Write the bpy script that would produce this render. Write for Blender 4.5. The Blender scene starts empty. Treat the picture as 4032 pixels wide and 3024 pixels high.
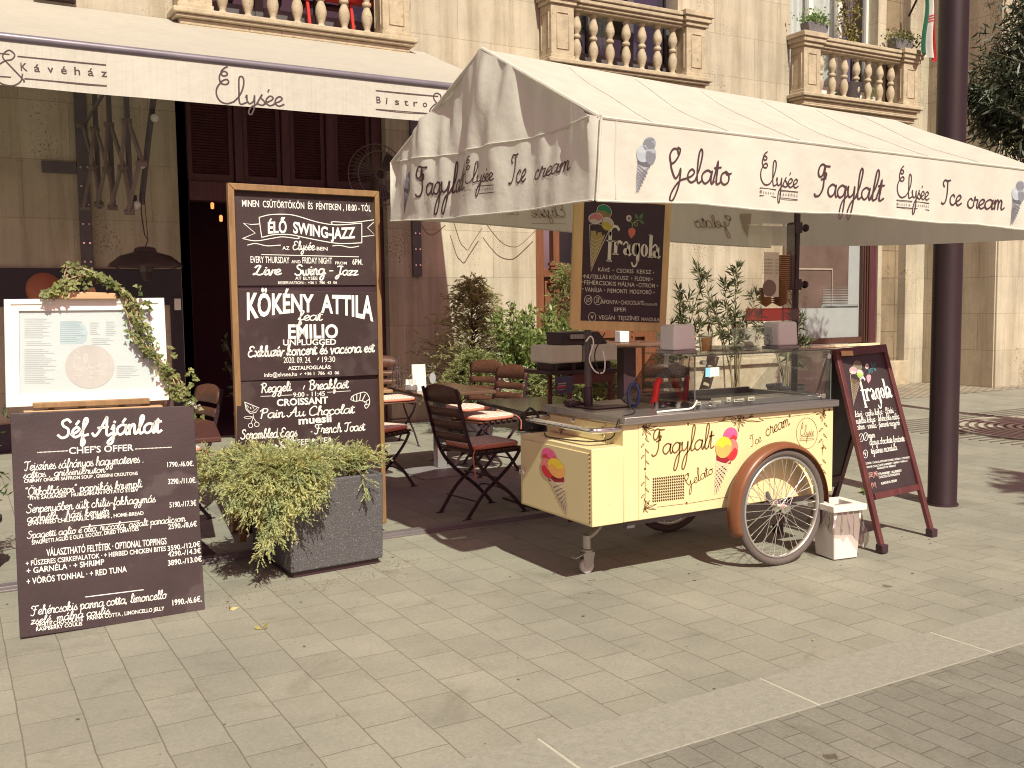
import bpy, bmesh, math, random, unicodedata
import numpy as np
from mathutils import Vector, Matrix
R = math.radians
rnd = random.Random(7)
nrng = np.random.default_rng(11)
scn = bpy.context.scene
COL = scn.collection
V = lambda *a: np.array(a, float)

# ---------------------------------------------------------------- camera
PXF, YAW, PITCH, ROLL, CAMH = 3857.854, .522991948, .0820097273, .0119652226, 1.5
cy_, sy_, cp_, sp_ = math.cos(YAW), math.sin(YAW), math.cos(PITCH), math.sin(PITCH)
_f = V(sy_*cp_, cy_*cp_, -sp_); _r0 = V(cy_, -sy_, 0); _d0 = np.cross(_f, _r0)
_r = math.cos(ROLL)*_r0+math.sin(ROLL)*_d0; _d = -math.sin(ROLL)*_r0+math.cos(ROLL)*_d0
cam = bpy.data.cameras.new('camera'); camo = bpy.data.objects.new('camera', cam); COL.objects.link(camo)
camo.matrix_world = Matrix(((_r[0], -_d[0], -_f[0], 0), (_r[1], -_d[1], -_f[1], 0), (_r[2], -_d[2], -_f[2], CAMH), (0, 0, 0, 1)))
cam.sensor_width = 36; cam.lens = PXF/4032*36; cam.clip_end = 500; cam.clip_start = .05
scn.camera = camo
CC = V(0, 0, CAMH)
def ray(p): return (p[0]-2016)*_r+(p[1]-1512)*_d+PXF*_f
class Plane:
    """a real plane in the scene; at() turns a point measured on the photograph into a point of that plane"""
    def __init__(s, o, n): s.o = V(*o); s.n = V(*n)/np.linalg.norm(n)
    def at(s, p):
        d = ray(p); return CC+d*(np.dot(s.o-CC, s.n)/np.dot(d, s.n))
def crop(x0, y0, k): return lambda u, v: (x0+u*k, y0+v*k)

# ---------------------------------------------------------------- light
SUN = V(-.14, -.94, 1.0)
w = bpy.data.worlds.new('World'); scn.world = w; w.use_nodes = True
nt = w.node_tree; bg = nt.nodes['Background']
sky = nt.nodes.new('ShaderNodeTexSky'); sky.sky_type = 'NISHITA'; sky.sun_disc = False
sky.sun_elevation = R(46.7); sky.sun_rotation = R(184); sky.dust_density = 3.0
tint = nt.nodes.new('ShaderNodeMix'); tint.data_type = 'RGBA'; tint.blend_type = 'MULTIPLY'; tint.inputs[0].default_value = 1
tint.inputs[7].default_value = (1.0, .48, .53, 1)
nt.links.new(sky.outputs[0], tint.inputs[6]); nt.links.new(tint.outputs[2], bg.inputs[0])
bg.inputs[1].default_value = .085
sl = bpy.data.lights.new('sun', 'SUN'); sl.energy = 4.6; sl.angle = R(.5); sl.color = (.975, .99, .81)
so = bpy.data.objects.new('sun', sl); COL.objects.link(so); so.location = (0, -10, 12)
so.rotation_euler = Vector(-SUN).to_track_quat('-Z', 'Y').to_euler()
scn.view_settings.view_transform = 'Standard'; scn.view_settings.look = 'None'
scn.view_settings.exposure = .35; scn.view_settings.gamma = 1
scn.cycles.filter_width = 1.1; scn.cycles.max_bounces = 8; scn.cycles.transparent_max_bounces = 24

# ---------------------------------------------------------------- materials
MATS = {}
def nodes_of(name):
    m = bpy.data.materials.new(name); m.use_nodes = True
    t = m.node_tree; b = t.nodes['Principled BSDF']; return m, t, b
def N(t, k, **kw):
    n = t.nodes.new(k)
    for a, v in kw.items(): setattr(n, a, v)
    return n
def c4(c): return (*c, 1) if len(c) == 3 else c
def M(name, col, rough=.6, metal=0, var=.12, scale=5., bump=0., bscale=80., spots=None, stretch=None):
    if name in MATS: return MATS[name]
    m, t, b = nodes_of(name); L = t.links.new
    tc = N(t, 'ShaderNodeTexCoord'); src = tc.outputs['Object']
    if stretch:
        mp = N(t, 'ShaderNodeMapping'); mp.inputs['Scale'].default_value = stretch; L(src, mp.inputs[0]); src = mp.outputs[0]
    no = N(t, 'ShaderNodeTexNoise'); no.inputs['Scale'].default_value = scale; no.inputs['Detail'].default_value = 6; no.inputs['Roughness'].default_value = .65
    L(src, no.inputs['Vector'])
    rp = N(t, 'ShaderNodeValToRGB'); e = rp.color_ramp.elements
    e[0].position = .3; e[1].position = .7
    e[0].color = c4([min(1, x*(1-var)) for x in col]); e[1].color = c4([min(1, x*(1+var)) for x in col])
    L(no.outputs[0], rp.inputs[0]); out = rp.outputs[0]
    if spots:   # spots: (colour, scale, threshold)
        n2 = N(t, 'ShaderNodeTexNoise'); n2.inputs['Scale'].default_value = spots[1]; n2.inputs['Detail'].default_value = 4
        L(src, n2.inputs['Vector'])
        r2 = N(t, 'ShaderNodeValToRGB'); r2.color_ramp.elements[0].position = spots[2]; r2.color_ramp.elements[1].position = spots[2]+.06
        L(n2.outputs[0], r2.inputs[0])
        mx = N(t, 'ShaderNodeMix', data_type='RGBA'); L(r2.outputs[0], mx.inputs[0]); L(out, mx.inputs[6]); mx.inputs[7].default_value = c4(spots[0]); out = mx.outputs[2]
    L(out, b.inputs['Base Color']); b.inputs['Roughness'].default_value = rough; b.inputs['Metallic'].default_value = metal
    if bump:
        n3 = N(t, 'ShaderNodeTexNoise'); n3.inputs['Scale'].default_value = bscale; n3.inputs['Detail'].default_value = 5; L(src, n3.inputs['Vector'])
        bp = N(t, 'ShaderNodeBump'); bp.inputs['Strength'].default_value = bump; bp.inputs['Distance'].default_value = .01
        L(n3.outputs[0], bp.inputs['Height']); L(bp.outputs[0], b.inputs['Normal'])
    MATS[name] = m; return m
def leafmat(name, dark, light, trans=.3, rough=.55):
    if name in MATS: return MATS[name]
    m, t, b = nodes_of(name); L = t.links.new
    g = N(t, 'ShaderNodeNewGeometry'); rp = N(t, 'ShaderNodeValToRGB')
    rp.color_ramp.elements[0].color = c4(dark); rp.color_ramp.elements[1].color = c4(light)
    tc = N(t, 'ShaderNodeTexCoord'); no = N(t, 'ShaderNodeTexNoise'); no.inputs['Scale'].default_value = 11; no.inputs['Detail'].default_value = 3; L(tc.outputs['Object'], no.inputs['Vector'])
    ma = N(t, 'ShaderNodeMath', operation='MULTIPLY_ADD'); ma.inputs[1].default_value = 1.7; ma.inputs[2].default_value = -.62; L(no.outputs[0], ma.inputs[0])
    m2 = N(t, 'ShaderNodeMath', operation='MULTIPLY_ADD'); m2.inputs[1].default_value = .55; L(g.outputs['Random Per Island'], m2.inputs[0]); L(ma.outputs[0], m2.inputs[2])
    L(m2.outputs[0], rp.inputs[0]); L(rp.outputs[0], b.inputs['Base Color']); b.inputs['Roughness'].default_value = rough
    tr = N(t, 'ShaderNodeBsdfTranslucent'); L(rp.outputs[0], tr.inputs[0])
    mx = N(t, 'ShaderNodeMixShader'); mx.inputs[0].default_value = trans
    L(b.outputs[0], mx.inputs[1]); L(tr.outputs[0], mx.inputs[2]); L(mx.outputs[0], t.nodes['Material Output'].inputs[0])
    MATS[name] = m; return m
def fabric(name, col, trans=.3, stain=.1, streak=(1.5, 1.5, .35)):
    if name in MATS: return MATS[name]
    m, t, b = nodes_of(name); L = t.links.new
    tc = N(t, 'ShaderNodeTexCoord'); mp = N(t, 'ShaderNodeMapping'); mp.inputs['Scale'].default_value = streak; L(tc.outputs['Object'], mp.inputs[0])
    no = N(t, 'ShaderNodeTexNoise'); no.inputs['Scale'].default_value = 6; no.inputs['Detail'].default_value = 7; L(mp.outputs[0], no.inputs['Vector'])
    rp = N(t, 'ShaderNodeValToRGB'); rp.color_ramp.elements[0].color = c4([x*(1-stain) for x in col]); rp.color_ramp.elements[1].color = c4(col)
    rp.color_ramp.elements[0].position = .32; rp.color_ramp.elements[1].position = .58
    n9 = N(t, 'ShaderNodeTexNoise'); n9.inputs['Scale'].default_value = 1.7; n9.inputs['Detail'].default_value = 9; n9.inputs['Roughness'].default_value = .7; L(tc.outputs['Object'], n9.inputs['Vector'])
    a9 = N(t, 'ShaderNodeMath', operation='MULTIPLY_ADD'); a9.inputs[1].default_value = .5; L(n9.outputs[0], a9.inputs[0]); h9 = N(t, 'ShaderNodeMath', operation='MULTIPLY'); h9.inputs[1].default_value = .5; L(no.outputs[0], h9.inputs[0]); L(h9.outputs[0], a9.inputs[2])
    L(a9.outputs[0], rp.inputs[0]); L(rp.outputs[0], b.inputs['Base Color']); b.inputs['Roughness'].default_value = .85
    wv = N(t, 'ShaderNodeTexNoise'); wv.inputs['Scale'].default_value = 14; wv.inputs['Detail'].default_value = 3; L(tc.outputs['Object'], wv.inputs['Vector'])
    bp = N(t, 'ShaderNodeBump'); bp.inputs['Strength'].default_value = .25; bp.inputs['Distance'].default_value = .02; L(wv.outputs[0], bp.inputs['Height']); L(bp.outputs[0], b.inputs['Normal'])
    tr = N(t, 'ShaderNodeBsdfTranslucent'); L(rp.outputs[0], tr.inputs[0])
    mx = N(t, 'ShaderNodeMixShader'); mx.inputs[0].default_value = trans
    L(b.outputs[0], mx.inputs[1]); L(tr.outputs[0], mx.inputs[2]); L(mx.outputs[0], t.nodes['Material Output'].inputs[0])
    MATS[name] = m; return m
def glass(name, col=(.93, .95, .95), refl=.05, rough=.03):
    if name in MATS: return MATS[name]
    m, t, b = nodes_of(name); L = t.links.new; t.nodes.remove(b)
    tr = N(t, 'ShaderNodeBsdfTransparent'); tr.inputs[0].default_value = c4(col)
    gl = N(t, 'ShaderNodeBsdfGlossy'); gl.inputs['Roughness'].default_value = rough
    lw = N(t, 'ShaderNodeLayerWeight'); lw.inputs[0].default_value = .2
    ma = N(t, 'ShaderNodeMath', operation='MULTIPLY_ADD'); ma.inputs[1].default_value = .55; ma.inputs[2].default_value = refl; L(lw.outputs['Fresnel'], ma.inputs[0])
    mx = N(t, 'ShaderNodeMixShader'); L(ma.outputs[0], mx.inputs[0]); L(tr.outputs[0], mx.inputs[1]); L(gl.outputs[0], mx.inputs[2])
    L(mx.outputs[0], t.nodes['Material Output'].inputs[0]); MATS[name] = m; return m
def paver(name, bw, rh, off, c1, c2, mortar, msize=.006, swap=True, shift=(0, 0, 0), stain=.25, bump=.35, squash=1., rough=.85, speck=None):
    """brick-bond surface in object space; swap: rows run along Y; also used upright (X, Z) through the 'plane' argument swap='xz'"""
    if name in MATS: return MATS[name]
    m, t, b = nodes_of(name); L = t.links.new
    tc = N(t, 'ShaderNodeTexCoord'); sx = N(t, 'ShaderNodeSeparateXYZ'); L(tc.outputs['Object'], sx.inputs[0])
    cb = N(t, 'ShaderNodeCombineXYZ')
    a, c = ('Y', 'X') if swap is True else (('X', 'Z') if swap == 'xz' else (('Y', 'Z') if swap == 'yz' else ('X', 'Y')))
    ad = N(t, 'ShaderNodeVectorMath', operation='ADD'); ad.inputs[1].default_value = shift
    L(sx.outputs[a], cb.inputs[0]); L(sx.outputs[c], cb.inputs[1]); L(cb.outputs[0], ad.inputs[0])
    # wobble the joints a little
    nz = N(t, 'ShaderNodeTexNoise'); nz.inputs['Scale'].default_value = 4; L(tc.outputs['Object'], nz.inputs['Vector'])
    sc = N(t, 'ShaderNodeVectorMath', operation='SCALE'); sc.inputs['Scale'].default_value = .012; L(nz.outputs['Color'], sc.inputs[0])
    ad2 = N(t, 'ShaderNodeVectorMath', operation='ADD'); L(ad.outputs[0], ad2.inputs[0]); L(sc.outputs[0], ad2.inputs[1])
    br = N(t, 'ShaderNodeTexBrick'); br.inputs['Scale'].default_value = 1; br.offset = off; br.offset_frequency = 2
    br.inputs['Brick Width'].default_value = bw; br.inputs['Row Height'].default_value = rh; br.inputs['Mortar Size'].default_value = msize
    br.inputs['Mortar Smooth'].default_value = .3; br.inputs['Bias'].default_value = 0
    br.inputs['Color1'].default_value = c4(c1); br.inputs['Color2'].default_value = c4(c2); br.inputs['Mortar'].default_value = c4(mortar)
    L(ad2.outputs[0], br.inputs[0])
    n1 = N(t, 'ShaderNodeTexNoise'); n1.inputs['Scale'].default_value = .9; n1.inputs['Detail'].default_value = 9; n1.inputs['Roughness'].default_value = .7; L(tc.outputs['Object'], n1.inputs['Vector'])
    r1 = N(t, 'ShaderNodeValToRGB'); r1.color_ramp.elements[0].position = .35; r1.color_ramp.elements[1].position = .65
    r1.color_ramp.elements[0].color = c4([1-stain]*3); r1.color_ramp.elements[1].color = (1.08, 1.06, 1.02, 1)
    L(n1.outputs[0], r1.inputs[0])
    mu = N(t, 'ShaderNodeMix', data_type='RGBA', blend_type='MULTIPLY'); mu.inputs[0].default_value = 1; L(br.outputs[0], mu.inputs[6]); L(r1.outputs[0], mu.inputs[7])
    n2 = N(t, 'ShaderNodeTexNoise'); n2.inputs['Scale'].default_value = 60; n2.inputs['Detail'].default_value = 6; n2.inputs['Roughness'].default_value = .8; L(tc.outputs['Object'], n2.inputs['Vector'])
    r2 = N(t, 'ShaderNodeValToRGB'); r2.color_ramp.elements[0].color = (.82, .82, .82, 1); r2.color_ramp.elements[1].color = (1.15, 1.15, 1.15, 1); r2.color_ramp.elements[0].position = .3; r2.color_ramp.elements[1].position = .7
    L(n2.outputs[0], r2.inputs[0])
    mu2 = N(t, 'ShaderNodeMix', data_type='RGBA', blend_type='MULTIPLY'); mu2.inputs[0].default_value = 1; L(mu.outputs[2], mu2.inputs[6]); L(r2.outputs[0], mu2.inputs[7])
    out = mu2.outputs[2]
    if swap in ('xz', 'yz'):   # rain streaks and soot running down the stone
        ms = N(t, 'ShaderNodeMapping'); ms.inputs['Scale'].default_value = (5, 5, .35); L(tc.outputs['Object'], ms.inputs[0])
        ns = N(t, 'ShaderNodeTexNoise'); ns.inputs['Scale'].default_value = 1; ns.inputs['Detail'].default_value = 8; ns.inputs['Roughness'].default_value = .7; L(ms.outputs[0], ns.inputs['Vector'])
        r4 = N(t, 'ShaderNodeValToRGB'); r4.color_ramp.elements[0].position = .36; r4.color_ramp.elements[1].position = .56; r4.color_ramp.elements[0].color = (.70, .66, .60, 1); r4.color_ramp.elements[1].color = (1.05, 1.05, 1.05, 1); L(ns.outputs[0], r4.inputs[0])
        m5 = N(t, 'ShaderNodeMix', data_type='RGBA', blend_type='MULTIPLY'); m5.inputs[0].default_value = .8; L(out, m5.inputs[6]); L(r4.outputs[0], m5.inputs[7]); out = m5.outputs[2]
    elif speck:                # wet marks and trodden dirt
        ns = N(t, 'ShaderNodeTexNoise'); ns.inputs['Scale'].default_value = 2.6; ns.inputs['Detail'].default_value = 10; ns.inputs['Roughness'].default_value = .72; ns.inputs['Distortion'].default_value = .6; L(tc.outputs['Object'], ns.inputs['Vector'])
        r4 = N(t, 'ShaderNodeValToRGB'); r4.color_ramp.elements[0].position = .30; r4.color_ramp.elements[1].position = .46; r4.color_ramp.elements[0].color = (.66, .64, .60, 1); r4.color_ramp.elements[1].color = (1, 1, 1, 1); L(ns.outputs[0], r4.inputs[0])
        m5 = N(t, 'ShaderNodeMix', data_type='RGBA', blend_type='MULTIPLY'); m5.inputs[0].default_value = .65; L(out, m5.inputs[6]); L(r4.outputs[0], m5.inputs[7]); out = m5.outputs[2]
    if speck:   # (colour, scale, lo, hi, patch scale)
        vo = N(t, 'ShaderNodeTexNoise'); vo.inputs['Scale'].default_value = speck[1]; vo.inputs['Detail'].default_value = 5; L(tc.outputs['Object'], vo.inputs['Vector'])
        pa = N(t, 'ShaderNodeTexNoise'); pa.inputs['Scale'].default_value = speck[4]; pa.inputs['Detail'].default_value = 3; L(tc.outputs['Object'], pa.inputs['Vector'])
        mm = N(t, 'ShaderNodeMath', operation='MULTIPLY'); L(vo.outputs[0], mm.inputs[0]); L(pa.outputs[0], mm.inputs[1])
        r3 = N(t, 'ShaderNodeValToRGB'); r3.color_ramp.elements[0].position = speck[2]; r3.color_ramp.elements[1].position = speck[3]; L(mm.outputs[0], r3.inputs[0])
        m3 = N(t, 'ShaderNodeMix', data_type='RGBA'); L(r3.outputs[0], m3.inputs[0]); L(out, m3.inputs[6]); m3.inputs[7].default_value = c4(speck[0]); out = m3.outputs[2]
    L(out, b.inputs['Base Color']); b.inputs['Roughness'].default_value = rough
    bp = N(t, 'ShaderNodeBump'); bp.inputs['Strength'].default_value = bump; bp.inputs['Distance'].default_value = .012
    h = N(t, 'ShaderNodeMath', operation='MULTIPLY_ADD'); h.inputs[1].default_value = -1; L(br.outputs['Fac'], h.inputs[0])
    h2 = N(t, 'ShaderNodeMath', operation='MULTIPLY'); h2.inputs[1].default_value = .35; L(n2.outputs[0], h2.inputs[0]); L(h2.outputs[0], h.inputs[2])
    L(h.outputs[0], bp.inputs['Height']); L(bp.outputs[0], b.inputs['Normal'])
    MATS[name] = m; return m

# ---------------------------------------------------------------- mesh builder
def wloc(o):
    p = V(0, 0, 0)
    while o is not None: p = p+V(*o.location); o = o.parent
    return p
def tag(o, label=None, cat=None, group=None, kind=None):
    if label: o['label'] = label
    if cat: o['category'] = cat
    if group: o['group'] = group
    if kind: o['kind'] = kind
    return o
def thing(name, label, cat, loc=(0, 0, 0), group=None):
    o = bpy.data.objects.new(name, None); COL.objects.link(o); o.location = loc; o.empty_display_size = .1
    return tag(o, label, cat, group)
class MB:
    def __init__(s): s.v = []; s.f = []
    def add(s, vs, fs):
        n = len(s.v); s.v += [tuple(map(float, p)) for p in vs]; s.f += [tuple(i+n for i in f) for f in fs]; return s
    def box(s, lo, hi, rot=None, about=None):
        x0, y0, z0 = lo; x1, y1, z1 = hi
        vs = [V(x, y, z) for z in (z0, z1) for y in (y0, y1) for x in (x0, x1)]
        if rot is not None:
            c = V(*(about if about is not None else [(a+b)/2 for a, b in zip(lo, hi)])); m = np.array(rot)
            vs = [c+m@(p-c) for p in vs]
        return s.add(vs, [(0, 2, 3, 1), (4, 5, 7, 6), (0, 1, 5, 4), (2, 6, 7, 3), (0, 4, 6, 2), (1, 3, 7, 5)])
    def bar(s, a, b, w, h, up=(0, 0, 1)):
        a, b = V(*a), V(*b); d = b-a; d /= np.linalg.norm(d); u = V(*up)
        if abs(d@u) > .98: u = V(1, 0, 0)
        x = np.cross(d, u); x /= np.linalg.norm(x); z = np.cross(x, d)
        vs = [p+x*i*w/2+z*j*h/2 for p in (a, b) for i, j in ((-1, -1), (1, -1), (1, 1), (-1, 1))]
        return s.add(vs, [(3, 2, 1, 0), (4, 5, 6, 7), (0, 1, 5, 4), (1, 2, 6, 5), (2, 3, 7, 6), (3, 0, 4, 7)])
    def tube(s, path, r, seg=8, caps=True, rs=None):
        P = [V(*p) for p in path]; n = len(P); vs = []; fs = []; prev = None
        for i in range(n):
            d = P[min(i+1, n-1)]-P[max(i-1, 0)]; d /= (np.linalg.norm(d)+1e-12)
            if prev is None:
                u = V(0, 0, 1) if abs(d[2]) < .9 else V(1, 0, 0)
                x = np.cross(d, u)
            else: x = prev-d*(prev@d)
            x /= np.linalg.norm(x); prev = x; y = np.cross(d, x); rr = rs[i] if rs is not None else r
            for k in range(seg):
                a = 2*math.pi*k/seg; vs.append(P[i]+rr*(math.cos(a)*x+math.sin(a)*y))
        for i in range(n-1):
            for k in range(seg):
                k2 = (k+1) % seg; fs.append((i*seg+k, i*seg+k2, (i+1)*seg+k2, (i+1)*seg+k))
        if caps: fs.append(tuple(range(seg))[::-1]); fs.append(tuple((n-1)*seg+k for k in range(seg)))
        return s.add(vs, fs)
    def lathe(s, prof, c, seg=16, axis='z', cap=True):
        vs = []; fs = []; n = len(prof)
        for r, h in prof:
            for k in range(seg):
                a = 2*math.pi*k/seg; p = (r*math.cos(a), r*math.sin(a), h)
                if axis == 'y': p = (p[0], p[2], p[1])
                if axis == 'x': p = (p[2], p[0], p[1])
                vs.append(V(*c)+V(*p))
        for i in range(n-1):
            for k in range(seg):
                k2 = (k+1) % seg; fs.append((i*seg+k, i*seg+k2, (i+1)*seg+k2, (i+1)*seg+k))
        if cap: fs.append(tuple(range(seg))[::-1]); fs.append(tuple((n-1)*seg+k for k in range(seg)))
        return s.add(vs, fs)
    def prism(s, poly, vec):
        n = len(poly); a = [V(*p) for p in poly]; b = [p+V(*vec) for p in a]
        return s.add(a+b, [tuple(range(n))[::-1], tuple(range(n, 2*n))]+[(i, (i+1) % n, n+(i+1) % n, n+i) for i in range(n)])
    def grid(s, nu, nv, fn, close_u=False):
        vs = [fn(i/nu, j/nv) for j in range(nv+1) for i in range(nu+1)]
        return s.add(vs, [(j*(nu+1)+i, j*(nu+1)+i+1, (j+1)*(nu+1)+i+1, (j+1)*(nu+1)+i) for j in range(nv) for i in range(nu)])
    def poly(s, pts): return s.add(pts, [tuple(range(len(pts)))])
    def sphere(s, c, r, seg=12, ring=8, sc=(1, 1, 1)):
        prof = [(r*math.sin(math.pi*i/ring), -r*math.cos(math.pi*i/ring)) for i in range(ring+1)]
        n0 = len(s.v); s.lathe(prof, (0, 0, 0), seg)
        s.v[n0:] = [tuple(V(*c)+V(*p)*V(*sc)) for p in s.v[n0:]]; return s
    def build(s, name, mat, parent=None, bevel=0, smooth=35, local=False, fix=True):
        off = V(0, 0, 0) if local else wloc(parent)
        me = bpy.data.meshes.new(name); me.from_pydata([tuple(V(*p)-off) for p in s.v], [], s.f)
        if fix:
            bm = bmesh.new(); bm.from_mesh(me); bmesh.ops.recalc_face_normals(bm, faces=bm.faces); bm.to_mesh(me); bm.free()
        me.materials.append(mat)
        if smooth: me.shade_smooth(); me.set_sharp_from_angle(angle=R(smooth))
        o = bpy.data.objects.new(name, me); COL.objects.link(o)
        if parent: o.parent = parent
        if bevel:
            md = o.modifiers.new('bevel', 'BEVEL'); md.width = bevel; md.segments = 2; md.limit_method = 'ANGLE'; md.angle_limit = R(40)
        return o
def npmesh(name, Vt, F, mat, parent=None, local=False, smooth=False):
    off = V(0, 0, 0) if local else wloc(parent)
    me = bpy.data.meshes.new(name); Vt = np.asarray(Vt)-off; F = np.asarray(F); k = F.shape[1]
    me.vertices.add(len(Vt)); me.vertices.foreach_set('co', Vt.astype(np.float32).ravel())
    me.loops.add(F.size); me.loops.foreach_set('vertex_index', F.astype(np.int32).ravel())
    me.polygons.add(len(F)); me.polygons.foreach_set('loop_start', np.arange(0, F.size, k, dtype=np.int32))
    me.update(calc_edges=True); me.materials.append(mat)
    if smooth: me.shade_smooth()
    o = bpy.data.objects.new(name, me); COL.objects.link(o)
    if parent: o.parent = parent
    return o
def copytree(o, parent=None):
    c = o.copy(); COL.objects.link(c)
    if parent is not None: c.parent = parent
    for ch in list(o.children): copytree(ch, c)
    return c
def rz(a): c, s_ = math.cos(a), math.sin(a); return ((c, -s_, 0), (s_, c, 0), (0, 0, 1))
def ry(a): c, s_ = math.cos(a), math.sin(a); return ((c, 0, s_), (0, 1, 0), (-s_, 0, c))
def rx(a): c, s_ = math.cos(a), math.sin(a); return ((1, 0, 0), (0, c, -s_), (0, s_, c))

# ---------------------------------------------------------------- leaves
def unit(a): return a/(np.linalg.norm(a, axis=-1, keepdims=True)+1e-9)
def leafset(P, D, ln, wd, jit=.35, curl=.0):
    """diamond leaves at P (n,3) pointing along D"""
    n = len(P); D = unit(D+nrng.normal(0, jit, (n, 3))); U = unit(nrng.normal(0, 1, (n, 3))); S = unit(np.cross(D, U)); Nn = np.cross(S, D)
    L = (ln*nrng.uniform(.65, 1.25, n))[:, None]; W = (wd*nrng.uniform(.7, 1.2, n))[:, None]
    b = P; m1 = P+D*L*.45+S*W*.5; tp = P+D*L-Nn*L*curl; m2 = P+D*L*.45-S*W*.5
    Vt = np.stack([b, m1, tp, m2], 1).reshape(-1, 3); F = np.arange(4*n).reshape(n, 4); return Vt, F
def joinsets(sets):
    Vs = []; Fs = []; k = 0
    for v_, f_ in sets: Vs.append(v_); Fs.append(f_+k); k += len(v_)
    return np.concatenate(Vs), np.concatenate(Fs)
def spray(base, d, length, n, ln, wd, droop=.25, spread=.5):
    """a feathery conifer spray: leaflets both sides of a drooping twig"""
    t = nrng.uniform(.05, 1, n)[:, None]; d = unit(np.asarray(d, float)); base = np.asarray(base, float)
    P = base+d*length*t+V(0, 0, -1)*droop*length*t*t
    D = unit(d+V(0, 0, -1)*droop*1.5*t); S = unit(np.cross(D, V(0, 0, 1)+nrng.normal(0, .3, (n, 3))))
    sg = nrng.choice([-1, 1], n)[:, None]
    return leafset(P, D+S*sg*spread*(1.2-t)*1.3, ln, wd, .3)
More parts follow.
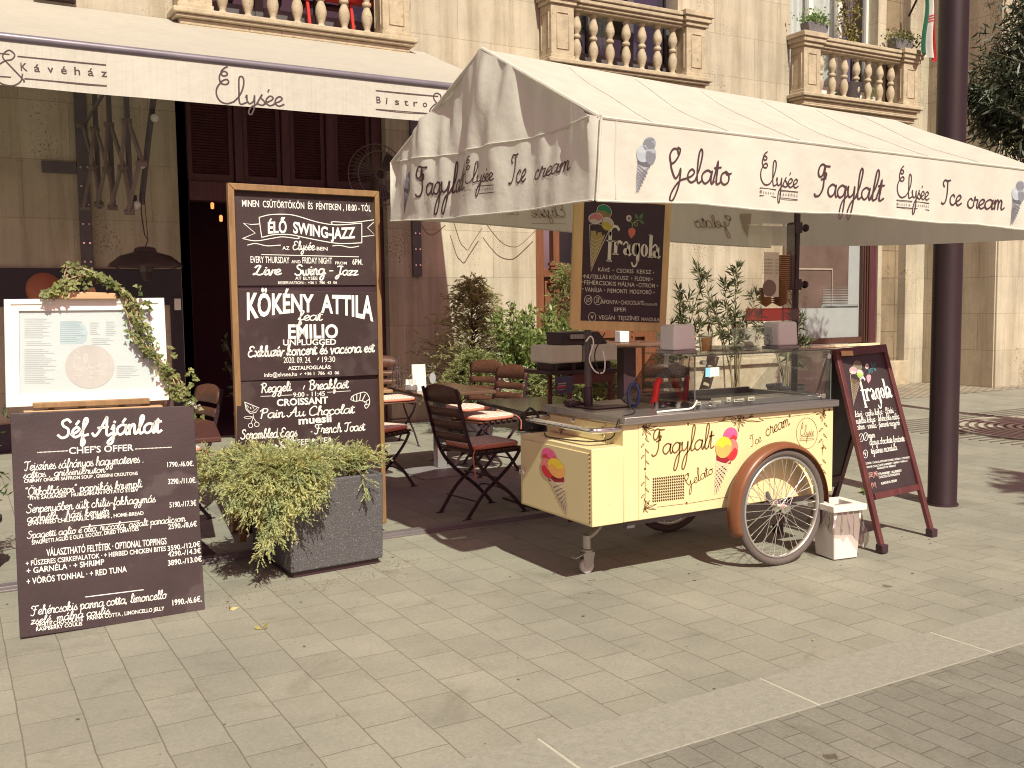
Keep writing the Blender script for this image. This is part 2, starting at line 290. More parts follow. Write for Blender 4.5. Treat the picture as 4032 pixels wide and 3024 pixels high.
# ---------------------------------------------------------------- lettering
G_ = {  # monoline cursive: x-height 1, ascender 2, descender -1.1 ; (advance, strokes)
'a': (1.15, [[(.95, .85), (.55, 1), (.12, .72), (.08, .28), (.4, 0), (.8, .3), (.97, .97), (.93, .3), (1.05, 0), (1.25, .2)]]),
'b': (.95, [[(0, .2), (.35, 1.1), (.55, 1.85), (.38, 2.05), (.22, 1.6), (.2, .3), (.45, 0), (.8, .3), (.72, .85), (.45, .95), (.95, .85)]]),
'c': (.92, [[(.74, .78), (.5, 1), (.1, .68), (.1, .22), (.42, -.02), (.72, .06), (1.0, .3)]]),
'd': (1.15, [[(.9, .8), (.5, 1), (.08, .6), (.1, .15), (.4, 0), (.8, .3), (.97, 2), (.93, .3), (1.05, 0), (1.25, .2)]]),
'e': (.85, [[(0, .28), (.5, .5), (.75, .8), (.5, 1), (.15, .7), (.12, .25), (.45, 0), (.92, .22)]]),
'f': (.75, [[(0, .2), (.4, 1), (.65, 1.75), (.5, 2.1), (.3, 1.7), (.25, 0), (.2, -.9), (.36, -1.05), (.52, -.6), (.3, 0), (.8, .2)]]),
'g': (1.1, [[(.9, .85), (.5, 1), (.08, .65), (.1, .2), (.4, 0), (.8, .3), (.93, .97), (.9, -.6), (.62, -1.15), (.3, -.95), (.5, -.4), (1.2, .2)]]),
'h': (1.05, [[(0, .2), (.35, 1.1), (.5, 1.85), (.34, 2.05), (.2, 1.6), (.18, 0)], [(.18, .5), (.5, 1), (.75, .8), (.75, .2), (.9, 0), (1.15, .2)]]),
'i': (.5, [[(0, .2), (.2, .97), (.18, .2), (.32, 0), (.58, .2)], [(.22, 1.38), (.26, 1.48)]]),
'j': (.5, [[(.0, .6), (.2, .97), (.2, -.7), (-.05, -1.1), (-.3, -.9), (0, -.4), (.55, .2)], [(.22, 1.38), (.26, 1.48)]]),
'k': (1.0, [[(0, .2), (.35, 1.1), (.5, 1.85), (.34, 2.05), (.2, 1.6), (.18, 0)], [(.2, .4), (.6, .97), (.7, .75), (.3, .5), (.62, .08), (1.05, .2)]]),
'l': (.62, [[(0, .2), (.4, 1.1), (.55, 1.85), (.38, 2.1), (.22, 1.7), (.2, .3), (.35, 0), (.68, .2)]]),
'm': (1.4, [[(0, .6), (.15, .97), (.18, 0)], [(.18, .5), (.4, 1), (.6, .8), (.6, 0)], [(.6, .5), (.84, 1), (1.05, .8), (1.05, .2), (1.2, 0), (1.48, .2)]]),
'n': (.98, [[(0, .6), (.15, .97), (.18, 0)], [(.18, .5), (.45, 1), (.66, .8), (.66, .2), (.8, 0), (1.06, .2)]]),
'o': (.95, [[(.5, 1), (.1, .75), (.08, .25), (.42, 0), (.78, .25), (.78, .75), (.5, 1), (.62, .78), (1.02, .88)]]),
'p': (.98, [[(0, .6), (.18, .97), (.18, -1.05)], [(.18, .6), (.5, 1), (.8, .75), (.75, .25), (.45, 0), (.25, .2)], [(.6, .06), (1.05, .2)]]),
'r': (.82, [[(0, .3), (.2, 1.15), (.3, .88), (.66, .9), (.56, .25), (.7, 0), (.9, .25)]]),
's': (.74, [[(0, .2), (.38, .95), (.46, 1.08), (.36, .78), (.7, .34), (.5, 0), (.1, .1)], [(.5, 0), (.82, .2)]]),
't': (.64, [[(0, .2), (.3, 1.55), (.28, .25), (.42, 0), (.72, .2)], [(.02, 1.15), (.62, 1.2)]]),
'u': (1.0, [[(0, .7), (.1, .97), (.1, .3), (.3, 0), (.65, .3), (.76, .97), (.74, .2), (.88, 0), (1.1, .2)]]),
'v': (.92, [[(0, .75), (.12, .97), (.3, 0), (.42, 0), (.68, .9), (.72, .8), (1.0, .88)]]),
'w': (1.15, [[(0, .85), (.1, .2), (.3, 0), (.5, .3), (.55, .9), (.57, .2), (.8, 0), (1.0, .35), (.95, .97), (1.22, .88)]]),
'x': (.9, [[(.05, .95), (.25, .9), (.7, .05), (.95, .2)], [(.8, .97), (.1, 0)]]),
'y': (1.02, [[(0, .7), (.1, .97), (.12, .4), (.35, .1), (.7, .4), (.8, .97), (.77, -.6), (.5, -1.15), (.2, -.95), (.4, -.4), (1.1, .2)]]),
'z': (.85, [[(.08, .9), (.4, .97), (.72, .95), (.35, .45), (.05, .03), (.4, .08), (.92, .2)]]),
'A': (1.7, [[(-.2, .3), (.1, 0), (.6, .7), (1.1, 2.05), (1.15, 2), (1.2, .3), (1.4, 0), (1.75, .2)], [(.35, .8), (1.3, .85)]]),
'B': (1.35, [[(.2, 1.6), (.3, 2), (.3, 0)], [(.0, 1.8), (.6, 2.1), (1.05, 1.75), (.9, 1.2), (.5, 1.08), (1.1, .8), (1.05, .15), (.5, 0), (.1, .2)]]),
'C': (1.4, [[(1.2, 1.6), (1.05, 2), (.6, 1.95), (.15, 1.2), (.2, .3), (.7, 0), (1.45, .3)]]),
'E': (1.3, [[(1.15, 1.7), (.8, 2.05), (.35, 1.8), (.4, 1.25), (.75, 1.1), (.2, .9), (.1, .35), (.5, 0), (1.35, .25)]]),
'F': (1.5, [[(1.5, 2), (.8, 1.92), (.25, 2), (.05, 1.6), (.25, 1.35)], [(.85, 1.9), (.7, .3), (.4, -.1), (.0, .1)], [(.45, 1.0), (1.15, 1.05)]]),
'G': (1.7, [[(.75, 1.75), (1.05, 1.9), (.95, 2.15), (.5, 2.1), (.15, 1.5), (.45, 1.25), (1.0, 1.7), (.7, 2.1)], [(.3, 1.3), (.55, .3), (.9, .1), (1.2, .5), (1.25, .9), (1.1, -.5), (.75, -1.1), (.45, -.9), (.7, -.3), (1.75, .25)]]),
'I': (1.1, [[(.0, 1.5), (.1, 1.9), (.5, 1.95), (.95, 2.05)], [(.6, 1.95), (.55, .4), (.3, 0), (.0, .2)]]),
'J': (1.2, [[(.2, 1.9), (.7, 2.05), (1.15, 1.95)], [(.85, 2), (.7, .2), (.4, -.9), (.05, -.85), (.3, -.2), (1.2, .3)]]),
'L': (1.4, [[(.2, 1.5), (.5, 1.95), (.85, 1.9), (.7, 1.2), (.4, .3), (.05, .1), (.25, .3), (.8, .02), (1.4, .25)]]),
'P': (1.25, [[(.4, 1.9), (.25, 0)], [(0, 1.5), (.5, 2.1), (1.1, 1.9), (1.0, 1.2), (.35, 1)]]),
'R': (1.4, [[(.35, 1.95), (.25, 0)], [(0, 1.7), (.5, 2.1), (1.05, 1.8), (.9, 1.15), (.4, 1.05), (.8, .6), (1.1, 0), (1.45, .2)]]),
'S': (1.25, [[(1.1, 1.7), (.8, 2.05), (.35, 1.8), (.45, 1.25), (.95, .8), (.9, .2), (.4, 0), (0, .3)]]),
'T': (1.3, [[(0, 1.75), (.3, 2), (.8, 1.9), (1.4, 2.05)], [(.8, 1.92), (.65, .3), (.4, 0), (.1, .2)]]),
'O': (1.5, [[(.75, 2.05), (.2, 1.5), (.2, .5), (.7, 0), (1.25, .5), (1.25, 1.5), (.75, 2.05), (.9, 1.75), (1.5, 1.8)]]),
'.': (.5, [[(.2, .0), (.24, .06)]]), ',': (.5, [[(.25, .1), (.12, -.25)]]), '-': (.8, [[(.1, .6), (.65, .62)]]), '"': (.6, [[(.15, 2), (.1, 1.6)], [(.4, 2.02), (.35, 1.62)]]),
'·': (.6, [[(.25, .6), (.3, .66)]]), ' ': (.65, []), '/': (.7, [[(.1, -.2), (.6, 1.8)]]),
}
# the café's own looped signature: a tall E with two loops
G_['Ⓔ'] = (1.75, [[(1.1, 3.75), (.75, 3.5), (.55, 3.15), (.7, 2.8), (1.05, 2.9), (1.05, 3.15), (.75, 3.25), (.45, 2.9), (.4, 2.4), (.6, 2.0), (1.0, 1.95), (1.2, 2.2), (1.05, 2.45), (.75, 2.35), (.5, 2.1), (.15, 1.5), (.12, .8), (.45, .2), (1.0, 0), (1.6, .2)]])
G_['Ⓛ'] = (.95, [[(-.15, .2), (.35, .8), (.72, 1.7), (.8, 2.5), (.62, 2.85), (.38, 2.6), (.35, 1.2), (.35, .4), (.5, 0), (1.0, .2)]])
G_['Ⓨ'] = (1.02, [[(0, .7), (.1, .97), (.12, .4), (.35, .1), (.7, .4), (.8, .97), (.74, -.6), (.5, -1.75), (.28, -1.8), (.25, -1.2), (.5, -.4), (1.1, .2)]])
# looped F of the ice-cream lettering, with its curled flag
G_['Ⓕ'] = (1.25, [[(1.3, 2.62), (.85, 2.62), (.45, 2.75), (.15, 2.5), (.05, 2.0), (.2, 1.6), (.45, 1.65), (.62, 2.0), (.72, 2.6)], [(.78, 2.4), (.72, 1.75), (.8, 1.55), (.98, 1.8), (.88, 1.98), (.76, 1.75)], [(.74, 1.5), (.72, .6), (.5, .05), (.15, -.08), (.0, .12)], [(.45, 1.35), (.95, 1.5)]])
G_['Ⓘ'] = (1.25, [[(.25, 1.75), (.05, 2.1), (.25, 2.5), (.7, 2.45), (1.1, 2.55)], [(.72, 2.45), (.75, 1.2), (.6, .3), (.3, 0), (.02, .1)]])
G_['Ⓖ'] = (1.75, [[(.85, 2.2), (.7, 2.6), (.3, 2.55), (.08, 2.0), (.25, 1.4), (.55, 1.5), (.9, 2.1), (1.0, 2.6), (.75, 2.75)], [(.12, 1.8), (.4, .8), (.75, .25), (1.0, .5), (1.15, .95), (1.1, -.5), (.8, -1.7), (.5, -1.75), (.6, -1.0), (1.1, 0), (1.8, .3)]])
G_['Ⓤ'] = (1.02, [[(0, .7), (.1, .97), (.12, .4), (.35, .1), (.7, .4), (.8, .97), (.77, -.9), (.55, -2.1), (.3, -2.1), (.3, -1.4), (.6, -.4), (1.1, .2)]])
G_['Ⓑ'] = (1.1, [[(.9, .85), (.5, 1), (.08, .65), (.1, .2), (.4, 0), (.8, .3), (.93, .97), (.9, -.9), (.66, -2.1), (.4, -2.1), (.45, -1.3), (.7, -.4), (1.2, .2)]])
for _c in 'ⒻⒾⒼ': G_[_c] = (G_[_c][0], [[(x, 1+(y-1)*.62 if y > 1 else y) for x, y in q] for q in G_[_c][1]])
def crspline(pts, k=5):
    P = [V(*p) for p in pts]
    if len(P) < 3: return P
    P = [2*P[0]-P[1]]+P+[2*P[-1]-P[-2]]; out = []
    for i in range(1, len(P)-2):
        a, b, c, d = P[i-1:i+3]
        for j in range(k):
            t = j/k; out.append(.5*((2*b)+(c-a)*t+(2*a-5*b+4*c-d)*t*t+(3*b-a-3*c+d)*t**3))
    out.append(P[-2]); return out
def ribbon2(pts, hw):
    """2-D polyline to strip; returns verts, faces"""
    P = [V(*p[:2]) for p in pts]; n = len(P); vs = []; fs = []
    for i in range(n):
        d = P[min(i+1, n-1)]-P[max(i-1, 0)]; d = d/(np.linalg.norm(d)+1e-9); q = V(-d[1], d[0])*hw
        e = d*hw*(-.6 if i == 0 else (.6 if i == n-1 else 0)); vs += [P[i]+q+e, P[i]-q+e]
    for i in range(n-1): fs.append((2*i, 2*i+1, 2*i+3, 2*i+2))
    return vs, fs
def script2d(s, hw=.09, slant=.12, k=5, asc=.78, desc=.82):
    """cursive text to flat geometry; returns verts (2-D), faces, width"""
    x = 0; Vt = []; F = []
    for ch in s:
        dec = unicodedata.normalize('NFD', ch); base = dec[0]; acc = dec[1:]
        g = G_.get(base) or G_.get(base.lower())
        if g is None: x += .6; continue
        st = [list(q) for q in g[1]]
        if acc and base in 'ij': st = st[:1]
        top = 1.35 if base.islower() else 2.25; mid = .5*g[0]
        if acc:
            if acc == '\u0301': st.append([(mid, top), (mid+.22, top+.42)])
            elif acc == '\u0308': st += [[(mid-.15, top+.1), (mid-.12, top+.2)], [(mid+.2, top+.1), (mid+.23, top+.2)]]
            else: st += [[(mid-.15, top), (mid+.02, top+.35)], [(mid+.15, top), (mid+.32, top+.35)]]
        for q in st:
            pts = [V(p[0]+x, 1+(p[1]-1)*asc if p[1] > 1 else (p[1]*desc if p[1] < 0 else p[1])) for p in crspline(q, k)]
            pts = [V(p[0]+slant*p[1], p[1]) for p in pts]
            a, b = ribbon2(pts, hw); n = len(Vt); Vt += a; F += [tuple(i+n for i in f) for f in b]
        x += g[0]
    return np.array(Vt), F, x
_fc = {}
def caps2d(s, off=0.):
    key = (s, off)
    if key in _fc: return _fc[key]
    c = bpy.data.curves.new('t', 'FONT'); c.body = s; c.resolution_u = 3; c.offset = off; c.fill_mode = 'FRONT'
    o = bpy.data.objects.new('t', c); COL.objects.link(o); me = o.to_mesh()
    Vt = np.array([v.co[:2] for v in me.vertices]); F = [tuple(p.vertices) for p in me.polygons]
    o.to_mesh_clear(); bpy.data.objects.remove(o); bpy.data.curves.remove(c)
    x0 = Vt[:, 0].min(); Vt = (Vt-[x0, 0])/.688; _fc[key] = (Vt, F, Vt[:, 0].max()); return _fc[key]
class Letters:
    """flat lettering lying on a plane (or on a surface function applied to plane points)"""
    def __init__(s, plane, cr, off=.002, surf=None): s.pl = plane; s.cr = cr; s.off = off; s.v = []; s.f = []; s.cuts = []; s.surf = surf; s.n = plane.n if np.dot(plane.n, CC-plane.o) > 0 else -plane.n; s.lift = 0
    def at(s, u, v): return s.pl.at(s.cr(u, v))
    def cut(s): s.cuts.append((len(s.v), len(s.f))); return s
    def put(s, P2, F):
        n = len(s.v); s.v += [tuple(p) for p in P2]; s.f += [tuple(i+n for i in f) for f in F]
    def frame(s, a, b, h):
        A = s.at(*a); B = s.at(*b); u = B-A; m = ((a[0]+b[0])/2, (a[1]+b[1])/2)
        hw = np.linalg.norm(s.at(m[0], m[1]-h)-s.at(*m)); up = np.cross(s.n, u); up /= np.linalg.norm(up)
        return A, u, up*hw
    def text(s, t, a, b, h, style='c', w=None, bend=0., off=0., warp=None):
        """a, b: baseline ends, h: cap height (style s: ascender height), all in crop pixels"""
        A, u, v = s.frame(a, b, h)
        if style == 's':
            Vt, F, W = script2d(t, w or .09); Vt = Vt/V(W, 1.82)
        elif style == 'L':
            Vt, F, W = script2d(t, w or .09, .1, 6, 1.4, .78); Vt = Vt/V(W, 2.47)
        else:
            Vt, F, W = caps2d(t, off); Vt = Vt/V(W, 1)
        if bend: Vt = Vt.copy(); Vt[:, 1] += bend*4*Vt[:, 0]*(1-Vt[:, 0])
        if warp: Vt = np.array([warp(*p) for p in Vt])
        s.put([A+u*p[0]+v*p[1]+s.n*(s.off+s.lift) for p in Vt], F); return s
    def line(s, pts, w, closed=False, spl=True):
        """stroke through crop-pixel points, w in crop pixels"""
        pts = [V(*p) for p in pts]
        if closed: pts = pts+[pts[0]]
        if spl: pts = crspline(pts, 6)
        a, b = ribbon2(pts, w/2); s.put([s.at(*p)+s.n*(s.off+s.lift) for p in a], b); return s
    def dots(s, a, b, n, r):
        for i in range(n): p = V(*a)+(V(*b)-V(*a))*i/(n-1); s.poly([(p[0]-r, p[1]-r), (p[0]+r, p[1]-r), (p[0]+r, p[1]+r), (p[0]-r, p[1]+r)])
        return s
    def ell(s, c, rx_, ry_=None, w=None, rot=0, n=24, a0=0, a1=360):
        ry_ = ry_ or rx_; pts = []
        for i in range(n+(0 if a1-a0 == 360 and not w else 1)):
            a = R(a0+(a1-a0)*i/n); x, y = rx_*math.cos(a), ry_*math.sin(a); pts.append((c[0]+x*math.cos(rot)-y*math.sin(rot), c[1]+x*math.sin(rot)+y*math.cos(rot)))
        return s.line(pts, w, spl=False) if w else s.poly(pts)
    def poly(s, pts): s.put([s.at(*p)+s.n*(s.off+s.lift) for p in pts], [tuple(range(len(pts)))]); return s
    def build(s, name, mat, parent):
        me = MB(); vs = s.v
        if s.surf: vs = [s.surf(V(*p)) for p in vs]
        b = [(0, 0)]+s.cuts+[(len(s.v), len(s.f))]; o = None
        for (v0, f0), (v1, f1) in zip(b, b[1:]):
            if f1 > f0: o = MB().add(vs[v0:v1], [tuple(i-v0 for i in f) for f in s.f[f0:f1]]).build(name, mat, parent, smooth=0, fix=False)
        return o
ELY = 'ⒺⓁⓎsée'
def elysee(L, a, b, h, w=.085, tail=True):
    """signature of the café; h = height of the l"""
    A, u, v = L.frame(a, b, h)
    Vt, F, W = script2d('ⒺⓁⓎsee', w, .05, 6, 1, 1 if tail else .55); Vt = Vt/V(W, 2.7)
    L.put([A+u*p[0]+v*p[1]+L.n*(L.off+L.lift) for p in Vt], F)
    q, g = ribbon2([(.78, .52), (.8, .62)], .012); L.put([A+u*p[0]+v*p[1]+L.n*(L.off+L.lift) for p in q], g)
FRAG = {}
def fragola(L, a, b, h):
    """condensed modern serif word: thick stems, hair-line joins; h = x-height"""
    A, u, v = L.frame(a, b, h)
    def st(x, y0, y1, w=.062): return [(x-w/2, y0), (x+w/2, y0), (x+w/2, y1), (x-w/2, y1)]
    def bowl(cx, rx_, t0=.03, t1=.012, y0=0, y1=1, n=20):
        o = [(cx+rx_*math.cos(2*math.pi*i/n), (y0+y1)/2+(y1-y0)/2*math.sin(2*math.pi*i/n)) for i in range(n)]
        i_ = [(cx+(rx_-.05)*math.cos(2*math.pi*i/n), (y0+y1)/2+((y1-y0)/2-.07)*math.sin(2*math.pi*i/n)) for i in range(n)]
        return o+i_, [(i, (i+1) % n, n+(i+1) % n, n+i) for i in range(n)]
    vs, fs = [], []
    def add(p, f=None):
        n = len(vs); vs.extend(p); fs.extend([tuple(i+n for i in q) for q in (f or [tuple(range(len(p)))])])
    def strk(pts, hw): add(*ribbon2q(pts, hw))
    def ribbon2q(pts, hw):
        q = crspline([V(p[0], p[1]*.18) for p in pts], 5); a_, b_ = ribbon2(q, hw); return [(p[0], p[1]/.18) for p in a_], b_
    add(st(.05, -.55, 1.7)); strk([(.05, 1.45), (.06, 1.9), (.11, 2.12), (.17, 2.1), (.205, 1.9)], .02); add(st(.05, -.6, -.5, .1)); add(st(.05, .93, 1.03, .13))
    add(st(.16, 0, 1)); add(st(.16, -.04, .06, .11)); add(st(.14, .93, 1.03, .06)); strk([(.18, .75), (.22, 1.0), (.27, .9)], .02)
    for x0 in (.3, .86):
        add(st(x0+.1, .1, .85)); strk([(x0, .8), (x0+.05, 1.02), (x0+.1, .8)], .012); add(*bowl(x0+.055, .055, y0=0, y1=.55)); strk([(x0+.1, .2), (x0+.12, 0), (x0+.15, .15)], .012)
    add(*bowl(.53, .07)); add(st(.58, -.4, 1)); strk([(.58, -.35), (.55, -.75), (.5, -.8), (.47, -.55)], .014)
    add(*bowl(.7, .072)); add(st(.82, 0, 1.75)); add(st(.82, -.04, .05, .1)); add(st(.805, 1.7, 1.78, .06))
    L.put([A+u*p[0]+v*p[1]+L.n*(L.off+L.lift) for p in vs], fs)
# ice-cream emblem in a unit frame: layers (colour key, points)
def circ(c, rx_, ry_, n=26, a0=0, a1=360): return [(c[0]+rx_*math.cos(R(a0+(a1-a0)*i/n)), c[1]+ry_*math.sin(R(a0+(a1-a0)*i/n))) for i in range(n+(a1-a0 != 360))]
def drip(c, rx_, ry_, cut, amp):
    """upper cap of a scoop with a wavy lower edge"""
    top = [p for p in circ(c, rx_, ry_, 40) if p[1] > c[1]+cut*ry_]; top.sort(key=lambda p: -p[0])
    up = sorted(top, key=lambda p: p[0]); x0, x1 = up[0][0], up[-1][0]
    arc = circ(c, rx_, ry_, 24, math.degrees(math.asin(cut)), 180-math.degrees(math.asin(cut)))
    wav = [(x0+(x1-x0)*i/12, c[1]+cut*ry_+amp*math.sin(i/12*math.pi*3.5)*1.0) for i in range(1, 12)]
    return arc+wav
EMB = [('cone', [(.06, .53), (.7, .46), (.0, .0)]), ('cup', [(.07, .6), (.76, .56), (.68, .44), (.5, .455), (.3, .48), (.08, .52)]),
       ('red', circ((.66, .86), .31, .125)), ('pink', drip((.66, .86), .31, .13, -.1, .03)),
       ('red', circ((.72, .64), .26, .15)), ('salmon', drip((.74, .66), .255, .155, -.05, .03)), ('orange', circ((.37, .70), .345, .155)), ('yellow', drip((.37, .705), .345, .16, .1, .025))]
def emblem(plane, cr, quad, parent, mats, name='ice_cream_emblem', surf=None, off=.002):
    """quad: crop-pixel corners bottom-left, bottom-right, top-right, top-left; joined as one flat decal per colour layer set"""
    bl, br, tr, tl = [V(*q) for q in quad]
    def mp(x, y): return tuple((bl*(1-x)+br*x)*(1-y)+(tl*(1-x)+tr*x)*y)
    vs = []; fs = []; mi = []; keys = []
    def lay(key, P2, F, z):
        L = Letters(plane, cr, off+z); n = len(vs)
        for p in P2:
            q = L.at(*mp(*p))+L.n*(off+z); vs.append(tuple(surf(q) if surf else q))
        if key not in keys: keys.append(key)
        for f in F: fs.append(tuple(i+n for i in f)); mi.append(keys.index(key))
    for i, (k, pts) in enumerate(EMB): lay(k, pts, [tuple(range(len(pts)))], i*.00035)
    for i in range(9):
        t = i/8*.9; y0 = .5*(1-t)
        for s_ in (0, 1):
            a = (.02+.62*(1-t)*(1-s_)+.03, .49*(1-t)); b_ = ((.03 if s_ == 0 else .62)*(1-t-.12), max(.02, .49*(1-t-.3)))
            if s_: a = (.08*(1-t), .5*(1-t))
            if b_[1] <= .021 and t > .7: continue
            P2, F = ribbon2([a, b_], .012); lay('line', P2, F, .0004)
    me = bpy.data.meshes.new(name); off0 = wloc(parent); me.from_pydata([tuple(V(*p)-off0) for p in vs], [], fs)
    for k in keys: me.materials.append(mats[k])
    for p, m_ in zip(me.polygons, mi): p.material_index = m_
    o = bpy.data.objects.new(name, me); COL.objects.link(o); o.parent = parent; return o
# ---------------------------------------------------------------- colours
PAVE = paver('paving_stone', .268, .2107, .5, (.262, .252, .208), (.297, .287, .238), (.165, .15, .118), .003, True, (.15, .046, 0), stain=.2, bump=.3, speck=((.12, .105, .08), 9, .43, .47, 2.2))
BRICKP = paver('road_setts', .21, .102, .5, (.205, .195, .162), (.238, .227, .19), (.135, .122, .102), .003, True, (.05, .03, 0), stain=.25, bump=.45, speck=((.1, .08, .06), 14, .42, .45, 3))
KERB = M('kerb_granite', (.272, .26, .218), .85, var=.12, scale=30, bump=.25, bscale=120, spots=((.23, .21, .165), 70, .62))
SETT = paver('small_setts', .12, .11, .5, (.3, .26, .2), (.38, .33, .26), (.14, .11, .08), .01, True, stain=.3, bump=.8)
STONE = paver('facade_travertine', 1.28, .61, .37, (.45, .40, .315), (.515, .46, .365), (.33, .28, .21), .004, 'xz', (.35, -1.24, 0), stain=.2, bump=.25, speck=((.24, .17, .11), 38, .345, .39, 1.1))
STONEY = paver('return_travertine', 1.0, .61, .4, (.44, .38, .285), (.49, .425, .32), (.28, .21, .15), .005, 'yz', (.1, -1.24, 0), stain=.2, bump=.25, speck=((.22, .16, .1), 38, .345, .39, 1.1))
DARKSTONE = paver('darker_travertine', .6, .47, 0, (.25, .19, .12), (.31, .24, .16), (.15, .11, .07), .008, 'xz', (.1, -1.4, 0), stain=.35, bump=.4, speck=((.12, .07, .045), 30, .33, .37, 1.6))  # darker, more speckled stone for the recessed strip
LIME = M('balustrade_limestone', (.43, .355, .25), .85, var=.22, scale=7, bump=.35, bscale=45, spots=((.3, .22, .14), 22, .63))
WOODD = M('dark_stained_wood', (.085, .022, .03), .5, var=.35, scale=5, bump=.2, stretch=(6, 6, .6))
WOODO = M('orange_brown_wood', (.165, .06, .026), .5, var=.25, scale=5, bump=.2, stretch=(8, 8, .7))
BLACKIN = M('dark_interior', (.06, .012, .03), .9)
NAVY = M('navy_paint', (.03, .02, .032), .6)
IRON = M('grey_painted_steel', (.1, .085, .095), .45, var=.15)
GALV = M('galvanised_steel', (.42, .4, .38), .35, .8, var=.1, scale=12)
CHROME = M('polished_chrome', (.8, .78, .76), .12, 1, var=.03)
STEEL = M('brushed_steel', (.46, .43, .42), .33, .9, var=.1, scale=20, stretch=(.5, 8, 8))
BLACKM = M('black_painted_metal', (.045, .02, .028), .45, var=.2)
WHITEP = M('white_paint', (.78, .76, .70), .4, var=.03)
GLASS = glass('clear_glass'); WGLASS = glass('window_glass', (.55, .55, .55), .12)
WHITEINK = M('white_chalk_paint', (.80, .80, .76), .8, var=.08, scale=30)
BROWNINK = M('brown_print', (.075, .022, .028), .7)
BOARD = M('chalkboard_brown', (.036, .017, .019), .55, var=.3, scale=3, bump=.1, spots=((.055, .034, .034), 5, .56))

# ---------------------------------------------------------------- ground
def sheet(name, x0, x1, y0, y1, z, m):
    o = MB().add([(x0, y0, z), (x1, y0, z), (x1, y1, z), (x0, y1, z)], [(0, 1, 2, 3)]).build(name, m, smooth=0); return tag(o, kind='structure')
sheet('pavement', -40, 60, 2.8, 12.6, 0, PAVE)
sheet('road', -40, 60, -40, 2.49, 0, BRICKP)
sheet('ground', -120, 150, -120, 150, -.06, KERB)
mb = MB()
for i in range(-38, 58): x = 1.70+1.037*i; mb.box((x+.006, 2.492, -.05), (x+1.031, 2.798, .003))
tag(mb.build('kerb', KERB, bevel=.003), kind='structure')
mb = MB()
for i in range(-38, 58): x = 1.70+1.037*i; mb.box((x-.006, 2.492, -.05), (x+.006, 2.798, .001))
tag(mb.build('kerb_joints', M('pale_mortar', (.44, .41, .33), .9), smooth=0), kind='structure')
sheet('sett_strip', 8.6, 40, 9.75, 12.5, .004, SETT)

# ---------------------------------------------------------------- the building
WY = 11.5
bld = thing('stone_building', 'pale travertine town house with balconies behind the café terrace', 'building', (8, WY, 0))
HOLES = [(2.34, 4.86, -.2, 4.25, 2.6), (7.03, 9.25, -.2, 3.5, .35), (11.65, 13.9, .74, 3.1, .3),
         (2.65, 4.85, 4.73, 7.6, .35), (7.4, 9.5, 4.73, 7.6, .35), (11.76, 13.8, 4.73, 7.6, .3)]
def walls(x0, x1, z0, z1, y, holes, name, m):
    xs = sorted({x0, x1, *[h[0] for h in holes], *[h[1] for h in holes]}); zs = sorted({z0, z1, *[h[2] for h in holes], *[h[3] for h in holes]})
    mb = MB()
    for a, b in zip(xs, xs[1:]):
        for c, d in zip(zs, zs[1:]):
            if any(h[0] <= a and b <= h[1] and h[2] <= c and d <= h[3] for h in holes): continue
            mb.add([(a, y, c), (b, y, c), (b, y, d), (a, y, d)], [(0, 1, 2, 3)])
    for h in holes:
        a, b, c, d, dp = h
        mb.add([(a, y, c), (a, y, d), (a, y+dp, d), (a, y+dp, c)], [(0, 1, 2, 3)]); mb.add([(b, y, c), (b, y+dp, c), (b, y+dp, d), (b, y, d)], [(0, 1, 2, 3)])
        mb.add([(a, y, d), (b, y, d), (b, y+dp, d), (a, y+dp, d)], [(0, 1, 2, 3)]); mb.add([(a, y, c), (a, y+dp, c), (b, y+dp, c), (b, y, c)], [(0, 1, 2, 3)])
    return mb.build(name, m, bld, smooth=0, fix=False)
walls(-6, 14.0, -.2, 9.5, WY, HOLES, 'wall', STONE)
# return beside the shop window, pilaster and projecting wing
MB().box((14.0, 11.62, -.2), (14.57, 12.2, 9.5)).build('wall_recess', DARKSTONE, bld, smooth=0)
MB().box((14.57, 11.46, -.2), (15.09, 12.2, 9.5)).build('pilaster', STONE, bld, bevel=.01)
w_ = MB().box((15.09, 10.07, -.2), (24, 13, 9.5)).build('wing_wall', STONE, bld, bevel=.01)
MB().box((15.06, 10.1, -.2), (15.088, 11.455, 9.5)).build('wing_return', STONEY, bld, smooth=0)
# plinth ledge below the shop window, sill
mb = MB().box((9.35, 11.22, -.1), (11.35, 11.498, .52)).box((9.3, 11.16, .52), (11.4, 11.498, .62)); mb.build('plinth', LIME, bld, bevel=.012)
MB().box((13.95, 11.4, -.1), (14.62, 11.58, .42)).build('plinth', LIME, bld, bevel=.012)
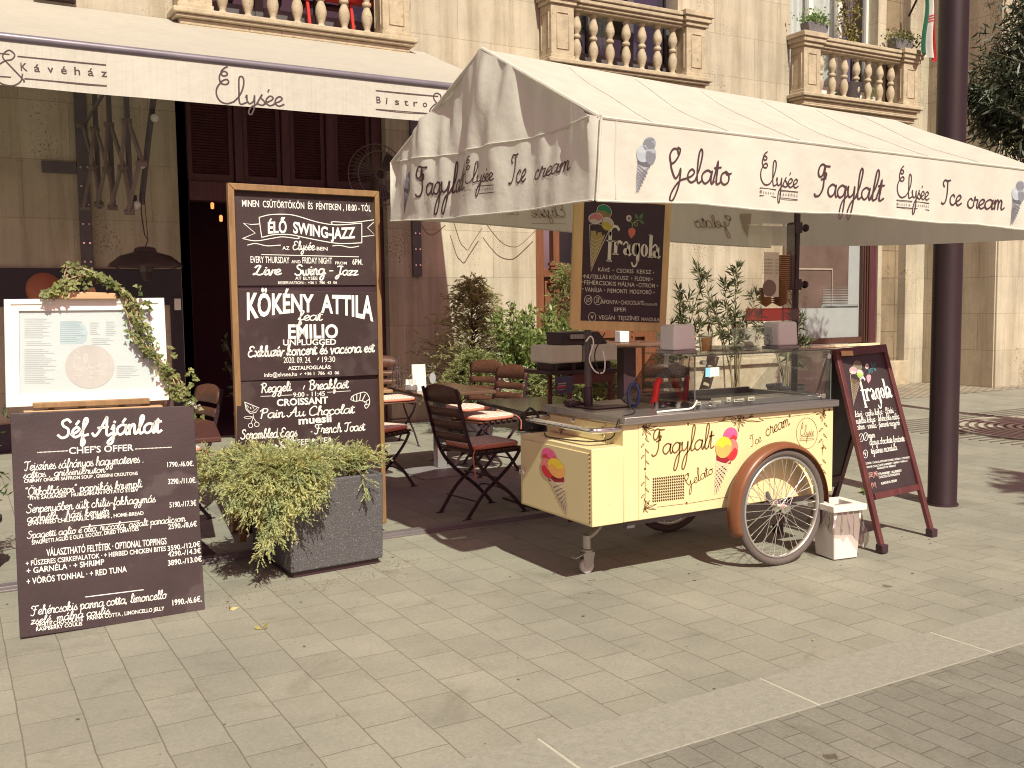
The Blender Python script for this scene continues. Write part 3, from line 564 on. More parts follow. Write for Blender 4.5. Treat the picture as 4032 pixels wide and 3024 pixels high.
# cafe door: dark interior, louvred transom
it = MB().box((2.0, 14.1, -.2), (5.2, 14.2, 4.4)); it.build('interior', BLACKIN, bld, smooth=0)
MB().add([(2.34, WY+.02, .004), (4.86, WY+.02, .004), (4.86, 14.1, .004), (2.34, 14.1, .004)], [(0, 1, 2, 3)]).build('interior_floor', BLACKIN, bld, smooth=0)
mb = MB()
for x in (2.345, 2.345+.0, 4.72): mb.box((x, 11.62, 0), (x+.135, 11.78, 4.2))
for i, x in enumerate((3.02, 3.58, 4.13)): mb.box((x, 11.623, 2.94), (x+.1, 11.777, 3.95))
mb.box((2.48, 11.6, 2.72), (4.72, 11.8, 2.94)).box((2.48, 11.61, 3.95), (4.72, 11.79, 4.2))
fr = mb.build('door_frame', WOODD, bld, bevel=.01)
for a, b in ((2.48, 3.02), (3.12, 3.58), (3.68, 4.13), (4.23, 4.72)):
    mb = MB().box((a+.01, 11.66, 2.945), (a+.06, 11.74, 3.945)).box((b-.06, 11.66, 2.945), (b-.01, 11.74, 3.945)).box((a+.06, 11.66, 2.945), (b-.06, 11.74, 3.03)).box((a+.06, 11.66, 3.86), (b-.06, 11.74, 3.945))
    for k in range(26): z = 3.045+k*.0315; mb.bar((a+.06, 11.69, z), (b-.06, 11.69, z), .045, .009, (0, .6, .8))
    mb.build('louvre', WOODD, fr)
# timber door with panels (second bay)
mb = MB()
for x0, x1 in ((7.035, 7.26), (7.42, 7.52), (8.02, 8.2), (8.72, 8.84), (9.02, 9.245)): mb.box((x0, 11.66, 0), (x1, 11.78, 3.5))
for x0, x1, d in ((7.26, 7.42, .03), (7.52, 8.02, .04), (8.2, 8.72, .04), (8.84, 9.02, .03)):
    for z0, z1 in ((0, .2), (.98, 1.1), (1.86, 1.98), (3.3, 3.5)): mb.box((x0, 11.663, z0), (x1, 11.777, z1))
dr = mb.build('timber_door', WOODO, bld, bevel=.008)
mb = MB()
for x0, x1 in ((7.26, 7.42), (7.52, 8.02), (8.2, 8.72), (8.84, 9.02)):
    for z0, z1 in ((.2, .98), (1.1, 1.86)):
        mb.box((x0+.002, 11.73, z0+.002), (x1-.002, 11.75, z1-.002)).box((x0+.04, 11.70, z0+.05), (x1-.04, 11.735, z1-.05))
mb.build('door_panel', WOODO, dr, bevel=.008)
mb = MB()
for x in (7.45, 8.1, 8.78):
    for z in (1.78, 2.02): mb.box((x-.13, 11.6, z), (x+.13, 11.66, z+.04)).box((x-.1, 11.62, z-.05), (x+.1, 11.66, z))
    for k in range(18): mb.sphere((x, 11.65, .25+k*.083), .018, 6, 4)
mb.build('carved_moulding', WOODO, dr)
MB().box((7.522, 11.72, 1.985), (8.718, 11.73, 3.295)).build('pane', M('dark_glass', (.02, .016, .02), .08), dr, smooth=0)
# shop window, third bay
win = MB()
for x0, x1 in ((11.655, 11.78), (13.62, 13.76)): win.box((x0, 11.58, .76), (x1, 11.72, 3.1))
win.box((11.78, 11.58, .76), (13.62, 11.72, .86)).box((11.78, 11.58, 2.95), (13.62, 11.72, 3.1))
for k in range(3): win.box((13.64+k*.045, 11.55-.012*k, .76), (13.665+k*.045, 11.58, 3.1))
win = win.build('shop_window', M('reddish_window_wood', (.075, .032, .024), .45, var=.25, stretch=(8, 8, .6)), bld, bevel=.006)
MB().box((13.765, 11.53, .74), (13.895, 11.8, 3.1)).build('frame', WOODD, win, bevel=.006)
MB().box((11.6, 11.38, .66), (13.93, 11.56, .70)).box((11.6, 11.43, .71), (13.9, 11.57, .75)).build('sill', M('cream_sill', (.66, .56, .40), .6), win, bevel=.005)
MB().box((11.78, 11.66, .86), (13.62, 11.668, 2.95)).build('pane', M('reflecting_shop_glass', (.13, .09, .075), .06, var=.3, scale=1.2), win, smooth=0)
FROST = M('frosted_film', (.30, .32, .32), .7, var=.05)
mb = MB().box((11.78, 11.652, .86), (13.62, 11.656, 1.36))
for i in range(34):
    for j in range(9):
        r_ = .016*(1-j*.085); x = 12.75+i*.0255*1.0; z = 1.375+j*.042
        if x < 13.6: mb.box((x-r_*.6, 11.652, z-r_), (x+r_*.6, 11.656, z+r_))
mb.box((12.72, 11.652, 1.36), (13.62, 11.655, 1.41)).box((13.35, 11.6525, 1.36), (13.62, 11.6545, 2.94))
mb.build('frosted_film', FROST, win, smooth=0)
mb = MB().box((11.9, 11.645, 2.0), (12.95, 11.65, 2.02)).box((12.95, 11.645, 1.4), (12.96, 11.65, 2.02)); mb.build('painted_reflection', M('pale_reflection_bar', (.4, .34, .28), .5), win, smooth=0)  # pale bars on the pane, a reflection put into the colour
# painted dado band and panel lines behind the terrace (left of the door)
mb = MB().box((-3, 11.47, 1.53), (2.33, 11.498, 1.93)).box((2.2, 11.474, .1), (2.33, 11.496, 1.53)).box((-3, 11.474, 0), (2.2, 11.496, .3)); mb.build('painted_dado', NAVY, bld, smooth=0)
MB().box((2.24, 11.44, 1.47), (2.31, 11.47, 1.6)).build('wall_switch', WHITEP, bld, bevel=.004)
mb = MB().box((.96, 11.4, 4.70), (1.36, 11.499, 4.86))
vg = mb.build('vent_grille', BLACKM, bld, bevel=.01)
mb = MB()
for k in range(4): mb.bar((.98, 11.385, 4.725+k*.035), (1.34, 11.385, 4.725+k*.035), .02, .012)
mb.build('slat', GALV, vg)

# balconies
BAL = [(.0, .0), (.05, .0), (.055, .015), (.04, .03), (.034, .05), (.05, .09), (.066, .15), (.068, .19), (.058, .24), (.038, .29), (.036, .305), (.052, .315), (.058, .335), (.052, .355), (.036, .365), (.04, .39), (.062, .43), (.068, .47), (.06, .52), (.044, .57), (.036, .61), (.05, .625), (.055, .64), (.055, .66), (0, .66)]
def pier(mb, x, y, z0, z1, w, d):
    mb.box((x, y, z0), (x+w, y+d, z1))
    return mb
def balcony(x0, x1):
    yf, zb = 11.2, 4.73
    mb = MB()
    for (dy, z0, z1) in ((.0, zb-.06, zb), (.03, zb-.10, zb-.062), (.075, zb-.17, zb-.102), (.05, zb-.20, zb-.172), (.1, zb-.27, zb-.202)):
        mb.box((x0-.07+dy, yf-.07+dy, z0), (x1+.07-dy, WY-.002, z1))
    slab = mb.build('balcony', LIME, bld, bevel=.012)
    for xa in (x0, x1-.36):
        mb = MB().box((xa, yf, zb+.002), (xa+.36, yf+.29, 5.44)).box((xa-.012, yf-.012, zb+.002), (xa+.372, yf+.29, zb+.06))
        mb.box((xa-.03, yf-.03, 5.442), (xa+.39, yf+.292, 5.5)).box((xa-.06, yf-.06, 5.502), (xa+.42, yf+.294, 5.57)).box((xa-.085, yf-.085, 5.572), (xa+.445, yf+.296, 5.65))
        fx = xa+.18
        for a, b, c, d in ((fx-.1, fx-.085, 4.86, 5.34), (fx+.085, fx+.1, 4.86, 5.34), (fx-.085, fx+.085, 4.86, 4.875), (fx-.085, fx+.085, 5.325, 5.34)): mb.box((a, yf-.012, c), (b, yf+.003, d))
        for a, b, c, d in ((yf+.05, yf+.065, 4.86, 5.34), (yf+.23, yf+.245, 4.86, 5.34), (yf+.065, yf+.23, 5.325, 5.34)): mb.box((xa-.012, a, c), (xa+.003, b, d))
        mb.build('pier', LIME, slab, bevel=.008)
    mb = MB().box((x0+.362, yf+.05, 5.42), (x1-.362, yf+.25, 5.455)).box((x0+.392, yf+.02, 5.457), (x1-.392, yf+.27, 5.50)).box((x0+.42, yf-.01, 5.502), (x1-.42, yf+.28, 5.56)).box((x0+.448, yf-.03, 5.562), (x1-.448, yf+.285, 5.62))
    mb.build('handrail', LIME, slab, bevel=.012)
    n = 7; sp = (x1-x0-.72)/n
    b0 = MB().lathe(BAL, (0, 0, 0), 14, cap=False).build('baluster', LIME, slab, local=True, smooth=60)
    for i in range(n):
        b = b0 if i == 0 else b0.copy()
        if i: COL.objects.link(b); b.parent = slab
        b.location = V(x0+.36+sp*(i+.5), yf+.15, zb+.03)-wloc(slab); b.scale = (1, 1, 1)
        b.rotation_euler = (0, 0, i*1.3)
    mb = MB()
    for i in range(n): x = x0+.36+sp*(i+.5); mb.box((x-.065, yf+.085, zb+.002), (x+.065, yf+.215, zb+.03))
    mb.build('baluster_base', LIME, slab)
    return slab
for x0, x1 in ((2.36, 5.09), (7.12, 9.78), (11.77, 14.45)): balcony(x0-.0, x1)
# the windows above the balconies
CURT = M('white_curtain', (.75, .74, .72), .9, var=.1, scale=4, stretch=(9, 1, .3)); GREYW = M('dark_grey_frame', (.09, .075, .08), .5)
def upper(x0, x1, fm, pane, curtain):
    mb = MB(); n = 3; w_ = (x1-x0)/n
    for i in range(n+1): x = x0+w_*i; mb.box((x-(0 if i == 0 else .05), 11.7, 4.74), (x+(.05 if i < n else 0), 11.79, 7.6))
    for i in range(n): mb.box((x0+w_*i+.052, 11.703, 4.74), (x0+w_*(i+1)-.052, 11.787, 5.0)).box((x0+w_*i+.052, 11.703, 7.45), (x0+w_*(i+1)-.052, 11.787, 7.6))
    wn = mb.build('balcony_window', fm, bld, bevel=.006)
    MB().box((x0+.05, 11.745, 5.0), (x1-.05, 11.75, 7.45)).build('pane', pane, wn, smooth=0)
    if curtain:
        def fn(u, v): return (x0+.05+u*(x1-x0-.1)*curtain, 11.9+.035*math.sin(u*95)+.01*math.sin(u*31), 4.76+v*2.8)
        MB().grid(160, 1, fn).build('curtain', CURT, wn, smooth=80, fix=False)
    MB().box((x0-.05, 12.9, 4.4), (x1+.05, 12.95, 7.7)).build('interior', BLACKIN, wn, smooth=0)
upper(2.65, 4.85, GREYW, WGLASS, 0); upper(7.4, 9.5, GREYW, WGLASS, .55); upper(11.76, 13.8, WHITEP, GLASS, .8)
mb = MB()
for x in (3.95, 4.5): mb.bar((x, 11.56, 4.74), (x-.06, 11.6, 5.6), .035, .035)
chb = thing('folding_chair', 'bright red chair glimpsed between the pale balusters above the café awning', 'chair', (4.3, 11.6, 4.73))
mb.build('leg', M('red_lacquer', (.55, .03, .02), .4), chb)
MB().box((3.9, 11.5, 5.16), (4.8, 11.66, 5.2)).build('seat', MATS['red_lacquer'], chb, bevel=.005)

# ---------------------------------------------------------------- café awning on scissor arms
AY = 8.4
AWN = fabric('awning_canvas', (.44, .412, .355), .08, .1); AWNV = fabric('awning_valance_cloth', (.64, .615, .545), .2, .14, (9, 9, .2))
aw = thing('cafe_awning', 'long cream canvas awning with scripted valance over the café door', 'awning', (3, AY, 3.2))
XL, XR = -2.5, 5.38
def awfab(u, v):   # v 0 front .. 1 wall
    x = XL+u*(XR-XL); y = AY+v*(WY-.05-AY); z = 3.555+v*(4.66-3.555)-.05*math.sin(math.pi*v)+.012*math.sin(x*3.1+v*2)*math.sin(math.pi*v); return (x, y, z)
MB().grid(90, 14, awfab).build('canopy', AWN, aw, smooth=80, fix=False)
MB().lathe([(.034, XL), (.034, XR+.03)], (0, AY-.01, 3.53), 14, 'x').build('front_bar', M('lilac_grey_tube', (.20, .18, .215), .35, .3), aw)
VP = Plane((0, AY-.02, 3.3), (0, -1, 0))
def valy(x, z): return AY-.02+.01*math.sin(x*2.3+.4)*(3.5-z)/.35+.006*math.sin(x*7.1)*(3.5-z)/.35
def valf(u, v): x = XL+u*(XR-XL); z = 3.505-v*(.325+.01*math.sin(x*1.1)); return (x, valy(x, z), z)
va = MB().grid(120, 6, valf).build('valance', AWNV, aw, smooth=80, fix=False)
L = Letters(VP, crop(0, 0, .6076), .003, lambda p: (p[0], valy(p[0], p[2])-.003, p[2]))
GREYINK = M('grey_brown_print', (.075, .048, .05), .8)
kav = lambda s, a, b, h: L.text(s, a, b, h, off=.012)
for i, ch in enumerate('Kávéház'):
    x = 135+i*87; y = 457+i*6.5; kav(ch, (x, y), (x+(44 if i == 0 else 38), y+3), 50 if ch in 'Kh' else 50)
L.line([(115, 365), (685, 421)], 8, spl=False); L.line([(160, 509), (690, 556)], 8, spl=False); L.line([(0, 345), (60, 352)], 7, spl=False); L.line([(0, 494), (70, 499)], 7, spl=False)
L.line([(-60, 520), (-30, 440), (30, 395), (75, 385), (95, 355), (60, 325), (25, 345), (20, 375), (60, 420), (150, 515), (155, 530)], 9); L.line([(145, 480), (135, 525), (90, 553), (40, 550), (0, 535), (-50, 500)], 9)
L.cut(); elysee(L, (1395, 668), (1835, 690), 170, .075, False)
for i, ch in enumerate('Bistro'):
    x = 2212+225+i*60; y = 668+i*6
L.cut(); L2 = crop(1344, 0, .6076); L.cr = L2
for i, ch in enumerate('Bistro'): x = 228+i*60; y = 667+i*5; L.text(ch, (x, y), (x+(10 if ch == 'i' else 28), y+2), 42, off=.012)
L.line([(225, 587), (625, 625)], 7, spl=False); L.line([(225, 708), (590, 738)], 7, spl=False); L.line([(760, 745), (690, 760), (600, 760), (572, 720), (600, 680), (640, 655), (640, 615), (610, 605), (597, 630), (620, 670), (720, 760)], 8)
L.build('lettering', GREYINK, va)
# guide rails on the wall and the scissor arms
for xr in (1.36, 5.24):
    g = MB().box((xr-.06, WY-.05, 1.86), (xr+.06, WY-.002, 4.5)).box((xr-.40, WY-.04, 2.93), (xr-.062, WY-.003, 3.05)).build('guide_rail', IRON, aw, bevel=.004)
    mb = MB()
    for k in range(6):
        for dx in (-.03, .03): mb.lathe([(.012, 0), (.012, .012), (.004, .016)], (xr+dx*(1 if k % 2 else -1), WY-.068, 2.0+k*.2), 8, 'y')
    mb.build('bolt', CHROME, g)
    if xr > 3: MB().tube([(xr, WY-.1, 3.4), (xr, AY, 3.5)], .02, 6).build('stay', IRON, aw); continue
    SC = Plane((1.30, 11.3, 0), (1.7, .22, 0)); q1 = crop(0, 0, .6076); sp = lambda p, dx: SC.at(q1(*p))+V(dx, 0, 0)
    Tn = [(528, 812), (612, 838), (705, 808), (820, 785)]; Mn = [(602, 1085), (692, 1100), (796, 1090), (915, 1060)]; Bn = [(548, 1345), (640, 1325), (728, 1345), (838, 1375)]
    arm = MB()
    for pth, dx in (((Tn[0], Mn[0], Bn[1]), .015), ((Tn[1], Mn[1], Bn[2]), .015), ((Tn[2], Mn[2], Bn[3]), .015), ((Tn[1], Mn[0], Bn[0]), -.015), ((Tn[2], Mn[1], Bn[1]), -.015), ((Tn[3], Mn[2], Bn[2]), -.015), ((Tn[3], Mn[3]), .015), ((Bn[3], Mn[3]), -.015)):
        for a, b in zip(pth, pth[1:]): arm.bar(sp(a, dx), sp(b, dx), .02, .055)
    for p in Tn+Mn+Bn: arm.lathe([(.026, -.045), (.026, .045)], sp(p, 0), 8, 'x')
    arm.build('scissor_arm', M('worn_grey_arm', (.17, .135, .125), .5, var=.25), aw)
    for a, b in (((556, 560), (585, 1350)), ((645, 560), (668, 1332)), ((760, 575), (778, 1356))):
        p, q = sp(a, .05), sp(b, .05); y = (p[1]+q[1])/2; MB().box((p[0]+.01, y-.045, q[2]), (p[0]+.05, y+.045, p[2]+.25)).build('slide_bar', IRON, aw, bevel=.004)
    MB().tube([(1.705, 10.1, 2.5), (1.775, 9.98, 3.12), (1.88, 9.84, 3.9)], .028, 8).build('front_strut', IRON, aw)
    MB().tube([(xr, WY-.1, 3.4), (xr, AY, 3.5)], .02, 6).build('stay', IRON, aw)
# ---------------------------------------------------------------- chef's board
PINE = M('honey_pine', (.25, .14, .06), .55, var=.25, scale=6, bump=.1, stretch=(5, 5, .8)); PALEWOOD = M('pale_raw_wood', (.5, .3, .17), .6, var=.2, scale=6, stretch=(.6, 5, 5))
def slab_quad(name, pts, n, th, m, parent, bevel=.002):
    """board with the given four front corners"""
    return MB().prism([V(*p) for p in pts], -V(*n)*th).build(name, m, parent, bevel=bevel, smooth=0)
cb = thing('chalkboard', "chef's offer chalkboard listing dishes, standing on the pavement below the white framed menu", 'menu board', (.63, 4.92, 0))
CP = Plane((.63, 4.895, 0), (.02, -1, .115)); cc = crop(0, 1560, .5907)
corn = [CP.at(cc(*p)) for p in ((133, 1612), (1368, 1437), (1291, 62), (68, 117))]
pn = slab_quad('panel', corn, CP.n, .012, M('chalkboard_worn', (.046, .028, .031), .5, var=.28, scale=2.5, bump=.1, spots=((.072, .05, .052), 4, .57)), cb)
L = Letters(CP, cc, .0015)
T = L.text
T('Séf Ajánlat', (385, 280), (1070, 240), 118, 's', .125); T("CHEF'S OFFER", (460, 385), (890, 362), 42, off=.012)
L.dots((252, 375), (450, 364), 24, 3); L.dots((902, 352), (1140, 340), 28, 3)
for a in (('Tejszínes sáfrányos hagymateves .', (160, 498), (960, 440), 66), ('sajtos , grissinikruton', (155, 548), (700, 508), 52), ('"Ötkolbászos" paprikás krumpli', (165, 665), (945, 606), 60), ('Serpenyőben sült chilis-fokhagymás', (175, 780), (1035, 705), 62), ('garnéla , házi kenyér', (180, 838), (725, 784), 54), ('Spagetti aglio e olio, ruccola, aszalt paradicsom', (180, 950), (1235, 833), 52), ('Fehércsokis panna cotta, limoncello', (205, 1462), (1108, 1347), 66), ('zselé, málna coulis', (205, 1522), (730, 1447), 54)): T(*a[:3], a[3]*.9, 's', .088)
for a in (('CREAMY ONION SAFFRON SOUP , GRISSINI CROUTONS', (160, 578), (918, 524), 22), ('1790.-/6.0€.', (1115, 472), (1292, 464), 32), ('"FIVE SAUSAGES"  HUNGARIAN POTATO STEW', (185, 692), (922, 634), 23), ('3290.-/11.0€.', (1120, 586), (1308, 576), 34), ('PAN-FRIED CHILI-GARLIC SHRIMPS , HOME-BREAD', (205, 860), (957, 790), 24), ('5190.-/17.3€', (1130, 742), (1308, 728), 35), ('SPAGHETTI AGLIO E OLIO, ROCKET, DRIED TOMATOES', (212, 990), (925, 895), 26), ('2590.-/8,6€', (1122, 887), (1312, 866), 34),
          ('VÁLASZTHATÓ FELTÉTEK · OPTIONAL TOPPINGS', (310, 1066), (1110, 986), 44), ('+ FŰSZERES CSIRKEFALATOK · + HERBED CHICKEN BITES', (172, 1132), (1105, 1030), 31), ('3590.-/12.0€', (1118, 1032), (1335, 1000), 33), ('+ GARNÉLA · + SHRIMP', (178, 1184), (695, 1122), 37), ('4290.-/14.3€', (1120, 1070), (1338, 1045), 33), ('+ VÖRÖS TONHAL · + RED TUNA', (178, 1256), (845, 1170), 39), ('3890.-/13.0€', (1120, 1130), (1345, 1100), 35),
          ('WHITE CHOCOLATE   PANNA COTTA , LIMONCELLO JELLY', (240, 1540), (1095, 1425), 25), ('RASPBERRY COULIS', (240, 1566), (548, 1527), 24), ('1990.-/6.6€.', (1150, 1395), (1345, 1368), 37)): T(*a, 'c', off=.014)
L.line([(540, 874), (930, 830)], 5, spl=False); L.line([(570, 1338), (955, 1290)], 6, spl=False)
L.build('lettering', WHITEINK, cb)
# back struts of the board
mb = MB().bar((.3, 5.08, .9), (.3, 5.42, 0), .035, .02).bar((.95, 5.07, .88), (.95, 5.4, 0), .035, .02); mb.build('leg', PINE, cb)
# easel and framed menu
ea = thing('easel', 'wooden easel holding up the white framed menu behind the chef board', 'easel', (.6, 5.25, 0))
ET = crop(0, 1000, .3859); EP = Plane((.6, 5.07, 1.1), (.02, -1, .08))
mb = MB().bar((.28, 5.2, 0), (.5, 5.16, 1.62), .045, .03).bar((.95, 5.2, 0), (.62, 5.16, 1.6), .045, .03).bar((.6, 5.6, 0), (.56, 5.17, 1.55), .04, .03); mb.build('leg', PALEWOOD, ea, bevel=.003)
def ledge(a, b, c, d, name, m):
    q = [EP.at(ET(*p))-V(0, .035, 0) for p in (a, b, c, d)]; return MB().prism(q, (0, .06, 0)).build(name, m, ea, bevel=.004)
ledge((330, 1572), (1518, 1525), (1516, 1466), (330, 1515), 'tray', PINE); ledge((598, 462), (1178, 462), (1178, 400), (598, 378), 'clamp', PALEWOOD)
ledge((238, 1618), (1650, 1560), (1648, 1540), (238, 1600), 'cross_bar', PALEWOOD)
fm = thing('framed_menu', 'glazed paper menu in a wide white frame with a wreath of ivy', 'framed menu', (.6, 5.06, 1.05))
out = [(62, 1566), (1722, 1490), (1672, 448), (40, 462)]; inn = [(204, 1440), (1580, 1386), (1530, 570), (192, 582)]
mb = MB()
for i in range(4):
    j = (i+1) % 4; mb.prism([EP.at(ET(*p)) for p in (out[i], out[j], inn[j], inn[i])], (0, .03, 0))
    mb.prism([EP.at(ET(*p))+V(0, -.006, 0) for p in (out[i], out[j], [V(*out[j])*.55+V(*inn[j])*.45][0], [V(*out[i])*.55+V(*inn[i])*.45][0])], (0, .0055, 0))
mb.build('frame', WHITEP, fm, bevel=.002, smooth=0)
PAPER = M('menu_paper', (.54, .61, .62), .6, var=.03)
MB().prism([EP.at(ET(*p))+V(0, .012, 0) for p in inn], (0, .004, 0)).build('paper', PAPER, fm, smooth=0)
L = Letters(Plane(EP.o+V(0, .012, 0), EP.n), ET, .001)
for x0, x1, y0, y1 in ((250, 580, 660, 860), (250, 580, 970, 1330), (920, 1030, 700, 820), (1080, 1200, 690, 840), (1190, 1420, 1140, 1270), (940, 1180, 860, 920), (260, 560, 890, 940)):
    y = y0
    while y < y1: xe = x0+(x1-x0)*rnd.uniform(.55, 1); L.poly([(x0, y), (xe, y), (xe, y+7), (x0, y+7)]); y += 19
L.build('menu_print', M('pale_grey_print', (.455, .50, .505), .8), fm)
L.__init__(L.pl, ET, .0008); L.poly([(610, 690), (760, 680), (860, 720), (896, 800), (880, 880), (840, 915), (610, 920)]); L.build('menu_print', M('pale_blue_print', (.44, .56, .60), .8), fm)
L.__init__(L.pl, ET, .0012)
for k in range(11): y = 690+k*20; L.poly([(612, y), (612+rnd.uniform(120, 270), y), (612+rnd.uniform(120, 250), y+7), (612, y+7)])
L.build('menu_print', M('slate_print', (.31, .385, .42), .8), fm)
L.__init__(L.pl, ET, .0014); L.ell((915, 1150), 252, 222, n=40); L.build('menu_emblem', M('pale_rose_print', (.50, .49, .47), .8), fm)
L.__init__(L.pl, ET, .002); elysee(L, (745, 1180), (1095, 1165), 150, .07); L.line([(745, 1196), (1095, 1186)], 6, spl=False); L.line([(750, 1242), (1095, 1232)], 6, spl=False)
L.build('lettering', M('faint_white_print', (.60, .59, .57), .8), fm)
MB().prism([EP.at(ET(*p))+V(0, .003, 0) for p in inn], (0, .003, 0)).build('glass', glass('menu_glass', (.99, .99, .99), .03, .08), fm, smooth=0)
# ivy over the frame
iv = thing('ivy_garland', 'trailing ivy with bare stems draped over the white menu frame', 'ivy', (.7, 5.0, 1.5))
path = [(430, 430), (560, 370), (680, 300), (760, 200), (880, 180), (1000, 230), (1120, 290), (1250, 380), (1330, 500), (1360, 620), (1420, 760), (1440, 880), (1500, 990), (1580, 1080), (1680, 1180), (1760, 1290), (1800, 1390), (1820, 1500)]
wdt = [40, 70, 110, 140, 140, 125, 120, 135, 140, 155, 170, 175, 165, 175, 180, 170, 150, 120]
IVS = MB(); P = []; D = []
for s_ in range(16):
    o = [rnd.uniform(-1, 1) for _ in path]; a = rnd.randrange(0, 9); b = min(len(path), a+rnd.randrange(6, 12))
    pts = []
    for i in range(a, b):
        t = math.sin(s_*1.7+i*.5)*.7+.25*o[i]; p = EP.at(ET(path[i][0]+wdt[i]*t*.75, path[i][1]+wdt[i]*t*.45)); pts.append(p+V(0, -.02-.03*abs(o[i]), .0))
    IVS.tube(crspline(pts, 4), .003, 5)
IVS.build('stem', M('ivy_stem', (.45, .33, .22), .7), iv)
for i in range(len(path)-1):
    for k in range(46):
        t = rnd.random(); u = rnd.gauss(0, .62); wd_ = wdt[i]; q = (path[i][0]*(1-t)+path[i+1][0]*t+wd_*u*.8, path[i][1]*(1-t)+path[i+1][1]*t+wd_*u*.55+rnd.uniform(-20, 20))
        P.append(EP.at(ET(*q))+V(0, -.015-rnd.random()*.05, 0)); D.append(V(rnd.uniform(-1, 1), -.35, rnd.uniform(-1.2, .5)))
for q in ((1480, 520), (1520, 545), (1500, 500), (1400, 350), (1440, 400), (440, 420), (450, 405), (1720, 970), (1760, 1030), (1900, 1220), (1920, 1180), (1880, 1400), (1960, 1460), (1960, 1250), (1940, 1330)):
    for k in range(4): P.append(EP.at(ET(q[0]+rnd.uniform(-25, 25), q[1]+rnd.uniform(-25, 25)))+V(0, -.04, 0)); D.append(V(rnd.uniform(-1, 1), -.3, rnd.uniform(-1, .4)))
# lobed leaves: three overlapping diamonds per leaf
P = np.array(P); D = unit(np.array(D)); n = len(P); Nn = unit(nrng.normal(0, .45, (n, 3))+V(0, -1, .35)); S = unit(np.cross(D, Nn)); D = unit(np.cross(Nn, S)); sz = nrng.uniform(.011, .027, n)[:, None]
prof = [(0, 0), (-.35, -.15), (-.55, .25), (-.28, .42), (-.2, .7), (0, 1.05), (.2, .7), (.28, .42), (.55, .25), (.35, -.15)]
Vt = np.stack([P+S*sz*a+D*sz*b+Nn*sz*(.12*abs(a)) for a, b in prof], 1).reshape(-1, 3); k = len(prof)
npmesh('foliage', Vt, np.arange(n*k).reshape(n, k), leafmat('ivy_leaf', (.05, .085, .02), (.36, .37, .13), .35), iv)

# ---------------------------------------------------------------- tall event chalkboard
tb = thing('event_chalkboard', 'tall wood-framed chalkboard announcing swing jazz and breakfast, behind the juniper planter', 'menu board', (1.97, 6.0, 0))
TP = Plane((1.97, 5.965, 1.2), (0, -1, .02)); t1 = crop(870, 700, .3029); t2 = crop(870, 1120, .44)
FL, FR = 1.497, 2.462
mb = MB()
mb.prism([(FL, 5.95, .06), (FL+.037, 5.95, .06), (FL+.037, 5.95, 2.195), (FL, 5.95, 2.235)], (0, .045, 0)).prism([(FR-.03, 5.95, .06), (FR, 5.95, .06), (FR, 5.95, 2.23), (FR-.03, 5.95, 2.192)], (0, .045, 0))
mb.prism([(FL+.001, 5.951, 2.236), (FL+.038, 5.951, 2.196), (FR-.031, 5.951, 2.192), (FR-.001, 5.951, 2.231)], (0, .043, 0))
mb.build('frame', PINE, tb, bevel=.003)
MB().box((FL+.03, 5.985, .1), (FR-.03, 5.992, 2.2)).build('backing', BLACKM, tb, smooth=0)
MB().bar((1.6, 6.0, 1.6), (1.6, 6.5, 0), .04, .03).bar((2.36, 6.0, 1.6), (2.36, 6.5, 0), .04, .03).build('leg', PINE, tb)
pa = slab_quad('panel', [TP.at(t1(*p)) for p in ((212, 1405), (2040, 1395), (2040, 250), (180, 160))], TP.n, .008, BOARD, tb)
L = Letters(TP, t1, .0015); T = L.text
T('MINEN  CSÜTÖRTÖKÖN  ÉS  PÉNTEKEN , 18:00 - TÓL', (275, 372), (1950, 438), 82, off=.01)
def sway(x, y): return (x, y+.16*math.sin(2*math.pi*x)-.0)
T('ÉLŐ  SWING-JAZZ', (610, 722), (1745, 780), 140, off=.03, warp=sway)
L.line([(495, 515), (640, 480), (850, 475), (1000, 500), (1250, 575), (1500, 612), (1830, 590)], 11); L.line([(530, 775), (690, 740), (900, 740), (1150, 790), (1450, 845), (1620, 855), (1830, 845)], 11)
L.line([(495, 515), (510, 640), (530, 775)], 10); L.line([(1830, 590), (1830, 845)], 10, spl=False)
L.line([(500, 600), (400, 608), (292, 590), (445, 720), (280, 790)], 10, spl=False); L.line([(280, 790), (450, 820), (650, 790), (800, 768), (1000, 790), (1005, 760)], 10)
L.line([(1445, 600), (1450, 572), (1700, 580), (2025, 542)], 10); L.line([(2025, 542), (1905, 650), (2005, 748), (1835, 765)], 10, spl=False)
L.line([(345, 875), (450, 855), (600, 885), (775, 875)], 10); L.line([(1450, 885), (1550, 880), (1680, 905), (1790, 890)], 10)
T('AZ', (797, 935), (890, 938), 45, off=.012); T('Elysée', (930, 935), (1215, 940), 110, 's', .11); T('-BEN', (1215, 942), (1385, 946), 45, off=.012)
L.line([(525, 998), (1790, 1028)], 9, spl=False)
T('EVERY THURSDAY', (385, 1103), (890, 1112), 82, off=.008); T('AND', (915, 1110), (1035, 1112), 40, off=.012); T('FRIDAY NIGHT', (1060, 1112), (1445, 1118), 78, off=.008); T('FROM', (1485, 1125), (1635, 1128), 36, off=.012); T('6PM.', (1708, 1128), (1840, 1132), 72, off=.01)
T('Live', (415, 1265), (775, 1258), 125, 's', .13); T('Swing', (960, 1270), (1350, 1255), 135, 's', .13); T('-', (1400, 1240), (1460, 1240), 90, 's', .13); T('Jazz', (1490, 1262), (1775, 1270), 115, 's', .13)
T('AT ELYSÉE', (965, 1325), (1255, 1325), 38, off=.012); T('RESERVATION :  +36 1  786  43  06', (742, 1382), (1508, 1378), 34, off=.012)
L.build('lettering', WHITEINK, pa)
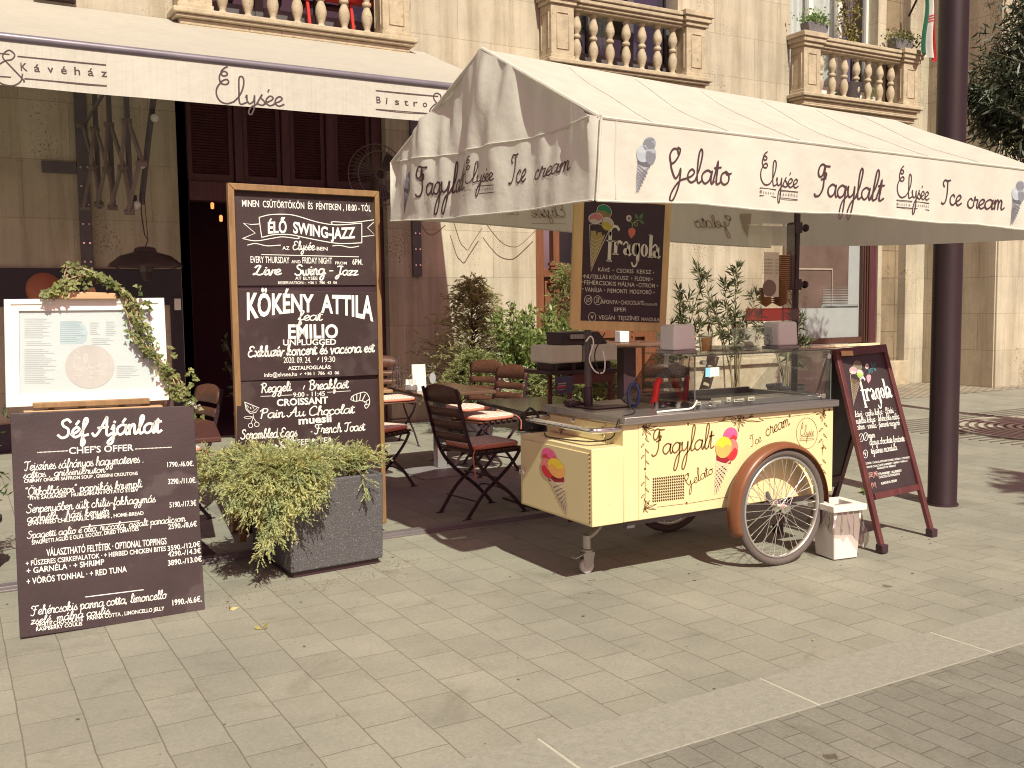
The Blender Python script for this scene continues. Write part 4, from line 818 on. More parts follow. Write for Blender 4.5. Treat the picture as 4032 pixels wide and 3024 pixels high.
pb = slab_quad('panel', [TP.at(t2(*p))+V(0, -.004, 0) for p in ((165, 866), (1415, 808), (1410, 72), (152, 44))], TP.n, .01, BOARD, tb)
TPb = Plane(TP.o+V(0, -.004, 0), TP.n); L = Letters(TPb, t2, .0015); T = L.text
def archy(x, y):   # letters grow downwards towards both ends
    e = (2*x-1)**2; return (x, y*(1+.0*e)-(1-y)*.5*e)
T('KÖKÉNY  ATTILA', (232, 235), (1362, 252), 150, off=.03, warp=archy); T('feat', (690, 322), (900, 322), 85, 's', .1); T('EMILIO', (602, 482), (1048, 476), 118, off=.03); T('UNPLUGGED', (555, 545), (1030, 538), 50, off=.02)
T('Exkluzív koncert és vacsora est', (240, 650), (1370, 602), 90, 's', .13); T('2020. 09. 24.', (560, 703), (805, 700), 52, off=.0); L.line([(865, 675), (875, 655)], 8, spl=False); T('19:30', (905, 696), (1022, 693), 50, off=.0)
T('ASZTALFOGLALÁS:', (600, 766), (985, 754), 32, off=.02); T('info@elvsee.hu', (388, 828), (680, 818), 36, off=.008); L.line([(708, 808), (718, 795)], 7, spl=False); T('+36 1  786  43  06', (745, 812), (1057, 804), 28, off=.012)
L.build('lettering', WHITEINK, pb)
pc = slab_quad('panel', [TP.at(t2(*p))+V(0, -.009, 0) for p in ((150, 1720), (1405, 1680), (1372, 850), (130, 872))], TP.n, .01, BOARD, tb)
TPc = Plane(TP.o+V(0, -.009, 0), TP.n); L = Letters(TPc, t2, .0015); T = L.text
T('Reggeli', (355, 970), (628, 950), 82, 's', .11); L.line([(735, 938), (748, 905)], 7, spl=False); T('Breakfast', (785, 945), (1138, 925), 85, 's', .11); L.dots((358, 1002), (465, 997), 14, 3); L.dots((535, 994), (635, 988), 13, 3); L.dots((955, 965), (1155, 952), 24, 3)
T('9:00 - 11:45', (645, 1008), (930, 995), 40, off=.012); T('CROISSANT', (500, 1088), (958, 1062), 58, off=.03); T('Pain Au Chocolat', (345, 1200), (1190, 1150), 82, 's', .1); T('muesli', (695, 1252), (990, 1228), 66, off=.03)
T('Scrambled Eggs', (175, 1385), (680, 1358), 82, 's', .12); L.dots((808, 1318), (812, 1318), 2, 5); T('French Toast', (835, 1335), (1285, 1305), 80, 's', .11); T('COFFEE & TEA', (532, 1448), (1000, 1412), 48, off=.01); T('Fresh Juices', (520, 1530), (1125, 1498), 75, 's', .14)
# lemon slice, cherries, croissant, coffee beans in chalk line
L.line([(212, 1052), (225, 1120), (262, 1155), (310, 1145), (340, 1105), (212, 1052)], 6, spl=False); L.line([(222, 1070), (240, 1120), (275, 1140), (320, 1108)], 4)
for q in ((245, 1100), (268, 1115), (292, 1110)): L.line([(q[0]-8, q[1]-18), q], 5, spl=False)
L.ell((265, 1262), 19, 20, 5); L.ell((320, 1252), 21, 20, 5); L.line([(268, 1242), (285, 1200), (290, 1165)], 5); L.line([(318, 1232), (295, 1200), (288, 1165)], 5); L.line([(285, 1185), (245, 1180), (205, 1190), (245, 1202), (285, 1185)], 4)
L.line([(1160, 1030), (1175, 1000), (1230, 975), (1290, 965), (1325, 1010), (1328, 1070), (1300, 1108), (1285, 1085), (1300, 1055), (1250, 1040), (1200, 1045), (1160, 1030)], 6)
for a, b in (((1180, 1000), (1190, 1045)), ((1215, 982), (1215, 1042)), ((1250, 972), (1240, 1040)), ((1290, 985), (1262, 1042)), ((1322, 1030), (1285, 1055)), ((1325, 1070), (1292, 1078))): L.line([a, b], 7, spl=False)
for q in ((450, 1425), (490, 1442), (462, 1452)): L.ell(q, 17, 10, rot=.3)
L.build('lettering', WHITEINK, pc)

# ---------------------------------------------------------------- planter with juniper
pl = thing('granite_planter', 'square speckled grey granite planter standing on the pavement', 'planter', (1.85, 5.55, 0))
q0 = [V(1.568, 5.175, 0), V(2.146, 5.222, 0), V(2.10, 5.93, 0), V(1.545, 5.885, 0)]
GRAN = M('speckled_granite', (.085, .08, .085), .7, var=.3, scale=90, bump=.5, bscale=140, spots=((.36, .35, .34), 160, .64))
mb = MB(); ctr = sum(q0)/4
def ring(k, z): return [ctr+(p-ctr)*k+V(0, 0, z) for p in q0]
rs = [ring(.97, .035), ring(1.0, .535), ring(.9, .535), ring(.88, .40)]
vs = [p for r_ in rs for p in r_]; fs = [(i*4+k, i*4+(k+1) % 4, (i+1)*4+(k+1) % 4, (i+1)*4+k) for i in range(3) for k in range(4)]+[(3, 2, 1, 0), (12, 13, 14, 15)]
mb.add(vs, fs).build('pot', GRAN, pl, bevel=.008, smooth=0)
MB().prism(ring(.9, 0), (0, 0, .033)).build('foot', BLACKM, pl, smooth=0)
ju = thing('juniper_bush', 'yellow-green juniper spilling over the front of the granite planter', 'shrub', (1.85, 5.55, .45))
sets = []; mb = MB()
spill = crop(0, 0, 1.8228)   # photograph read at 2212 px width
def jun_branch(a, b, rise, n, dens, r0=.005, up=.12):
    a, b = V(*a), V(*b); pts = []
    for i in range(n+1): t = i/n; pts.append(a+(b-a)*t+V(0, 0, rise*4*t*(1-t)))
    mb.tube(pts, r0, 5, rs=[r0*(1-.8*i/n) for i in range(n+1)])
    for i in range(1, n+1):
        d = unit(pts[i]-pts[i-1])
        for k in range(dens):
            dd = d*.9+nrng.normal(0, .5, 3)+V(0, -.12, up); L_ = nrng.uniform(.07, .13)
            p0 = pts[i-1]+(pts[i]-pts[i-1])*rnd.random()
            sets.append(spray(p0, dd, L_, 34, .017, .0065, .12, .34))
            for q in range(2): d2 = unit(dd)+nrng.normal(0, .45, 3); sets.append(spray(p0+unit(dd)*L_*rnd.uniform(.25, .7), d2, L_*.55, 16, .015, .006, .12, .34))
for k in range(52):      # low spread over the top
    x = rnd.uniform(1.55, 2.08); jun_branch((1.72+rnd.uniform(-.12, .12), 5.55, .48), (x, rnd.uniform(5.27, 5.75), rnd.uniform(.57, .66)-.05*max(0, x-1.9)/.2), .05, 5, 2)
for k in range(62):      # sprawl to the left, nearly level
    jun_branch((1.62, rnd.uniform(5.3, 5.75), .5), (rnd.uniform(1.0, 1.5), rnd.uniform(5.18, 5.7), rnd.uniform(.53, .67)), .07, 7, 2)
for k in range(84):      # hanging over the left front corner
    x = rnd.uniform(1.22, 1.74); zl = float(np.interp(x, [1.16, 1.27, 1.36, 1.40, 1.60, 1.74], [.52, .47, .37, .19, .36, .56])); b = (x, rnd.uniform(5.03, 5.16), zl+(.62-zl)*rnd.random()**1.2); jun_branch((1.58, 5.26, .52), b, .10, 7, 2, up=-.1)
for k in range(3): jun_branch((1.5, 5.12, .4), (1.37+.03*k, 5.06, .20+.03*k), .03, 5, 2, up=-.3)
for k in range(8): jun_branch((1.98, 5.42, .5), (rnd.uniform(2.05, 2.22), rnd.uniform(5.24, 5.5), rnd.uniform(.56, .63)), .06, 5, 2)
jun_branch((1.98, 5.26, .55), (2.02, 5.17, .45), .05, 4, 2, up=-.3)
mb.build('branch', M('juniper_bark', (.12, .07, .04), .9), ju)
npmesh('foliage', *joinsets(sets), leafmat('juniper_leaf', (.29, .37, .2), (.76, .72, .34), .45, .6), ju)
# ---------------------------------------------------------------- ice-cream cart
YELLOW = M('cream_yellow_enamel', (.74, .625, .35), .34, var=.05, scale=3, spots=((.62, .49, .25), 26, .70)); BROWNP = M('dark_brown_decal', (.15, .075, .022), .5)
CARTX0, CARTX1, CY0, CY1, CZ0, CZ1 = 3.03, 4.585, 4.1, 4.85, .345, .862
cart = thing('ice_cream_cart', 'cream yellow ice cream cart on bicycle wheels with steel counter under the canopy', 'ice cream cart', (3.8, 4.47, 0))
body = MB().box((CARTX0, CY0, CZ0), (CARTX1, CY1, CZ1)).build('body', YELLOW, cart, bevel=.006)
MB().box((3.128, CY0-.004, CZ0+.004), (CARTX1-.004, CY0-.0005, CZ1-.004)).build('side_panel', YELLOW, body, bevel=.002)
MB().box((3.016, 4.068, .864), (4.602, 4.882, .904)).build('counter', STEEL, cart, bevel=.004)
mb = MB()
for x in (3.155, 3.86, 4.545): mb.lathe([(.006, 0), (.006, .004)], (x, CY0-.009, .845), 10, 'y')
mb.build('screw', BLACKM, body)
CPL = Plane((0, CY0-.004, 0), (0, -1, 0)); k6 = crop(2350, 1560, .4385); L = Letters(CPL, k6, .001); T = L.text
T('ⒻaⒷⓊlalt', (492, 535), (1045, 465), 225, 'L', .075)
L2_ = Letters(CPL, k6, .001)
L2_.text('Ⓘce', (1385, 455), (1478, 405), 105, 'L', .075); L2_.cut(); L2_.text('cream', (1520, 362), (1732, 255), 150, 'L', .075); L2_.cut(); L2_.text('Ⓖelato', (800, 828), (1045, 690), 118, 'L', .075)
L2_.cut(); elysee(L2_, (1822, 355), (1948, 350), 90, .07); L2_.line([(1820, 365), (1950, 357)], 4, spl=False); L2_.line([(1818, 400), (1950, 390)], 4, spl=False); T('Bistro Kávéház', (1822, 388), (1948, 379), 10)
L2_.ell((1885, 333), 94, 138, 3.5, n=48)
for seg in (((560, 273), (800, 256)), ((838, 253), (1085, 236)), ((1478, 204), (1715, 183)), ((1748, 180), (1945, 156)), ((540, 996), (790, 966)), ((825, 962), (1205, 900)), ((437, 470), (437, 630)), ((434, 680), (434, 920)), ((2027, 480), (2022, 530)), ((2030, 400), (2028, 440))): L2_.line(seg, 4, spl=False)
for q in ((820, 252), (1730, 178), (805, 960), (433, 652), (2026, 466)): L2_.ell(q, 10, 13)
def petal(c, a, ln, wd):
    d = V(math.cos(a), math.sin(a)); s_ = V(-d[1], d[0]); c = V(*c); L.line([c+d*ln*.15, c+d*ln*.5+s_*wd, c+d*ln], wd*.75); L.line([c+d*ln*.15, c+d*ln*.5-s_*wd*.6, c+d*ln*.95], wd*.5)
def flower(c, s_, angs):
    L.cut()
    L.ell(c, 13*s_, 17*s_)
    for a, l in angs: petal(c, R(a), l*s_, 8*s_)
flower((435, 288), 1, [(-80, 45), (-35, 60), (-10, 110), (10, 100), (50, 80), (80, 90), (110, 70), (150, 30), (-120, 35)])
flower((432, 1005), 1, [(-95, 90), (-60, 80), (-20, 110), (5, 100), (60, 45), (110, 40)])
flower((1280, 212), 1, [(-90, 50), (-60, 45), (-120, 45), (30, 60), (60, 70), (95, 110), (130, 70), (150, 60), (-15, 130), (195, 130), (5, 190), (175, 190)])
flower((2035, 148), .9, [(180, 100), (165, 80), (-90, 40), (-60, 30), (100, 90), (120, 70), (75, 60), (50, 40)])
for c0, c1, n in (((430, 370), (433, 570), 5), ((432, 710), (432, 930), 5), ((2035, 230), (2026, 430), 5), ((2023, 560), (2018, 790), 6), ((1120, 225), (1200, 215), 2), ((1360, 200), (1450, 190), 2)):
    L.cut()
    for i in range(n):
        q = V(*c0)+(V(*c1)-V(*c0))*i/max(1, n-1); a = math.atan2(c1[1]-c0[1], c1[0]-c0[0])+(.7 if i % 2 else -.7); petal(q, a, 55, 7)
L.build('ornament_decal', BROWNP, body); L2_.build('lettering', BROWNP, body)
EM = {'cone': M('decal_wafer', (.72, .60, .40), .5), 'line': M('decal_lattice', (.60, .49, .33), .5), 'cup': M('decal_maroon', (.30, .02, .035), .4), 'red': M('decal_red', (.60, .035, .045), .4), 'pink': M('decal_pink', (.80, .12, .30), .4), 'salmon': M('decal_salmon', (.72, .21, .19), .4), 'orange': M('decal_orange', (.86, .42, .12), .4), 'yellow': M('decal_yellow', (.86, .62, .05), .4)}
emblem(CPL, k6, ((1052, 893), (1265, 862), (1268, 265), (1058, 290)), body, EM)
mb = MB()
for i in range(15):
    for j in range(9):
        a = L.at(508+i*19.2-j*.5, 742+j*25-i*2.2); mb.bar(a+V(-.0035, -.001, .004), a+V(.0035, -.001, -.004), .0055, .0055, (0, -1, 0))
mb.build('vent_grille', M('vent_dark', (.07, .03, .008), .8), body, smooth=0)
# end box with door
bx = MB().box((2.83, CY0, CZ0), (CARTX0-.001, 4.82, .752)).build('side_box', YELLOW, cart, bevel=.004)
dd = MB().box((2.822, 4.118, .357), (2.8295, 4.79, .728)).build('door', M('door_yellow_enamel', (.70, .59, .33), .4, var=.02), bx, bevel=.002)
mb = MB()
for i in range(17): z = .365+i*.022; mb.box((2.8215, 4.107, z), (2.826, 4.116, z+.012))
mb.build('hinge', M('hinge_dark', (.2, .13, .05), .5), dd)
MB().lathe([(.016, 0), (.018, -.008), (.009, -.012), (.012, -.03), (.0, -.034)], (2.822, 4.765, .545), 14, 'x').build('knob', CHROME, dd)
k1 = crop(1900, 1500, .4822)
DPL = Plane((2.822, 0, 0), (-1, 0, 0)); emblem(DPL, k1, ((700, 1090), (478, 1000), (480, 520), (672, 595)), dd, EM)
# end panel above the box, ornaments, handle
MB().box((3.022, 4.26, .76), (3.029, 4.80, .855)).build('end_panel', YELLOW, body, bevel=.002)
L = Letters(Plane((3.022, 0, 0), (-1, 0, 0)), k1, .001)
for c in ((650, 355), (980, 385)): flower(c, .8, [(70, 70), (110, 70), (90, 80), (20, 60), (160, 60)])
for c in ((640, 400), (1000, 450), (1005, 490)): petal(c, R(80), 45, 7)
L.build('ornament_decal', BROWNP, body)
MB().lathe([(.014, 0), (.014, -.012), (.006, -.02)], (3.021, 4.55, .84), 12, 'x').build('lock', CHROME, body)
MB().tube(crspline([(3.03, 4.125, .838), (2.94, 4.125, .838), (2.885, 4.14, .838), (2.865, 4.19, .838), (2.862, 4.5, .838), (2.862, 4.76, .838), (2.885, 4.81, .838), (2.94, 4.825, .838), (3.03, 4.825, .838)], 6), .0155, 12).build('handle', CHROME, cart)
# wheels
RUB = M('tyre_rubber', (.11, .088, .08), .8, bump=.4, bscale=200); RIM = M('rim_steel', (.72, .70, .67), .32, .85, var=.05)
def wheel(cy):
    c = V(4.047, cy, .333); w_ = None
    def tor(r0, a, b, n=56, m=12, knob=0):
        mb = MB(); vs = []; fs = []
        for i in range(n):
            t = 2*math.pi*i/n
            for j in range(m):
                q = 2*math.pi*j/m; rr = r0+a*math.cos(q)+(knob*(i % 2) if math.cos(q) > .4 else 0); vs.append(c+V(rr*math.cos(t), b*math.sin(q), rr*math.sin(t)))
        for i in range(n):
            for j in range(m): fs.append((i*m+j, i*m+(j+1) % m, ((i+1) % n)*m+(j+1) % m, ((i+1) % n)*m+j))
        return mb.add(vs, fs)
    ty = tor(.311, .022, .022, 112, 12, .0025).build('wheel', RUB, cart, smooth=50, fix=False)
    tor(.283, .0085, .017).build('rim', RIM, ty, smooth=60, fix=False)
    mb = MB()
    for i in range(36):
        a = 2*math.pi*i/36; s_ = -1 if i % 2 else 1; b = a+(.75 if (i//2) % 2 else -.75)
        mb.tube([c+V(.03*math.cos(b), .032*s_, .03*math.sin(b)), c+V(.277*math.cos(a), .004*s_, .277*math.sin(a))], .0016, 5)
        mb.tube([c+V(.255*math.cos(a), .0065*s_, .255*math.sin(a)), c+V(.278*math.cos(a), .004*s_, .278*math.sin(a))], .003, 5)
    mb.build('spokes', RIM, ty)
    MB().lathe([(.0, -.055), (.02, -.055), (.022, -.045), (.034, -.038), (.034, -.03), (.017, -.025), (.017, .025), (.034, .03), (.034, .038), (.02, .045), (.0, .055)], c, 20, 'y', cap=False).build('hub', CHROME, ty)
wheel(3.985); wheel(4.965)
MB().tube([(4.047, 4.03, .333), (4.047, 4.92, .333)], .013, 8).build('axle', IRON, cart)
mb = MB()
mb.tube([(4.047, 4.05, .333), (4.047, 4.098, .40)], .012, 6); mb.box((4.0, 4.13, .33), (4.1, 4.82, .344)); mb.bar((3.12, 4.16, .325), (3.95, 4.16, .325), .02, .03).bar((3.12, 4.78, .325), (3.95, 4.78, .325), .02, .03).bar((3.1, 4.13, .318), (3.1, 4.8, .318), .05, .03)
mb.build('chassis', IRON, cart)
BROWNF = M('tan_brown_fender', (.19, .068, .03), .38, var=.1)
def fender(cy):
    vs = []; fs = []; n = 44; m = 6
    for i in range(n+1):
        t = R(-2+203*i/n)
        for j in range(m+1):
            q = -1+2*j/m; rr = .372-.03*q*q; vs.append(V(4.047+rr*math.cos(t), cy+.055*q, .333+rr*math.sin(t)))
    for i in range(n):
        for j in range(m): k = i*(m+1)+j; fs.append((k, k+1, k+m+2, k+m+1))
    o = MB().add(vs, fs).build('fender', BROWNF, cart, smooth=60, fix=False)
    md = o.modifiers.new('thick', 'SOLIDIFY'); md.thickness = .004
    mb = MB()
    for t in (R(-1), R(55)): mb.bar((4.047+.345*math.cos(t), 4.04 if cy < 4.4 else 4.91, .333+.345*math.sin(t)), (4.047+.345*math.cos(t), 4.097 if cy < 4.4 else 4.853, .333+.345*math.sin(t)), .02, .02)
    mb.build('bracket', BLACKM, o)
fender(4.0); fender(4.95)
# caster at the box end
cs = MB().tube(crspline([(3.13, 4.45, .345), (3.13, 4.448, .30), (3.115, 4.445, .255), (3.07, 4.437, .222), (3.03, 4.432, .205)], 5), .021, 12).tube([(3.022, 4.43, .215), (3.022, 4.43, .135)], .023, 12).build('caster', GALV, cart)
mb = MB().lathe([(.03, .118), (.034, .125), (.034, .135), (.024, .14)], (3.022, 4.43, 0), 16)
for s_ in (-1, 1): mb.prism([(2.985+.0, 4.43+.019*s_, .12), (3.06, 4.43+.019*s_, .12), (3.045, 4.43+.019*s_, .04), (3.01, 4.43+.019*s_, .03), (2.99, 4.43+.019*s_, .05)], (0, .004*s_, 0))
mb.bar((2.99, 4.43, .115), (2.93, 4.425, .10), .04, .006).build('fork', GALV, cs)
MB().lathe([(.0, -.015), (.034, -.015), (.043, -.009), (.043, .009), (.034, .015), (.0, .015)], (3.018, 4.428, .0435), 24, 'y', cap=False).build('caster_wheel', M('pale_rubber', (.5, .48, .46), .6), cs)
# glass display case
case = MB()
gx0, gx1 = 3.53, 4.585
FR_ = [(4.125, .904), (4.125, 1.205), (4.52, 1.205), (4.84, .904)]
cg = MB().box((gx0, 4.12, .906), (gx1, 4.126, 1.198)).build('display_glass', GLASS, cart, smooth=0)
for x in (gx0, gx1-.006): MB().prism([(x, 4.128, .906), (x, 4.128, 1.198), (x, 4.50, 1.198), (x, 4.80, .906)], (.006, 0, 0)).build('side_glass', glass('tinted_side_glass', (.72, .68, .66), .10, .12) if x == gx0 else GLASS, cg, smooth=0)
MB().box((gx0-.03, 4.10, 1.2), (gx1+.01, 4.56, 1.208)).build('glass_shelf', glass('shelf_glass', (.82, .84, .82), .1), cg, smooth=0)
mb = MB().tube([(gx0, 4.123, .905), (gx0, 4.123, 1.2)], .004, 6).tube([(gx1, 4.123, .905), (gx1, 4.123, 1.2)], .004, 6).tube([(gx0-.03, 4.1, 1.204), (gx1+.01, 4.1, 1.204)], .0045, 6)
mb.build('edge_profile', M('green_glass_edge', (.12, .13, .12), .3), cg)
mb = MB()
for x, y, z in ((gx0+.05, 4.12, 1.165), (gx1-.04, 4.12, 1.165), (gx0+.12, 4.12, .93), (gx1-.08, 4.12, .93)): mb.lathe([(.012, .01), (.012, -.01), (.016, -.014), (.016, -.02)], (x, y, z), 12, 'y')
for x in (gx0-.005,): mb.box((x-.008, 4.34, 1.13), (x, 4.37, 1.2)).box((x-.012, 4.33, 1.195), (x, 4.38, 1.2))
for q in ((3.40, 4.3), (3.44, 4.16)): mb.box((q[0], q[1], .904), (q[0]+.02, q[1]+.015, .945))
mb.build('glass_clamp', CHROME, cg)
mb = MB().box((3.60, 4.16, .905), (4.54, 4.165, .935)).box((3.60, 4.165, .905), (3.62, 4.76, .93)).box((4.52, 4.165, .905), (4.54, 4.76, .93)).box((3.60, 4.76, .905), (4.54, 4.79, .94))
mb.build('tub_surround', STEEL, cart, bevel=.003)
MB().box((3.622, 4.167, .9045), (4.518, 4.758, .909)).build('tub_well', M('dark_tub', (.03, .02, .022), .5), cart, smooth=0)
for i in range(4):
    x = 3.64+i*.22
    tb_ = MB().prism([(x, 4.19, .909), (x+.2, 4.19, .909), (x+.2, 4.46, .909), (x, 4.46, .909)], (0, 0, .012)).build('tub_lid', STEEL, cart, bevel=.004)
TAGM = M('flavour_tag_card', (.72, .66, .52), .6); L = Letters(Plane((0, 4.14, 0), (0, -1, 0)), crop(2600, 1500, .4823), .0015); mb = MB()
for (u0, v0, u1, v1, s_) in ((268, 200, 330, 168, 'Piemonti'), (405, 188, 495, 160, 'Citrom'), (542, 170, 578, 132, 'Kávé'), (602, 172, 685, 142, 'Mogyoró'), (716, 162, 768, 128, 'Vanília')):
    a, b = L.at(u0, v0), L.at(u1, v1); mb.box((a[0], 4.140, min(a[2], b[2])-.0), (b[0], 4.146, max(a[2], b[2]))); L.text(s_, (u0+6, v0-8), (u1-6, v0-10), 14, off=.02)
tg = mb.build('flavour_tag', TAGM, cart, smooth=0); L.build('lettering', BROWNINK, tg)
st = MB().box((3.60, 4.117, 1.085), (3.70, 4.1185, 1.135)).build('maker_sticker', WHITEP, cg, smooth=0); MB().box((3.60, 4.1155, 1.085), (3.635, 4.1165, 1.135)).build('sticker_patch', M('sky_blue_print', (.25, .55, .72), .5), st, smooth=0)
L = Letters(Plane((0, 4.117, 0), (0, -1, 0)), crop(2500, 1200, .4069), .0012); L.text('ISA', (645, 655), (700, 650), 32, off=.03); L.line([(645, 663), (705, 658)], 5, spl=False); L.build('lettering', M('black_print', (.02, .02, .025), .6), st)

# ---------------------------------------------------------------- gabled canopy over the cart
CAN = fabric('cart_canopy_cloth', (.64, .61, .535), .24, .13); CANV = fabric('cart_valance_cloth', (.77, .745, .67), .3, .10)
X0, X1, YF, YB, YR = 2.40, 5.575, 3.42, 5.62, 4.5
can = thing('cart_canopy', 'cream gabled fabric canopy lettered gelato, fagylalt and ice cream above the cart', 'canopy', (4.0, 4.5, .9))
def eavz(u, back): return (2.37-.10*u) if back else (2.272-.052*u)
def ridz(u): return 2.795-.10*u
def roof(u, v, back):
    sag = .035*math.sin(math.pi*v)*(math.sin(math.pi*u)**.5 if 0 < u < 1 else 0)+.008*math.sin(u*22+v*5)*math.sin(math.pi*v)
    y = (YB if back else YF)+v*(YR-(YB if back else YF)); z = eavz(u, back)*(1-v)+ridz(u)*v-sag-.012*math.sin(math.pi*u)*v
    return (X0+u*(X1-X0)+(1-u)*(.011+.037*v), y, z)
for bk in (0, 1): MB().grid(72, 20, lambda u, v: roof(u, v, bk)).build('roof', CAN, can, smooth=80, fix=False)
# front valance
FPL = Plane((0, YF-.012, 0), (0, -1, 0))
def fy(x, z):
    u = (x-X0)/(X1-X0); t = (eavz(u, 0)-z)/.34
    return YF-.012+t*(.012*math.sin(x*5.2+.6)+.006*math.sin(x*13+z*9)+.004*math.sin(x*29+z*17))+.018*math.exp(-u/.03)*0
def fval(u, v): x = X0+u*(X1-X0); z = eavz(u, 0)-.004-v*(.338-.012*math.sin(math.pi*u)+.006*math.sin(x*6)); return (x+(1-u)**10*(-.014+.06*(z-1.93)/.87), fy(x, z), z)
fv = MB().grid(150, 12, fval).build('front_valance', CANV, can, smooth=80, fix=False)
INK = M('dark_aubergine_print', (.06, .022, .028), .7)
sf = lambda p: (p[0], fy(p[0], p[2])-.0035, p[2])
r3 = crop(2688, 0, .6076); L = Letters(FPL, crop(2600, 0, .4973), .003, sf)
L.text('Ⓖelato', (50, 1432), (540, 1465), 262, 'L', .07)
L.cut(); elysee(L, (770, 1462), (1090, 1488), 190, .075); L.cut(); L.text('ⒻaⒷⓊlalt', (1228, 1545), (1755, 1590), 240, 'L', .075); L.cut(); elysee(L, (1858, 1560), (2120, 1585), 180, .075)
for x0, y0, x1, y1, g0, g1 in ((770, 1490, 1090, 1520, 905, 938), (768, 1550, 1086, 1582, 900, 935), (1857, 1585, 2122, 1610, 1975, 1995), (1856, 1640, 2120, 1665, 1972, 1990)):
    s_ = (y1-y0)/(x1-x0); L.line([(x0, y0), (g0, y0+s_*(g0-x0))], 7, spl=False); L.line([(g1, y0+s_*(g1-x0)), (x1, y1)], 7, spl=False)
L.text('B i s t r o', (768, 1532), (888, 1543), 24); L.text('K á v é h á z', (938, 1546), (1087, 1558), 24); L.text('B i s t r o', (1857, 1624), (1962, 1633), 20); L.text('K á v é h á z', (1995, 1634), (2120, 1644), 20)
L.cr = r3; L.cut(); L.text('Ⓘce', (1668, 1320), (1798, 1332), 165, 'L', .08); L.cut(); L.text('cream', (1838, 1345), (2085, 1358), 150, 'L', .08)
L.build('lettering', INK, fv)
EG = {'cone': M('decal_grey_wafer', (.36, .37, .40), .6), 'line': M('decal_grey_line', (.17, .17, .2), .6), 'cup': M('decal_slate', (.11, .11, .13), .6), 'red': M('decal_grey_dark', (.19, .20, .23), .6), 'pink': M('decal_grey_mid', (.27, .30, .35), .6), 'salmon': M('decal_grey_pale', (.34, .37, .42), .6), 'orange': M('decal_grey_light', (.40, .44, .50), .6), 'yellow': M('decal_grey_lighter', (.46, .50, .55), .6)}
emblem(FPL, crop(1344, 0, .6076), ((1925, 1250), (2045, 1240), (2040, 880), (1905, 895)), fv, EG, surf=sf, off=.003)
emblem(FPL, r3, ((2132, 1460), (2215, 1440), (2215, 1165), (2125, 1175)), fv, EG, surf=sf, off=.003)
# left gable: pleated cloth with a seam at eave height
def gx(y, z):
    t = max(0., min(1., (2.80-z)/.85)); e = math.exp(-((y-4.55)/.16)**2)
    f = .034*math.sin(y*7.3+.9*math.sin(z*3.1+.7)+.5)+.013*math.sin(y*17+2.2*math.sin(z*4+y*2))+.006*math.sin(y*33-z*7+1.5*math.sin(y*5))+.004*math.sin(y*61+z*3)*max(0, 1-t*1.6)
    return X0-.012+.06*(z-1.93)/.87-f*(.35+.65*math.sin(math.pi*min(1, t*1.1)))-.035*e*(.3+.7*t)-.018*math.sin(z*6+y*2.4)*t*.6
def gtop(y): return (eavz(0, 0)+(2.795-eavz(0, 0))*(y-YF)/(YR-YF)) if y < YR else (eavz(0, 1)+(2.795-eavz(0, 1))*(YB-y)/(YB-YR))
def gbot(y): t = (y-YF)/(YB-YF); return 1.928+.085*t-.012*math.sin(math.pi*t)*1.5
def gab(u, v): y = YF+u*(YB-YF); z = gbot(y)+v*(gtop(y)-gbot(y)); return (gx(y, z) if 0 < u < 1 else X0-.012+.06*(z-1.93)/.87, y, z)
lg = MB().grid(110, 36, gab).build('gable', CANV, can, smooth=80, fix=False)
def gab2(u, v): y = YF+u*(YB-YF); return (X1-.003, y, gbot(y)-.09+v*(gtop(y)-.1-gbot(y)+.09))
MB().grid(40, 10, gab2).build('gable', CANV, can, smooth=80, fix=False)
GPL = Plane((X0, 0, 0), (-1, 0, 0)); gs = lambda p: (gx(p[1], p[2])-.0035, p[1], p[2])
L = Letters(GPL, crop(1344, 0, .6076), .003, gs)
L.text('ⒻaⒷⓊlalt', (510, 1272), (805, 1232), 190, 'L', .085); L.cut(); elysee(L, (815, 1195), (1012, 1170), 130, .085); L.line([(815, 1216), (1012, 1200)], 5, spl=False); L.line([(812, 1266), (1010, 1248)], 5, spl=False); L.text('B i s t r o', (820, 1243), (872, 1238), 18); L.text('K á v é h á z', (896, 1240), (1010, 1230), 18)
L.cut(); L.text('Ⓘce', (1085, 1192), (1175, 1175), 200, 'L', .08); L.cut(); L.text('cream', (1232, 1165), (1498, 1100), 150, 'L', .08)
L.build('lettering', INK, lg)
emblem(GPL, crop(1344, 0, .6076), ((415, 1395), (452, 1385), (470, 1100), (395, 1105)), lg, EG, surf=gs, off=.003)
mb = MB()
mb.tube([(gx(YF+(YB-YF)*i/60, 2.27+.1*i/60)-.004, YF+(YB-YF)*i/60, 2.272+.098*i/60-.028*math.sin(math.pi*i/60)) for i in range(61)], .0045, 6)
xg = lambda y: X0-.014+.06*(gtop(y)-1.93)/.87
mb.tube([(xg(YF+(YR-YF)*i/20), YF+(YR-YF)*i/20, gtop(YF+(YR-YF)*i/20)) for i in range(21)], .011, 8).tube([(xg(YR+(YB-YR)*i/20), YR+(YB-YR)*i/20, gtop(YR+(YB-YR)*i/20)) for i in range(21)], .011, 8)
mb.tube([(gx(YF+(YB-YF)*i/60, gbot(YF+(YB-YF)*i/60)), YF+(YB-YF)*i/60, gbot(YF+(YB-YF)*i/60)) for i in range(61)], .005, 6)
mb.tube([fval(i/80, 1) for i in range(81)], .005, 6).tube([fval(i/80, 0) for i in range(81)], .007, 6).tube([fval(0, i/8) for i in range(9)], .006, 6).tube([(X0+.085, fy(X0+.085, 2.26-.33*i/8)-.001, 2.265-.33*i/8) for i in range(9)], .003, 5)
mb.build('piping', CANV, can)
mb = MB()
